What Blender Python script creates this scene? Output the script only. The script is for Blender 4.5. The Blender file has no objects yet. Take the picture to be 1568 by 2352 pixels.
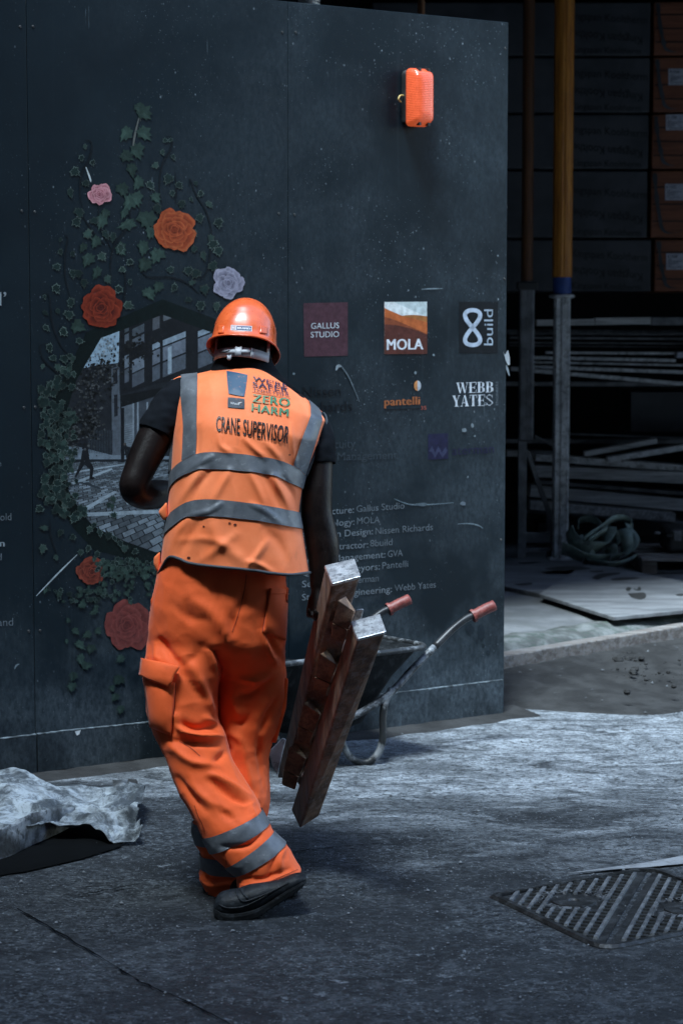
import bpy, math, random
import numpy as np
from mathutils import Vector, Matrix, noise
from mathutils.bvhtree import BVHTree

random.seed(7)
rng = np.random.default_rng(7)
scene = bpy.context.scene
COL = scene.collection
rad = math.radians

# ------------------------------------------------------------------ camera
FPX, PW, PH = 5000.0, 1568.0, 2352.0          # focal length and frame in units of the measured picture grid
CAMH = 1.72
TILT = math.atan(454.0 / FPX)
cam_data = bpy.data.cameras.new("camera")
cam_data.sensor_fit = 'HORIZONTAL'
cam_data.sensor_width = 24.0
cam_data.lens = 24.0 * FPX / PW
cam_data.clip_start = 0.05
cam_data.clip_end = 400.0
cam_data.dof.use_dof = True
cam_data.dof.focus_distance = 6.9
cam_data.dof.aperture_fstop = 5.0
cam = bpy.data.objects.new("camera", cam_data)
cam.location = (0, 0, CAMH)
cam.rotation_euler = (math.pi / 2 - TILT, 0, 0)
COL.objects.link(cam)
scene.camera = cam

# ------------------------------------------------------------------ world, sun, exposure
SUN_EL, SUN_AZ = rad(65), rad(-18)             # azimuth measured from -Y (behind the camera) towards +X
world = bpy.data.worlds.new("World")
scene.world = world
world.use_nodes = True
wn = world.node_tree.nodes
wl = world.node_tree.links
bg = wn["Background"]
sky = wn.new("ShaderNodeTexSky")
sky.sky_type = 'NISHITA'
sky.sun_disc = False
sky.sun_elevation = SUN_EL
sky.sun_rotation = math.pi - SUN_AZ
sky.air_density = 1.15
sky.dust_density = 0.5
sky.ozone_density = 0.7
wl.new(sky.outputs[0], bg.inputs[0])
bg.inputs[1].default_value = 0.075
sun_d = bpy.data.lights.new("sun", 'SUN')
sun_d.energy = 1.5
sun_d.angle = rad(17)
sun_d.color = (0.78, 0.92, 1.0)
sun = bpy.data.objects.new("sun", sun_d)
sdir = Vector((math.sin(SUN_AZ) * math.cos(SUN_EL), -math.cos(SUN_AZ) * math.cos(SUN_EL), math.sin(SUN_EL)))
sun.rotation_euler = sdir.to_track_quat('Z', 'Y').to_euler()
sun.location = sdir * 30
COL.objects.link(sun)
scene.view_settings.view_transform = 'Standard'
scene.view_settings.look = 'None'
scene.view_settings.exposure = 2.95
scene.view_settings.gamma = 1.0
scene.render.engine = 'CYCLES'
scene.cycles.max_bounces = 8

# ------------------------------------------------------------------ picture grid <-> world
CT, ST = math.cos(TILT), math.sin(TILT)
def ray(px, py):
    xc, yc = (px - PW / 2) / FPX, (PH / 2 - py) / FPX
    return Vector((xc, CT + yc * ST, -ST + yc * CT))
def at(px, py, Y):
    d = ray(px, py)
    return Vector((0, 0, CAMH)) + d * (Y / d.y)
def gnd(px, py, z=0.0):
    d = ray(px, py)
    return Vector((0, 0, CAMH)) + d * ((z - CAMH) / d.z)
def proj(V):
    V = np.asarray(V, float)
    x, y, z = V[..., 0], V[..., 1], V[..., 2] - CAMH
    dep = y * CT - z * ST
    up = y * ST + z * CT
    return np.stack([PW / 2 + FPX * x / dep, PH / 2 - FPX * up / dep], -1)
def frame(ox, oy, s):
    """a measuring frame: a corner of the photograph and its scale"""
    k = 1568.0 / 1667.0
    return lambda x, y: ((ox + x / s) * k, (oy + y / s) * k)
FA = frame(0, 180, 2.1778)      # ivy
FB = frame(0, 700, 2.8)         # mural
FC = frame(280, 880, 2.7034)    # vest
FD = frame(320, 1350, 3.5636)   # trousers
FE = frame(420, 1800, 4.1263)   # shoe
FG = frame(640, 1300, 2.5705)   # girder, barrow
FH = frame(480, 690, 6.5333)    # helmet
FK = frame(420, 700, 3.7333)    # vest lettering
FL = frame(680, 680, 2.7034)    # logos
FM = frame(1180, 2100, 3.2197)  # cover
FR = frame(1200, 680, 3.1777)   # racks
FS = frame(1230, 1180, 3.588)   # floor inside
FT = frame(0, 1800, 3.7333)     # tarpaulin
FU = frame(1200, 0, 3.2677)     # upper right
FV = frame(900, 120, 6.272)     # lamp
FW = frame(0, 1200, 2.352)

# ------------------------------------------------------------------ objects
def tag(o, label=None, cat=None, group=None, kind=None):
    if label: o["label"] = label
    if cat: o["category"] = cat
    if group: o["group"] = group
    if kind: o["kind"] = kind
    return o
def thing(name, loc, label, cat, group=None):
    o = bpy.data.objects.new(name, None)
    o.empty_display_size = 0.1
    o.location = loc
    COL.objects.link(o)
    return tag(o, label, cat, group)
def wm(o):
    return Matrix.Translation(o.location) if o.parent is None else Matrix.Identity(4)   # parts keep world coordinates
def adopt(o, parent):
    if parent is not None:
        o.parent = parent
        o.matrix_parent_inverse = wm(parent).inverted()
    return o
def mesh_data(name, verts, faces, mat=None, smooth=False, fcol=None, vcol=None, fmat=None):
    me = bpy.data.meshes.new(name)
    me.from_pydata([tuple(map(float, v)) for v in verts], [], [tuple(int(i) for i in f) for f in faces])
    if mat is not None:
        for m in (mat if isinstance(mat, (list, tuple)) else [mat]):
            me.materials.append(m)
    if fmat is not None:
        me.polygons.foreach_set('material_index', np.array(fmat, dtype=np.int32))
    if smooth:
        me.polygons.foreach_set('use_smooth', [True] * len(me.polygons))
    if fcol is not None or vcol is not None:
        ca = me.color_attributes.new("Col", 'FLOAT_COLOR', 'CORNER')
        buf = np.ones((len(me.loops), 4), np.float32)
        if fcol is not None:
            for p, c in zip(me.polygons, fcol):
                buf[p.loop_start:p.loop_start + p.loop_total, :3] = c
        else:
            vi = np.empty(len(me.loops), np.int32)
            me.loops.foreach_get('vertex_index', vi)
            buf[:, :3] = np.asarray(vcol, np.float32)[vi]
        ca.data.foreach_set('color', buf.ravel())
    me.update()
    return me
def mobj(name, verts, faces, mat=None, parent=None, **kw):
    me = mesh_data(name, verts, faces, mat, **kw)
    o = bpy.data.objects.new(name, me)
    COL.objects.link(o)
    return adopt(o, parent)
def bevel(o, w=0.004, seg=2, ang=35):
    b = o.modifiers.new("bevel", 'BEVEL')
    b.width = w; b.segments = seg; b.limit_method = 'ANGLE'; b.angle_limit = rad(ang)
    return o
HEXF = [(0, 3, 2, 1), (4, 5, 6, 7), (0, 1, 5, 4), (1, 2, 6, 5), (2, 3, 7, 6), (3, 0, 4, 7)]
class MB:
    """collects shapes for ONE mesh object"""
    def __init__(s): s.v, s.f, s.c = [], [], []
    def add(s, verts, faces, col=None):
        n = len(s.v)
        s.v += [Vector(p) for p in verts]
        s.f += [tuple(i + n for i in f) for f in faces]
        s.c += [col if col is not None else (1, 1, 1)] * len(faces)
        return s
    def hexa(s, p8, col=None): return s.add(p8, HEXF, col)
    def box(s, c, size, M=None, col=None):
        c = Vector(c); h = Vector(size) * 0.5
        M = M or Matrix.Identity(3)
        q = [c + M @ Vector((x * h.x, y * h.y, z * h.z)) for z in (-1, 1) for x, y in ((-1, -1), (1, -1), (1, 1), (-1, 1))]
        return s.hexa(q, col)
    def beam(s, a, b, w, h, up=(0, 0, 1), col=None):
        a, b = Vector(a), Vector(b); d = (b - a)
        x = d.normalized(); y = Vector(up).cross(x)
        if y.length < 1e-4: y = Vector((0, 1, 0)).cross(x)
        y.normalize(); z = x.cross(y)
        M = Matrix((x, y, z)).transposed()
        return s.box((a + b) / 2, (d.length, w, h), M, col)
    def tube(s, pts, r, n=14, caps=True, col=None):
        pts = [Vector(p) for p in pts]
        rs = r if isinstance(r, (list, tuple)) else [r] * len(pts)
        V, F = [], []
        t0 = (pts[1] - pts[0]).normalized()
        u = t0.orthogonal().normalized()
        for i, p in enumerate(pts):
            t = (pts[min(i + 1, len(pts) - 1)] - pts[max(i - 1, 0)]).normalized()
            u = (u - t * u.dot(t)).normalized(); w = t.cross(u)
            for k in range(n):
                a = 2 * math.pi * k / n
                V.append(p + (u * math.cos(a) + w * math.sin(a)) * rs[i])
        for i in range(len(pts) - 1):
            for k in range(n):
                F.append((i * n + k, i * n + (k + 1) % n, (i + 1) * n + (k + 1) % n, (i + 1) * n + k))
        if caps:
            F.append(tuple(range(n - 1, -1, -1)))
            F.append(tuple(range((len(pts) - 1) * n, len(pts) * n)))
        return s.add(V, F, col)
    def ball(s, c, r, n=12, m=8, col=None):
        c = Vector(c); r = Vector(r) if not isinstance(r, (int, float)) else Vector((r, r, r))
        V, F = [], []
        for i in range(1, m):
            for k in range(n):
                t, a = math.pi * i / m, 2 * math.pi * k / n
                V.append(c + Vector((r.x * math.sin(t) * math.cos(a), r.y * math.sin(t) * math.sin(a), r.z * math.cos(t))))
        V += [c + Vector((0, 0, r.z)), c - Vector((0, 0, r.z))]
        T, B = len(V) - 2, len(V) - 1
        for k in range(n):
            k1 = (k + 1) % n
            F.append((T, k, k1)); F.append((B, (m - 2) * n + k1, (m - 2) * n + k))
            for i in range(m - 2):
                F.append((i * n + k, (i + 1) * n + k, (i + 1) * n + k1, i * n + k1))
        return s.add(V, F, col)
    def grid(s, P, col=None, closed=False):
        P = np.asarray(P); nr, nc = P.shape[:2]
        F = []
        for i in range(nr - 1):
            for j in range(nc if closed else nc - 1):
                j1 = (j + 1) % nc
                F.append((i * nc + j, i * nc + j1, (i + 1) * nc + j1, (i + 1) * nc + j))
        return s.add(P.reshape(-1, 3).tolist(), F, col)
    def build(s, name, mat, parent=None, smooth=False, colour=False):
        return mobj(name, s.v, s.f, mat, parent, smooth=smooth, fcol=s.c if colour else None)
def smooth_poly(pts, n=8):
    """Catmull-Rom through points of any dimension"""
    P = np.asarray(pts, float)
    if len(P) < 3: return P
    P = np.vstack([2 * P[0] - P[1], P, 2 * P[-1] - P[-2]])
    out = []
    for i in range(1, len(P) - 2):
        p0, p1, p2, p3 = P[i - 1:i + 3]
        for k in range(n):
            t = k / n
            out.append(0.5 * ((2 * p1) + (-p0 + p2) * t + (2 * p0 - 5 * p1 + 4 * p2 - p3) * t * t + (-p0 + 3 * p1 - 3 * p2 + p3) * t ** 3))
    out.append(P[-2])
    return np.array(out)

# ------------------------------------------------------------------ materials
class NT:
    def __init__(s, name):
        s.m = bpy.data.materials.new(name); s.m.use_nodes = True
        s.t = s.m.node_tree; s.n = s.t.nodes; s.l = s.t.links
        s.b = s.n["Principled BSDF"]
        s.g = None
    def new(s, t, **kw):
        x = s.n.new(t)
        for k, v in kw.items(): setattr(x, k, v)
        return x
    def put(s, inp, v):
        if hasattr(v, 'is_output') or isinstance(v, bpy.types.NodeSocket): s.l.new(v, inp)
        elif v is not None:
            if isinstance(v, (tuple, list)) and len(v) == 3 and inp.type == 'RGBA': v = (*v, 1)
            inp.default_value = v
    def pos(s):
        if s.g is None: s.g = s.new("ShaderNodeNewGeometry").outputs['Position']
        return s.g
    def obj(s): return s.new("ShaderNodeTexCoord").outputs['Object']
    def mapping(s, v, scale=(1, 1, 1), rot=(0, 0, 0), loc=(0, 0, 0)):
        m = s.new("ShaderNodeMapping"); s.l.new(v, m.inputs[0])
        m.inputs['Scale'].default_value = scale; m.inputs['Rotation'].default_value = rot; m.inputs['Location'].default_value = loc
        return m.outputs[0]
    def noise(s, v, scale, detail=4, rough=0.55, dist=0.0):
        x = s.new("ShaderNodeTexNoise"); s.put(x.inputs['Vector'], v)
        x.inputs['Scale'].default_value = scale; x.inputs['Detail'].default_value = detail
        x.inputs['Roughness'].default_value = rough; x.inputs['Distortion'].default_value = dist
        return x.outputs['Fac']
    def voro(s, v, scale, feature='F1', out='Distance', rand=1.0):
        x = s.new("ShaderNodeTexVoronoi"); x.feature = feature; s.put(x.inputs['Vector'], v)
        x.inputs['Scale'].default_value = scale; x.inputs['Randomness'].default_value = rand
        return x.outputs[out]
    def ramp(s, v, stops):
        x = s.new("ShaderNodeValToRGB"); s.put(x.inputs[0], v)
        e = x.color_ramp.elements
        while len(e) < len(stops): e.new(0.5)
        for el, (p, c) in zip(e, stops):
            el.position = p
            el.color = (c, c, c, 1) if isinstance(c, (int, float)) else (*c, 1)
        return x.outputs[0]
    def math(s, op, a, b=None, c=None, clamp=False):
        x = s.new("ShaderNodeMath", operation=op); x.use_clamp = clamp
        s.put(x.inputs[0], a)
        if b is not None: s.put(x.inputs[1], b)
        if c is not None: s.put(x.inputs[2], c)
        return x.outputs[0]
    def mix(s, f, a, b, mode='MIX'):
        x = s.new("ShaderNodeMix", data_type='RGBA', blend_type=mode)
        s.put(x.inputs[0], f); s.put(x.inputs[6], a); s.put(x.inputs[7], b)
        return x.outputs[2]
    def xyz(s, v):
        x = s.new("ShaderNodeSeparateXYZ"); s.l.new(v, x.inputs[0]); return x.outputs
    def bump(s, h, strength=0.3, dist=0.01, normal=None):
        x = s.new("ShaderNodeBump"); s.put(x.inputs['Height'], h)
        x.inputs['Strength'].default_value = strength; x.inputs['Distance'].default_value = dist
        if normal is not None: s.put(x.inputs['Normal'], normal)
        s.l.new(x.outputs[0], s.b.inputs['Normal']); return x.outputs[0]
    def set(s, **kw):
        names = dict(color='Base Color', rough='Roughness', metal='Metallic', spec='Specular IOR Level', coat='Coat Weight', sheen='Sheen Weight', emit='Emission Color', emits='Emission Strength', trans='Transmission Weight', sub='Subsurface Weight', alpha='Alpha', coatr='Coat Roughness')
        for k, v in kw.items(): s.put(s.b.inputs[names[k]], v)
        return s.m
def mottled(name, a, b, scale=8, rough=0.7, metal=0.0, stretch=(1, 1, 1), bump=0.2, bscale=60, spec=0.5, grime=None, gamt=0.5, use_obj=True, rr=0.12):
    """base colour wandering between a and b, with wear, fine relief and uneven gloss"""
    t = NT(name)
    v = t.mapping(t.obj() if use_obj else t.pos(), stretch)
    n1 = t.noise(v, scale, 6, 0.6)
    c = t.mix(t.ramp(n1, [(0.41, 0.0), (0.59, 1.0)]), a, b)
    if grime:
        n2 = t.noise(v, scale * 2.3, 8, 0.7, 0.4)
        c = t.mix(t.ramp(n2, [(0.51, 0.0), (0.60, gamt)]), c, grime)
    n3 = t.noise(v, bscale, 5, 0.6)
    t.bump(n3, bump, 0.004)
    rg = t.math('MULTIPLY_ADD', n1, rr * 2, rough - rr)
    return t.set(color=c, rough=rg, metal=metal, spec=spec)

# ------------------------------------------------------------------ the place's materials
def dust_over(t, colr, amount=1.0):
    """site dust, splashes and drips on the hoarding: same stains run over board and print"""
    p = t.pos()
    x, y, z = t.xyz(p)
    big = t.noise(p, 1.7, 5, 0.6)
    side = t.math('MULTIPLY_ADD', x, 0.40, 0.50, clamp=True)                 # more splashes near the gateway
    low = t.math('MULTIPLY_ADD', z, -1.5, 1.25, clamp=True)                  # road dirt thrown up from below
    amt = t.math('ADD', t.math('MULTIPLY', side, 0.6), t.math('MULTIPLY', low, 0.8))
    film = t.math('MULTIPLY', t.ramp(big, [(0.41, 0.0), (0.60, 1.0)]), amt)
    fine = t.noise(t.mapping(p, (1, 1, 0.6)), 60, 4, 0.75)
    film = t.math('MULTIPLY', film, t.ramp(fine, [(0.35, 0.25), (0.7, 1.0)]))
    c = t.mix(t.math('MULTIPLY', film, 0.42 * amount), colr, (0.15, 0.19, 0.225))
    # vertical drips and wiped streaks
    drip = t.noise(t.mapping(p, (26, 26, 0.7)), 1.0, 5, 0.6)
    c = t.mix(t.math('MULTIPLY', t.ramp(drip, [(0.62, 0.0), (0.84, 0.26 * amount)]), amt), c, (0.12, 0.155, 0.185))
    # flying specks of mortar, three sizes
    gate = t.ramp(t.noise(p, 2.6, 3, 0.6), [(0.44, 0.0), (0.68, 1.0)])
    gate = t.math('MULTIPLY', gate, t.math('ADD', side, 0.35, clamp=True))
    for sc, th, st, seed in ((34, 0.13, 0.8, 0.0), (75, 0.17, 0.6, 3.0), (150, 0.21, 0.42, 7.0)):
        q = t.mapping(p, (1, 1, 0.72), (0.0, 0.25, 0.0), (seed, seed, seed))
        q = t.mix(0.04, q, t.new("ShaderNodeTexNoise").outputs['Color'])
        d = t.voro(q, sc)
        rc = t.voro(q, sc, out='Color')
        keep = t.ramp(t.xyz(rc)[0], [(0.66, 0.0), (0.92, 1.0)])
        sp = t.math('MULTIPLY', t.ramp(d, [(th * 0.55, 1.0), (th, 0.0)]), keep)
        c = t.mix(t.math('MULTIPLY', t.math('MULTIPLY', sp, gate), st * amount), c, (0.36, 0.42, 0.47))
    # rubbed scratches running aslant
    scr = t.noise(t.mapping(p, (70, 70, 5), (0.0, 0.5, 0.0)), 1.0, 3, 0.6)
    sg = t.ramp(t.noise(p, 4.5, 2), [(0.60, 0.0), (0.72, 1.0)])
    c = t.mix(t.math('MULTIPLY', t.math('MULTIPLY', t.ramp(scr, [(0.67, 0.0), (0.74, 0.5)]), sg), amount), c, (0.20, 0.245, 0.28))
    return c, film
def board_mat(name, a, b, rough=0.42):
    t = NT(name)
    p = t.pos()
    base = t.mix(t.ramp(t.noise(p, 3.0, 5), [(0.3, 0.0), (0.7, 1.0)]), a, b)
    c, film = dust_over(t, base)
    t.bump(t.noise(p, 190, 4), 0.10, 0.002)
    return t.set(color=c, rough=t.math('MULTIPLY_ADD', film, 0.35, rough), spec=0.16)
M_BOARD = board_mat("hoarding_board", (0.0028, 0.0068, 0.0105), (0.0052, 0.0112, 0.0162))
M_KICK = board_mat("kick_board", (0.0034, 0.0066, 0.0098), (0.0058, 0.0108, 0.015), 0.5)
def print_mat():
    t = NT("wall_print")
    a = t.new("ShaderNodeVertexColor"); a.layer_name = "Col"
    p = t.pos()
    v = t.mix(1.0, a.outputs[0], t.ramp(t.noise(p, 42, 5, 0.65), [(0.3, 0.75), (0.7, 1.45)]), 'MULTIPLY')
    c, film = dust_over(t, v, 0.22)
    return t.set(color=c, rough=0.45, spec=0.14)
M_PRINT = print_mat()
def flatcol(name, c, rough=0.6, spec=0.4, metal=0.0, **kw):
    return mottled(name, tuple(x * 0.85 for x in c), tuple(min(1, x * 1.12) for x in c), 14, rough, metal, spec=spec, **kw)

def ground_mat():
    t = NT("street_ground")
    p = t.pos()
    x, y, z = t.xyz(p)
    big = t.noise(p, 0.7, 5, 0.6)
    mid = t.noise(t.mapping(p, (1, 1.6, 1), (0, 0, 0.2)), 4.0, 8, 0.72, 0.8)
    fine = t.noise(t.mapping(p, (1, 1.3, 1)), 62, 7, 0.75)
    c = t.mix(t.ramp(mid, [(0.36, 0.0), (0.62, 1.0)]), (0.0065, 0.0085, 0.011), (0.032, 0.038, 0.045))
    blot = t.noise(t.mapping(p, (1, 1.4, 1), (0, 0, 0.3)), 1.6, 9, 0.75, 1.2)
    c = t.mix(t.ramp(blot, [(0.40, 0.8), (0.52, 0.0)]), c, (0.009, 0.0115, 0.015))
    # pale slurry tracked from the gateway; gradient also paints brighter light right and far
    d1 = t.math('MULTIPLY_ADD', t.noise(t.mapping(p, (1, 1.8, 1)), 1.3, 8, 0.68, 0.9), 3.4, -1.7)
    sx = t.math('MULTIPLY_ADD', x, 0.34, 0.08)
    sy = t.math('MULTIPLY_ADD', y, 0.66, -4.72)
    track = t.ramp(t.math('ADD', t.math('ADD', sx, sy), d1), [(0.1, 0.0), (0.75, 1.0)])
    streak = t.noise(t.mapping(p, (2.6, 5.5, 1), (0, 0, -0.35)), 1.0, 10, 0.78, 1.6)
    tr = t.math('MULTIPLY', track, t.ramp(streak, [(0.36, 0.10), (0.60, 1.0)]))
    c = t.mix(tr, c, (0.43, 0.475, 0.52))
    bl2 = t.noise(t.mapping(p, (1, 1.7, 1), (0, 0, -0.25), (4, 2, 0)), 2.6, 10, 0.78, 1.5)
    c = t.mix(t.ramp(bl2, [(0.37, 0.85), (0.48, 0.0)]), c, (0.009, 0.012, 0.016))
    # worn patches and scabs of mortar
    patch = t.ramp(t.noise(p, 6.0, 8, 0.75, 1.0), [(0.52, 0.0), (0.60, 0.6)])
    c = t.mix(patch, c, (0.075, 0.086, 0.098))
    scab = t.math('MULTIPLY', t.ramp(t.noise(p, 13, 6, 0.7, 0.5), [(0.60, 0.0), (0.64, 0.85)]), t.ramp(t.noise(p, 1.4, 3), [(0.45, 0.0), (0.6, 1.0)]))
    c = t.mix(scab, c, (0.24, 0.27, 0.30))
    # lace of slurry between the chips of the wearing course
    wv = t.mix(0.012, p, t.new("ShaderNodeTexNoise").outputs['Color'])
    lace = t.voro(wv, 46, 'DISTANCE_TO_EDGE')
    lg = t.ramp(t.noise(p, 1.9, 5, 0.65), [(0.44, 0.0), (0.60, 1.0)])
    lf_ = t.ramp(t.noise(p, 28, 5, 0.7), [(0.40, 0.0), (0.60, 1.0)])
    c = t.mix(t.math('MULTIPLY', t.math('MULTIPLY', t.ramp(lace, [(0.04, 1.0), (0.22, 0.0)]), t.math('MULTIPLY', lg, lf_)), 0.95), c, (0.115, 0.132, 0.15))
    f2 = t.noise(t.mapping(p, (1, 1.5, 1)), 30, 6, 0.72, 0.4)
    c = t.mix(t.ramp(f2, [(0.40, 0.85), (0.475, 0.0)]), c, (0.008, 0.010, 0.013))
    c = t.mix(t.ramp(f2, [(0.54, 0.0), (0.64, 0.35)]), c, (0.10, 0.115, 0.13))
    # chips, dark pits, pale flecks
    peb = t.voro(p, 120)
    rc = t.xyz(t.voro(p, 120, out='Color'))[0]
    pm_ = t.ramp(peb, [(0.25, 1.0), (0.45, 0.0)])
    c = t.mix(t.math('MULTIPLY', pm_, t.ramp(rc, [(0.86, 0.0), (0.93, 0.75)])), c, (0.22, 0.25, 0.28))
    c = t.mix(t.math('MULTIPLY', pm_, t.ramp(rc, [(0.12, 0.85), (0.25, 0.0)])), c, (0.010, 0.012, 0.014))
    c = t.mix(t.ramp(fine, [(0.36, 0.85), (0.50, 0.0)]), c, (0.012, 0.014, 0.017))
    c = t.mix(t.ramp(fine, [(0.60, 0.0), (0.76, 0.45)]), c, (0.12, 0.137, 0.155))
    h = t.math('ADD', t.math('MULTIPLY', fine, 0.9), t.math('MULTIPLY', t.ramp(lace, [(0.0, 0.0), (0.25, 1.0)]), t.math('MULTIPLY', lg, 0.5)))
    h = t.math('ADD', h, t.math('MULTIPLY', mid, 1.2))
    t.bump(h, 0.9, 0.014)
    return t.set(color=c, rough=t.math('MULTIPLY_ADD', big, 0.35, 0.45), spec=0.3)
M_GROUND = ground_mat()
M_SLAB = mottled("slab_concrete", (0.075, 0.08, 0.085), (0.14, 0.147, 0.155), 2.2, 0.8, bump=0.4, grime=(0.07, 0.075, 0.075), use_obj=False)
M_SOIL = mottled("wet_soil", (0.006, 0.0062, 0.0064), (0.021, 0.0215, 0.022), 7, 0.85, bump=0.9, bscale=40, use_obj=False, grime=(0.012, 0.012, 0.012))
M_PLY = mottled("site_plywood", (0.085, 0.091, 0.098), (0.15, 0.158, 0.168), 3.0, 0.7, stretch=(1, 4, 1), bump=0.2, use_obj=False, grime=(0.09, 0.09, 0.095), gamt=0.6)
M_SILL = mottled("sill_timber", (0.085, 0.072, 0.065), (0.17, 0.155, 0.145), 5, 0.8, stretch=(0.6, 6, 6), bump=0.5, use_obj=False, grime=(0.22, 0.23, 0.24), gamt=0.6)
M_PALETIM = mottled("pale_timber", (0.46, 0.47, 0.47), (0.66, 0.665, 0.66), 4, 0.75, stretch=(0.5, 5, 9), bump=0.3, use_obj=False, grime=(0.12, 0.11, 0.10), gamt=0.5)
M_GALV = mottled("galvanised_steel", (0.46, 0.475, 0.49), (0.66, 0.68, 0.70), 12, 0.45, 0.25, bump=0.1, use_obj=False, grime=(0.11, 0.11, 0.11), gamt=0.6)
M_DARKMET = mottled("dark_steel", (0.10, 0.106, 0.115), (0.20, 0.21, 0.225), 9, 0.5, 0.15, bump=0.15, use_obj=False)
M_PROPORANGE = mottled("prop_orange_paint", (0.42, 0.15, 0.02), (0.60, 0.24, 0.035), 5, 0.5, stretch=(8, 8, 0.6), bump=0.1, use_obj=False, grime=(0.2, 0.08, 0.03))
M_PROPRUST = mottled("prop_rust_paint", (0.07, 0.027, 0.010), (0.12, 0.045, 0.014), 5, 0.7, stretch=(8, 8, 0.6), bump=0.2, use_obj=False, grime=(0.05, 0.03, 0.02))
M_BLUEBAND = flatcol("blue_band", (0.035, 0.075, 0.26), 0.5)
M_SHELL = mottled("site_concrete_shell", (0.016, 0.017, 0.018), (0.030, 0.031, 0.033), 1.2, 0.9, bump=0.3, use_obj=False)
M_WRAP = mottled("board_wrap", (0.040, 0.045, 0.054), (0.064, 0.070, 0.083), 3, 0.55, bump=0.25, bscale=14, use_obj=False)
M_FOAM = mottled("foam_board_ends", (0.16, 0.052, 0.026), (0.23, 0.080, 0.038), 5, 0.6, stretch=(1, 1, 12), bump=0.2, use_obj=False)
M_INK = flatcol("black_ink", (0.012, 0.012, 0.014), 0.6)
M_LABEL = mottled("paper_label", (0.36, 0.38, 0.46), (0.50, 0.52, 0.60), 40, 0.7, use_obj=False)
M_WEB = mottled("green_webbing", (0.12, 0.17, 0.155), (0.24, 0.31, 0.285), 9, 0.75, bump=0.4, bscale=300, use_obj=False, grime=(0.05, 0.06, 0.06))
M_BLACKPL = mottled("black_plastic", (0.012, 0.013, 0.014), (0.026, 0.027, 0.029), 9, 0.45, bump=0.1, use_obj=False)
M_LENS = None
def lens_mat():
    t = NT("amber_lens")
    p = t.pos()
    ribs = t.math('SINE', t.math('MULTIPLY', t.xyz(p)[2], 900.0))
    t.bump(ribs, 0.28, 0.002)
    c = t.mix(t.ramp(t.noise(p, 38, 6, 0.7), [(0.5, 0.0), (0.72, 0.55)]), (0.50, 0.072, 0.030), (0.20, 0.026, 0.012))
    return t.set(color=c, rough=0.22, spec=0.6, emit=(1.0, 0.16, 0.045), emits=0.05, coat=0.3)
M_LENS = lens_mat()
def hivis(name, a, b, stain, rough=0.75, spots=()):
    t = NT(name)
    p = t.pos()
    c = t.mix(t.ramp(t.noise(p, 7, 5, 0.6), [(0.35, 0.0), (0.65, 1.0)]), a, b)
    s1 = t.ramp(t.noise(p, 9.5, 6, 0.65, 0.4), [(0.58, 0.0), (0.80, 0.45)])
    c = t.mix(s1, c, stain)
    s2 = t.ramp(t.noise(t.mapping(p, (1, 1, 0.6), (0, 0, 0), (5, 3, 1)), 24, 5, 0.7), [(0.66, 0.0), (0.80, 0.45)])
    c = t.mix(s2, c, tuple(x * 0.6 for x in stain))
    for (pc, rx, rz, k) in spots:                       # oily thumb and grease marks with ragged edges
        dv = t.new("ShaderNodeVectorMath", operation='SUBTRACT'); t.l.new(p, dv.inputs[0]); dv.inputs[1].default_value = pc
        wob = t.new("ShaderNodeVectorMath", operation='MULTIPLY_ADD')
        nz = t.new("ShaderNodeTexNoise"); t.l.new(p, nz.inputs['Vector']); nz.inputs['Scale'].default_value = 45
        t.l.new(nz.outputs['Color'], wob.inputs[0]); wob.inputs[1].default_value = (0.022, 0, 0.022); t.l.new(dv.outputs[0], wob.inputs[2])
        ln = t.new("ShaderNodeVectorMath", operation='LENGTH')
        t.l.new(t.mapping(wob.outputs[0], (1 / rx, 0.0, 1 / rz), (0, 0, 0), (-0.011 / rx, 0, -0.011 / rz)), ln.inputs[0])
        c = t.mix(t.ramp(ln.outputs['Value'], [(0.30, k * .14), (1.05, 0.0)]), c, tuple(x * 0.42 for x in stain))
    weave = t.math('MULTIPLY', t.math('SINE', t.math('MULTIPLY', t.xyz(p)[2], 2600.0)), t.math('SINE', t.math('MULTIPLY', t.xyz(p)[0], 2600.0)))
    h = t.math('ADD', t.math('MULTIPLY', t.noise(p, 26, 5, 0.6), 1.0), t.math('MULTIPLY', weave, 0.03))
    t.bump(h, 0.14, 0.008)
    return t.set(color=c, rough=rough, spec=0.2, sheen=0.1)
def spotlist(F, l, Y):
    out = []
    for x, y, a, b, k in l:
        p, q = at(*F(x, y), Y), at(*F(x + a, y + b), Y)
        out.append((tuple(p), abs(q.x - p.x), abs(q.z - p.z), k))
    return out
M_VEST = hivis("vest_orange", (0.93, 0.205, 0.066), (1.0, 0.265, 0.105), (0.45, 0.105, 0.035), 0.62,
    spotlist(FC, [(808, 537, 20, 36, .9), (660, 1270, 16, 46, .7), (1160, 1290, 24, 50, .8), (1195, 1295, 14, 40, .85), (760, 400, 60, 26, .5), (1060, 1345, 130, 30, .45), (540, 1190, 70, 60, .25), (690, 505, 14, 30, .5), (628, 540, 10, 26, .5), (560, 430, 20, 14, .5)], 6.31))
M_TROUS = hivis("trouser_orange", (0.80, 0.112, 0.024), (0.90, 0.140, 0.036), (0.36, 0.050, 0.014), 0.66,
    spotlist(FD, [(500, 520, 40, 110, .6), (800, 440, 90, 120, .5), (400, 930, 70, 120, .55), (1060, 480, 110, 120, .45), (720, 900, 60, 90, .5), (250, 520, 40, 40, .5), (640, 460, 60, 60, .4)], 6.3) + spotlist(FE, [(860, 1440, 190, 80, .75), (330, 900, 90, 50, .6)], 6.16))
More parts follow.
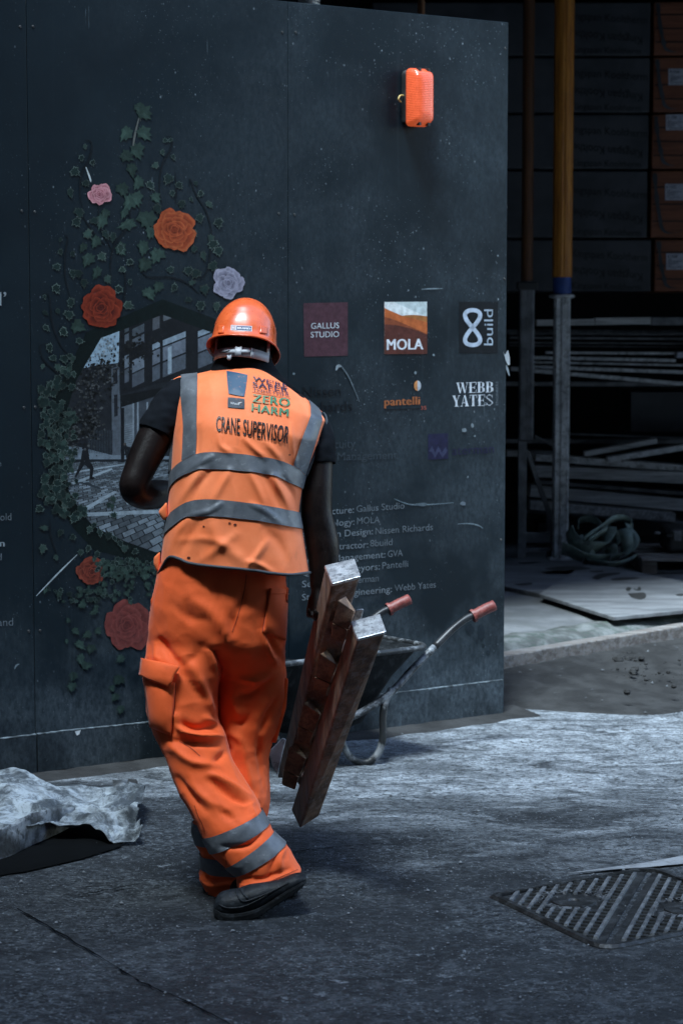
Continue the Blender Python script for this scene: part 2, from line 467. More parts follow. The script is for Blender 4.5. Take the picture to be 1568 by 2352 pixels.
def band_mat():
    t = NT("retroreflective_band")
    p = t.pos()
    c = t.mix(t.ramp(t.noise(p, 18, 6, 0.65), [(0.35, 0.0), (0.7, 1.0)]), (0.085, 0.095, 0.110), (0.155, 0.17, 0.19))
    c = t.mix(t.ramp(t.noise(t.mapping(p, (1, 1, 2), (0, 0.5, 0)), 30, 5, 0.7), [(0.60, 0.0), (0.74, 0.6)]), c, (0.33, 0.36, 0.39))
    t.bump(t.noise(p, 30, 4), 0.25, 0.006)
    return t.set(color=c, rough=0.45, spec=0.5, metal=0.15)
M_BAND = band_mat()
M_PIPE = flatcol("dark_piping", (0.045, 0.055, 0.065), 0.7)
M_SHIRT = mottled("navy_tshirt", (0.0036, 0.0048, 0.0070), (0.0068, 0.0088, 0.0122), 9, 0.9, bump=0.5, bscale=22, use_obj=False, spec=0.12)
M_SKIN = mottled("dark_skin", (0.0058, 0.0036, 0.0034), (0.0105, 0.0066, 0.006), 14, 0.42, bump=0.25, bscale=110, use_obj=False, spec=0.2)
M_SHOE = mottled("dusty_black_leather", (0.0045, 0.006, 0.008), (0.011, 0.014, 0.018), 22, 0.55, bump=0.6, bscale=55, use_obj=False, grime=(0.035, 0.042, 0.05), gamt=0.4, spec=0.2)
M_SOLE = mottled("black_rubber", (0.004, 0.005, 0.006), (0.009, 0.011, 0.013), 22, 0.7, bump=0.4, use_obj=False, grime=(0.035, 0.042, 0.05), gamt=0.4, spec=0.2)
M_HAT = None
def hat_mat():
    t = NT("hard_hat_orange")
    p = t.pos()
    c = t.mix(t.ramp(t.noise(p, 22, 6, 0.7), [(0.35, 0.0), (0.7, 1.0)]), (0.66, 0.098, 0.024), (0.82, 0.145, 0.038))
    c = t.mix(t.ramp(t.noise(p, 60, 5, 0.75), [(0.62, 0.0), (0.78, 0.5)]), c, (0.22, 0.05, 0.02))
    t.bump(t.noise(p, 90, 3), 0.05, 0.002)
    return t.set(color=c, rough=t.math('MULTIPLY_ADD', t.noise(p, 30, 5), 0.35, 0.12), spec=0.5, coat=0.25)
M_HAT = hat_mat()
M_HARNESS = mottled("grey_plastic_harness", (0.36, 0.38, 0.42), (0.48, 0.50, 0.54), 20, 0.5, use_obj=False)
M_WHITE = flatcol("white_print", (0.75, 0.76, 0.78), 0.5)
def vestprint():
    t = NT("vest_print")
    a = t.new("ShaderNodeVertexColor"); a.layer_name = "Col"
    p = t.pos()
    c = t.mix(t.ramp(t.noise(p, 90, 5, 0.7), [(0.58, 0.0), (0.72, 0.4)]), a.outputs[0], (0.75, 0.25, 0.08))
    return t.set(color=c, rough=0.5, spec=0.35)
M_VPRINT = vestprint()
M_CHORD = mottled("girder_timber", (0.11, 0.067, 0.046), (0.29, 0.18, 0.125), 7, 0.62, stretch=(3, 3, 0.7), bump=0.45, bscale=45, use_obj=False, grime=(0.27, 0.24, 0.24), gamt=0.65)
M_DIAG = mottled("girder_web_timber", (0.17, 0.098, 0.060), (0.34, 0.205, 0.125), 6, 0.65, stretch=(4, 4, 1), bump=0.35, use_obj=False, grime=(0.10, 0.06, 0.045), gamt=0.6)
M_CAP = mottled("zinc_cap", (0.45, 0.46, 0.48), (0.72, 0.74, 0.76), 30, 0.38, 0.6, bump=0.3, bscale=90, use_obj=False, grime=(0.16, 0.17, 0.19), gamt=0.75)
M_BARROW = mottled("barrow_black_tray", (0.005, 0.006, 0.007), (0.013, 0.015, 0.017), 10, 0.65, 0.0, bump=0.3, use_obj=False, grime=(0.06, 0.066, 0.072), gamt=0.3, spec=0.1)
M_BTUBE = mottled("barrow_tube_splashed", (0.014, 0.016, 0.018), (0.04, 0.044, 0.048), 4, 0.5, 0.2, bump=0.4, use_obj=False, grime=(0.27, 0.29, 0.31), gamt=0.8)
M_BTUBEC = mottled("barrow_tube_clean", (0.012, 0.013, 0.015), (0.03, 0.032, 0.036), 12, 0.4, 0.2, bump=0.1, use_obj=False)
M_GRIP = mottled("red_rubber_grip", (0.13, 0.024, 0.020), (0.20, 0.040, 0.032), 30, 0.55, bump=0.3, use_obj=False, grime=(0.20, 0.10, 0.09), gamt=0.4)
def tarp_mat():
    t = NT("dusty_tarpaulin"); p = t.pos()
    c = t.mix(t.ramp(t.noise(p, 5, 8, .7, .6), [(.43, 0.0), (.57, 1.0)]), (.05, .06, .07), (.30, .34, .375))
    c = t.mix(t.ramp(t.noise(p, 16, 9, .78, 1.0), [(.50, 0.0), (.58, .65)]), c, (.022, .028, .034))
    c = t.mix(t.ramp(t.noise(p, 55, 6, .75), [(.54, 0.0), (.62, .35)]), c, (.018, .022, .027))
    t.bump(t.noise(p, 30, 8, .7, .5), .8, .012)
    return t.set(color=c, rough=.7, spec=.25)
M_TARP = tarp_mat()
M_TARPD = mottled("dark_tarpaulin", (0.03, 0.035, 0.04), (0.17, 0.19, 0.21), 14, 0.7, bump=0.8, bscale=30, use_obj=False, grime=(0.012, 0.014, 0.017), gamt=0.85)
M_IRON = mottled("cast_iron", (0.010, 0.011, 0.012), (0.024, 0.026, 0.028), 16, 0.5, 0.35, bump=0.5, bscale=120, use_obj=False, grime=(0.09, 0.10, 0.11), gamt=0.35)
M_IRONTOP = mottled("cast_iron_worn", (0.085, 0.094, 0.105), (0.16, 0.172, 0.187), 22, 0.5, 0.35, bump=0.4, bscale=120, use_obj=False, grime=(0.05, 0.05, 0.055), gamt=0.7)
M_PAINT = mottled("worn_road_paint", (0.13, 0.14, 0.155), (0.21, 0.225, 0.245), 9, 0.7, bump=0.4, use_obj=False, grime=(0.13, 0.135, 0.14), gamt=0.85)
M_STONE = mottled("grit", (0.03, 0.034, 0.04), (0.15, 0.165, 0.18), 30, 0.85, bump=0.5, use_obj=False)
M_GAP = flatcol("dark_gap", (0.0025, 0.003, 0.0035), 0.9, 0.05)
M_CABLE = flatcol("yellow_cable", (0.40, 0.30, 0.10), 0.5)

# ------------------------------------------------------------------ ground
def ground():
    xs = np.concatenate([np.linspace(-200, -7, 10), np.linspace(-6, 6, 80), np.linspace(7, 200, 10)])
    ys = np.concatenate([np.linspace(-200, 2, 10), np.linspace(3, 12, 80), np.linspace(13, 200, 10)])
    V, F = [], []
    for y in ys:
        for x in xs:
            w = math.exp(-((x / 5) ** 2 + ((y - 7) / 4) ** 2))
            z = -0.003 * w + 0.006 * w * (noise.noise((x * 0.9, y * 0.9, 3.1)) + 0.5 * noise.noise((x * 2.5, y * 2.5, 1.1)))
            V.append((x, y, min(z, 0.0)))
    n = len(xs)
    for i in range(len(ys) - 1):
        for j in range(n - 1):
            F.append((i * n + j, i * n + j + 1, (i + 1) * n + j + 1, (i + 1) * n + j))
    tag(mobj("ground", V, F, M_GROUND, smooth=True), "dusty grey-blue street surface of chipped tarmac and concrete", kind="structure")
ground()

# ------------------------------------------------------------------ hoarding plane
WA, WB_ = gnd(78, 1770, 0.02), gnd(1155, 1632, 0.02)
WU = Vector((WB_.x - WA.x, WB_.y - WA.y, 0)); WLEN = WU.length; WU.normalize()
WN = Vector((WU.y, -WU.x, 0))                      # towards the street
def W(px, py, off=0.0):
    d = ray(px, py); o = Vector((0, 0, CAMH))
    k = (WA - o).dot(WN) / d.dot(WN)
    return o + d * k + WN * off
def wu(p): return (p - WA).dot(WU)
def wp3(u, z, off=0.0): return Vector((WA.x, WA.y, 0)) + WU * u + WN * off + Vector((0, 0, z))
WTOP = W(1100, 44).z
U0 = wu(W(70, 800)); U1 = wu(W(661, 400)); U2 = WLEN + 0.004
hoard = thing("hoarding_wall", wp3(U1, 0.0), "tall dark navy site hoarding printed with ivy, roses and company logos", "hoarding")
panel = {}
for key, (a, b) in dict(left=(U0 - 1.25, U0), mid=(U0, U1), right=(U1, U2)).items():
    m = MB()
    a2, b2 = a + 0.0012, b - 0.0012
    m.hexa([wp3(a2, 0.025, -0.018), wp3(b2, 0.025, -0.018), wp3(b2, 0.025, 0), wp3(a2, 0.025, 0),
            wp3(a2, WTOP, -0.018), wp3(b2, WTOP, -0.018), wp3(b2, WTOP, 0), wp3(a2, WTOP, 0)])
    panel[key] = bevel(m.build("panel", M_BOARD, hoard), 0.0015, 2)
# jagged, damaged right edge: small torn flakes of laminate
for (py0, py1, w) in ((360, 366, .010), (470, 478, .009), (805, 850, .012), (1000, 1006, .006)):
    a, b = W(1168, py0), W(1168, py1)
    zt, zb = a.z, b.z
    m = MB()
    m.hexa([wp3(U2 - .001, zb, -.014), wp3(U2 + w, zb + .004, -.012), wp3(U2 + w, zb + .006, -.006), wp3(U2 - .001, zb, -.003),
            wp3(U2 - .001, zt, -.014), wp3(U2 + w * .5, zt - .004, -.012), wp3(U2 + w * .5, zt - .004, -.006), wp3(U2 - .001, zt, -.003)])
    m.build("torn_edge_flake", M_BOARD, panel['right'])
# backing strip that shows as the dark joint, studs behind
for u in (U0, U1):
    m = MB(); m.box(wp3(u, WTOP / 2, -0.040), (0.06, 0.04, WTOP - 0.1), Matrix((WU, -WN, Vector((0, 0, 1)))).transposed())
    m.build("stud", M_BLACKPL, hoard)
m = MB(); m.box(wp3(U2 - 0.06, WTOP / 2, -0.06), (0.09, 0.08, WTOP - 0.06), Matrix((WU, -WN, Vector((0, 0, 1)))).transposed())
m.build("stud", M_BLACKPL, hoard)
# kick boards
KZ = W(600, 1634).z
KZ = (W(78, 1691).z + W(1150, 1557).z) / 2
for (a, b) in ((U0 - 1.25, U0), (U0, U1), (U1, U2 - 0.012)):
    n = 24
    P1, P2 = [], []
    V, F = [], []
    for i in range(n + 1):
        u = a + 0.003 + (b - a - 0.006) * i / n
        zt = KZ + 0.004 * noise.noise((u * 3, 1.3, 0)) + 0.0015 * noise.noise((u * 30, 0, 0))
        zb = 0.012 + 0.008 * noise.noise((u * 6, 4.0, 0))
        V += [wp3(u, zb, 0.0015), wp3(u, zt, 0.0015), wp3(u, zt - 0.001, 0.013), wp3(u, zb, 0.013)]
    for i in range(n):
        for k in range(4):
            F.append((i * 4 + k, i * 4 + (k + 1) % 4, i * 4 + 4 + (k + 1) % 4, i * 4 + 4 + k))
    F += [(0, 3, 2, 1), (4 * n, 4 * n + 1, 4 * n + 2, 4 * n + 3)]
    kb = mobj("kick_board", V, F, M_KICK, hoard)
    # scuffed pale top edge, with light caught on the ledge painted in
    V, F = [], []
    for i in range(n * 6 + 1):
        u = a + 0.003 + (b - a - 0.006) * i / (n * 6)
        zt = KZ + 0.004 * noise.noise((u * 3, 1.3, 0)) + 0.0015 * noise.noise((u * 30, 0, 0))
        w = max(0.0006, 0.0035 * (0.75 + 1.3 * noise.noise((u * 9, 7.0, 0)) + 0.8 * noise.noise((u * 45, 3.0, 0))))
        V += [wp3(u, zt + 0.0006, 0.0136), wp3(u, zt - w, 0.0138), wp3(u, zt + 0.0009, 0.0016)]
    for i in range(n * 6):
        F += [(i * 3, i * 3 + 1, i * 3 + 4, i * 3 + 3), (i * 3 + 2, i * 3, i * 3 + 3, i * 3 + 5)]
    mobj("scuffed_lit_edge", V, F, M_PRINT, kb, vcol=[tuple(np.array((0.17, 0.205, 0.23)) * (.15 + .75 * min(1, max(0, .5 + 1.3 * noise.noise((i * .13, a * 5, 0)))))) for i in range(len(V))])
# chipped corner on the kick board
m = MB(); q = [W(*FW(x, y), 0.0142) for x, y in ((420, 1376), (455, 1368), (446, 1392), (432, 1400))]
m.add(q, [(0, 3, 2, 1)], (0.5, 0.54, 0.57)); m.build("chipped_paint", M_PRINT, hoard, colour=True)
# screws
for px, py in ((46, 60), (76, 60), (648, 73), (679, 73), (50, 484), (80, 486), (55, 936), (81, 935), (66, 1450), (92, 1449), (640, 490), (676, 492), (1160, 110), (1158, 640), (1150, 1240)):
    m = MB(); c = W(px, py)
    m.tube([c + WN * 0.0002, c + WN * 0.003], [0.0055, 0.004], 10)
    m.build("screw", M_BLACKPL, hoard)

# ------------------------------------------------------------------ prints on the hoarding
class WP(MB):
    def poly(s, pts, off, col, F=None):
        q = [W(*(F(*p) if F else p), off) for p in pts]
        return s.add(q, [tuple(range(len(q)))], col)
    def strip(s, pts, w, off, col, F=None):
        q = [F(*p) if F else p for p in pts]
        q = smooth_poly(q, 6) if len(q) > 2 else np.array(q, float)
        V = []
        for i in range(len(q)):
            d = q[min(i + 1, len(q) - 1)] - q[max(i - 1, 0)]
            d = d / (np.hypot(*d) + 1e-9)
            nn = np.array([-d[1], d[0]])
            ww = w * (0.35 + 0.65 * math.sin(math.pi * min(max(i / (len(q) - 1), 0.04), 0.96)))
            V += [W(*(q[i] + nn * ww / 2), off), W(*(q[i] - nn * ww / 2), off)]
        return s.add(V, [(2 * i, 2 * i + 1, 2 * i + 3, 2 * i + 2) for i in range(len(q) - 1)], col)
def inside(pt, poly):
    x, y = pt; c = False
    for i in range(len(poly)):
        (x1, y1), (x2, y2) = poly[i], poly[i - 1]
        if (y1 > y) != (y2 > y) and x < (x2 - x1) * (y - y1) / (y2 - y1) + x1: c = not c
    return c
OUT8 = [(590, 310), (1110, 85), (1460, 215), (1800, 500), (1900, 1000), (1800, 1560), (1450, 1900), (1000, 1895), (640, 1800), (500, 1650), (340, 1400), (325, 1000), (360, 760), (440, 610)]
IN8 = [(690, 350), (1110, 190), (1440, 310), (1700, 560), (1780, 1000), (1700, 1500), (1400, 1800), (1060, 1815), (850, 1740), (640, 1640), (560, 1550), (470, 1400), (440, 1150), (440, 900), (520, 640)]
mural = WP()
mural.poly(OUT8, 0.0006, (0.0012, 0.0042, 0.0042), FB)
mural.poly(IN8, 0.0010, (0.010, 0.012, 0.015), FB)
O = 0.0014
def clipin(pts):
    """Sutherland-Hodgman against the (convex) picture outline"""
    out = [tuple(p) for p in pts]
    n = len(IN8)
    for i in range(n):
        a, b = IN8[i], IN8[(i + 1) % n]
        inp, out = out, []
        if not inp: return []
        side = lambda p: (b[0] - a[0]) * (p[1] - a[1]) - (b[1] - a[1]) * (p[0] - a[0])
        for j in range(len(inp)):
            p, q = inp[j - 1], inp[j]
            sp, sq = side(p), side(q)
            if (sp >= 0) != (sq >= 0):
                k = sp / (sp - sq); out.append((p[0] + (q[0] - p[0]) * k, p[1] + (q[1] - p[1]) * k))
            if sq >= 0: out.append(q)
    return out
def mp(pts, col, dz=0.0):
    q = clipin(pts)
    if len(q) > 2: mural.poly(q, O + dz, col, FB)
# sky corner, facade, storeys
mp([(560, 560), (690, 340), (815, 300), (810, 520), (640, 540)], (0.18, 0.25, 0.31))
mp([(815, 200), (1110, 180), (1800, 400), (1800, 560), (1060, 660), (815, 740)], (0.006, 0.007, 0.009), .0001)
def win(x0, y0, x1, y1, sh, col, dz=.0002):
    mp([(x0, y0), (x1, y0 - sh), (x1, y1 - sh), (x0, y1)], col, dz)
for (x0, x1, yb, sh) in ((1040, 1092, 650, 25), (1112, 1268, 620, 62), (1352, 1450, 560, 40), (1480, 1640, 520, 50)):
    win(x0, yb - 100, x1, yb, sh, (0.05, 0.06, 0.075))
    win(x0, yb - 205, x1, yb - 112, sh, (0.085, 0.10, 0.125))
    win(x0, yb - 255, x1, yb - 216, sh, (0.15, 0.19, 0.23))
win(1146, 415, 1172, 600, 12, (0.19, 0.24, 0.28), .0003)
for (x0, x1, yb, sh) in ((850, 880, 660, 15), (902, 985, 690, 40)):
    win(x0, yb - 90, x1, yb, sh, (0.045, 0.053, 0.066)); win(x0, yb - 185, x1, yb - 100, sh, (0.09, 0.11, 0.135))
    win(x0, yb - 330, x1, yb - 270, sh, (0.055, 0.066, 0.08)); win(x0, yb - 400, x1, yb - 345, sh, (0.04, 0.05, 0.06))
win(1042, 200, 1090, 300, 20, (0.055, 0.06, 0.07)); win(1115, 170, 1170, 235, 20, (0.06, 0.07, 0.08))
# ground-floor shopfront and side wall
mp([(760, 560), (815, 540), (830, 1150), (765, 1155)], (0.055, 0.066, 0.08), .0001)
mp([(830, 820), (905, 800), (910, 1110), (835, 1150)], (0.075, 0.09, 0.105), .0001)
mp([(905, 795), (1060, 745), (1060, 1080), (915, 1110)], (0.03, 0.036, 0.045), .0001)
for x in (905, 935, 1000): mp([(x, 790), (x + 11, 788), (x + 11, 1090), (x, 1095)], (0.13, 0.155, 0.18), .0003)
for k in range(12): mp([(835, 945 + k * 15), (905, 930 + k * 15), (905, 937 + k * 15), (835, 952 + k * 15)], (0.10, 0.12, 0.14), .0003)
mp([(820, 745), (1100, 690), (1100, 735), (822, 825)], (0.004, 0.005, 0.006), .0004)
mp([(825, 830), (848, 826), (848, 1195), (825, 1195)], (0.005, 0.006, 0.008), .0004)
for k in range(16): mp([(600 + k * 11, 980), (604 + k * 11, 980), (604 + k * 11, 1140), (600 + k * 11, 1140)], (0.025, 0.032, 0.04), .0002)
mp([(772, 560), (800, 555), (802, 660), (774, 668)], (0.008, 0.009, 0.012), .0003)
mp([(778, 740), (802, 735), (804, 880), (780, 890)], (0.008, 0.009, 0.012), .0003)
# square: paving in perspective
mp([(430, 1090), (1780, 1140), (1780, 1840), (430, 1840)], (0.008, 0.010, 0.013), .00005)
mp([(440, 1095), (520, 1090), (760, 1150), (1200, 1160), (1200, 1180), (440, 1180)], (0.10, 0.125, 0.15), .0002)
hz, x00 = 985.0, 1500.0
ca, sa = math.cos(0.62), math.sin(0.62)
for i in range(-46, 46):
    for j in range(1, 90):
        def pp(a, b):
            X = (a * ca - b * sa) * 0.1; Z = (a * sa + b * ca) * 0.1 + 2.0
            if Z < 0.9: return None
            return (x00 + 700 * X / Z * 1.3 - 300, hz + 1150 / Z)
        e = 0.07
        q = [pp(i * 1.5 + (j % 2) * 0.75 + e, j + e - 40), pp(i * 1.5 + (j % 2) * 0.75 + 1.5 - e, j + e - 40), pp(i * 1.5 + (j % 2) * 0.75 + 1.5 - e, j + 1 - e - 40), pp(i * 1.5 + (j % 2) * 0.75 + e, j + 1 - e - 40)]
        if any(p is None for p in q): continue
        if max(p[1] for p in q) < 1200 or min(p[1] for p in q) > 1850 or max(p[0] for p in q) < 430 or min(p[0] for p in q) > 1500: continue
        g = random.choice((0.05, 0.07, 0.085, 0.11, 0.15)) * random.uniform(0.8, 1.2)
        mp(q, (g * 0.85, g * 1.03, g * 1.2), .0003)
for a in ([(560, 1515), (780, 1395), (800, 1405), (590, 1530)], [(480, 1340), (760, 1240), (770, 1250), (500, 1352)], [(590, 1545), (1080, 1525), (1090, 1550), (600, 1570)], [(460, 1270), (900, 1200), (900, 1210), (460, 1282)]):
    mp(a, (0.18, 0.22, 0.25), .0005)
# passers-by in the printed photograph
for pts in ([(560, 1120), (600, 1100), (612, 1190), (640, 1240), (630, 1300), (655, 1310), (610, 1318), (612, 1250), (575, 1215), (520, 1300), (508, 1300), (548, 1200)],
            [(842, 1070), (858, 1066), (864, 1090), (900, 1100), (895, 1170), (862, 1175), (850, 1120)],
            [(560, 1075), (590, 1070), (604, 1085), (590, 1105), (565, 1102)]):
    mp(pts, (0.006, 0.007, 0.009), .0006)
mp([(500, 1335), (600, 1340), (690, 1375), (680, 1385), (590, 1355)], (0.02, 0.026, 0.032), .0006)
mp([(842, 1070), (858, 1068), (856, 1084), (844, 1084)], (0.05, 0.04, 0.035), .0007)
# tree in the printed photograph: flecks
for k in range(900):
    a = random.gauss(0, 1); b = random.gauss(0, 1)
    cx, cy, sx_, sy_ = random.choice(((600, 800, 60, 150), (640, 650, 75, 90), (620, 930, 45, 60), (930, 420, 60, 45), (720, 560, 60, 60), (500, 1000, 35, 90)))
    x, y = cx + a * sx_, cy + b * sy_
    r = random.uniform(5, 15)
    g = random.choice((0.004, 0.006, 0.009, 0.02, 0.035, 0.05)) if cy > 500 or cx < 700 else random.choice((0.006, 0.01))
    t0 = random.uniform(0, 6.28)
    mp([(x + r * random.uniform(.4, 1) * math.cos(t0 + i * 1.26), y + r * random.uniform(.4, 1) * math.sin(t0 + i * 1.26)) for i in range(5)], (g, g * 1.08, g * 1.12), .0007)
for k in range(70):
    x, y = 720 + random.gauss(0, 45), 410 + random.gauss(0, 50)
    r = random.uniform(5, 14); t0 = random.uniform(0, 6)
    g = random.uniform(0.08, 0.22)
    if y < 480 and x < 810: mp([(x + r * random.uniform(.4, 1) * math.cos(t0 + i * 1.26), y + r * random.uniform(.4, 1) * math.sin(t0 + i * 1.26)) for i in range(5)], (g, g * 1.2, g * 1.35), .0008)
mural.build("mural_print", M_PRINT, panel['mid'], colour=True)

# ---- ivy
ivy = WP()
LEAF = [(0, -1.05), (.20, -.58), (.50, -.66), (.50, -.26), (.98, -.02), (.64, .28), (.60, .64), (.16, .50), (0, .70), (-.16, .50), (-.60, .64), (-.64, .28), (-.98, -.02), (-.50, -.26), (-.50, -.66), (-.20, -.58)]
lay = [0.0024]
def leaf(cx, cy, r, ang=None, style=0):
    ang = random.gauss(0, 0.7) + math.pi if ang is None else ang
    sq = random.uniform(0.55, 1.0)
    ca, sa = math.cos(ang), math.sin(ang)
    tilt = random.uniform(-0.5, 0.5)
    def tr(k, sx=1.0): return [(cx + r * k * (sx * sq * x * ca - (y + tilt * x * .3) * sa), cy + r * k * (sx * sq * x * sa + (y + tilt * x * .3) * ca)) for x, y in [(a * random.uniform(.86, 1.1), b * random.uniform(.9, 1.1)) for a, b in LEAF]]
    lay[0] += 0.000004
    g = random.uniform(0.7, 1.25)
    if style == 0:      # large plain leaves
        ivy.poly(tr(1.0), lay[0], (0.016 * g, 0.030 * g, 0.025 * g))
        ivy.poly([tr(.95)[0], (cx, cy), tr(.95)[5], tr(.95)[3]], lay[0] + .00006, (0.022 * g, 0.040 * g, 0.033 * g))
    else:               # small variegated leaves: pale rim, dark heart
        e = random.uniform(0.25, 1.0)
        ivy.poly(tr(1.0), lay[0], (0.062 * e, 0.085 * e, 0.076 * e))
        ivy.poly(tr(0.80), lay[0] + .00006, (0.006 * g, 0.014 * g, 0.013 * g) if random.random() < .75 else (0.018 * g, 0.034 * g, 0.029 * g))
def A2P(l): return [FA(*p) for p in l]
big = [(735, 175, 30), (765, 205, 48), (670, 315, 48), (763, 312, 50), (728, 405, 50), (668, 435, 42), (700, 505, 45), (735, 575, 44), (650, 610, 46), (690, 680, 50), (725, 660, 50), (680, 800, 55), (780, 770, 58), (760, 920, 48), (835, 960, 46), (770, 1010, 46), (540, 780, 50), (470, 985, 46), (515, 1055, 42), (790, 1165, 42), (510, 890, 40), (640, 930, 40), (840, 1130, 36), (800, 840, 40), (660, 740, 36), (410, 1340, 44), (440, 920, 34), (825, 655, 36), (560, 740, 30)]
small = [(450, 385, 17), (432, 445, 22), (490, 470, 18), (396, 518, 30), (372, 630, 32), (420, 735, 34), (405, 785, 30), (500, 780, 32), (465, 850, 30), (455, 580, 22), (877, 352, 16), (905, 350, 15), (862, 415, 20), (920, 440, 20), (825, 485, 24), (797, 590, 32), (895, 555, 34), (950, 590, 26), (915, 633, 22), (835, 715, 34), (965, 690, 28), (1040, 580, 15), (1065, 635, 22), (1110, 692, 28), (1015, 665, 16), (1060, 765, 30), (1160, 790, 32), (1035, 845, 22), (1130, 905, 32), (1080, 965, 32), (1160, 940, 30), (1130, 1020, 32), (1040, 1060, 32), (1000, 1045, 28), (1085, 1145, 32), (925, 1135, 28), (905, 1040, 26), (1065, 1230, 32), (1150, 1235, 32), (1000, 1200, 22), (640, 925, 32), (690, 1000, 24), (600, 865, 32), (560, 850, 32), (540, 970, 30), (570, 1090, 28), (630, 1145, 28), (690, 1105, 22), (445, 1110, 28), (385, 1060, 30), (415, 1060, 26), (680, 1230, 34), (650, 1040, 22), (320, 880, 16), (320, 945, 20), (385, 955, 18), (300, 1025, 24), (297, 1140, 32), (235, 1185, 16), (240, 1270, 22), (305, 1260, 18), (243, 1350, 26), (335, 1370, 30), (375, 1215, 34), (365, 1280, 30), (420, 1420, 26), (262, 1455, 30), (280, 1510, 22), (225, 1555, 18), (333, 1570, 28), (270, 1655, 30), (380, 1665, 26), (225, 1710, 22), (375, 1500, 18), (1030, 930, 22), (1020, 1110, 24), (1120, 870, 22)]
vines = [[(450, 350), (485, 365), (475, 440), (430, 540), (425, 640), (440, 720)], [(880, 330), (912, 340), (905, 400), (860, 480), (845, 600), (860, 690)], [(1005, 600), (1010, 560), (1040, 640), (1090, 720), (1120, 820), (1120, 900), (1100, 1040), (1060, 1100)], [(335, 855), (358, 870), (345, 960), (345, 1080), (375, 1200)], [(230, 1165), (262, 1190), (275, 1320), (320, 1440), (365, 1495)], [(245, 1435), (212, 1450), (230, 1520), (300, 1590), (320, 1640)], [(640, 740), (690, 740), (670, 820), (610, 900), (585, 1000), (590, 1080)], [(750, 1050), (790, 1080), (900, 1080), (990, 1110), (1060, 1170)], [(520, 700), (530, 800), (560, 870), (590, 930)], [(440, 760), (500, 850), (560, 910)], [(660, 1020), (665, 1130), (650, 1230)], [(930, 520), (935, 620), (930, 690)]]
ivy.strip([(738, 230), (715, 330), (705, 400)], 5, .0018, (.07, .075, .07), FA)
ivy.strip([(740, 210), (745, 250)], 3, .0018, (.07, .075, .07), FA)
for v in vines: ivy.strip(v, 4.0, .0020, (0.004, 0.006, 0.008), FA)
kA = 0.9406 / 2.1778
for x, y, r in big: leaf(*FA(x, y), r * kA * 1.12, style=0)
for x, y, r in small: leaf(*FA(x, y), r * kA * 1.15, style=1)
# wreath running down the left of the picture and thickening below it
kB = 0.9406 / 2.8
path = smooth_poly([(480, 480), (430, 600), (350, 680), (300, 760), (390, 800), (330, 900), (470, 880), (420, 960), (300, 1050), (430, 1070), (330, 1170), (470, 1180), (350, 1280), (310, 1390), (420, 1400), (350, 1500), (480, 1530), (560, 1560)], 5)
for x, y in path:
    for _ in range(2):
        leaf(*FB(x + random.gauss(0, 30), y + random.gauss(0, 26)), random.uniform(26, 42) * kB, style=1)
for k in range(60):
    leaf(*FB(random.uniform(330, 520), random.uniform(850, 1500)), random.uniform(20, 34) * kB, style=1)
for x, y, r in ((300, 1650, 42), (410, 1680, 36), (495, 1710, 30), (290, 1790, 46), (380, 1850, 30), (770, 1450, 30), (765, 1500, 32), (775, 1560, 34), (740, 1490, 26), (550, 1815, 30), (600, 1790, 36), (660, 1830, 40), (610, 1660, 40), (680, 1680, 40), (740, 1700, 40), (640, 1630, 34), (780, 1720, 34), (850, 1790, 36), (820, 1755, 36), (920, 1810, 30)):
    leaf(*FB(x, y), r * kB, style=1)
for k in range(150):
    x, y = random.uniform(640, 1120), 1860 + abs(random.gauss(0, 110))
    leaf(*FB(x, y), random.uniform(16, 30) * kB, style=random.choice((0, 0, 1)))
for k in range(60):
    x, y = random.gauss(600, 120), 2050 + abs(random.gauss(0, 60))
    leaf(*FB(x, y), random.uniform(14, 26) * kB, style=random.choice((0, 1)))
ivy.strip([(340, 1590), (345, 1700), (390, 1840)], 4, .0020, (0.004, 0.006, 0.008), FB)
kW = 0.9406 / 2.352
for x, y, r in ((470, 650, 34), (540, 690, 34), (500, 820, 36), (455, 880, 44), (520, 900, 36), (460, 960, 40), (490, 1000, 44), (420, 1060, 40), (390, 740, 18), (410, 1120, 36), (690, 960, 34), (680, 1080, 44), (660, 1180, 38), (690, 1250, 34), (640, 1130, 26), (430, 800, 30), (560, 800, 30), (380, 860, 20)):
    leaf(*FW(x, y), r * kW, style=0)
ivy.build("ivy_print", M_PRINT, panel['mid'], colour=True)

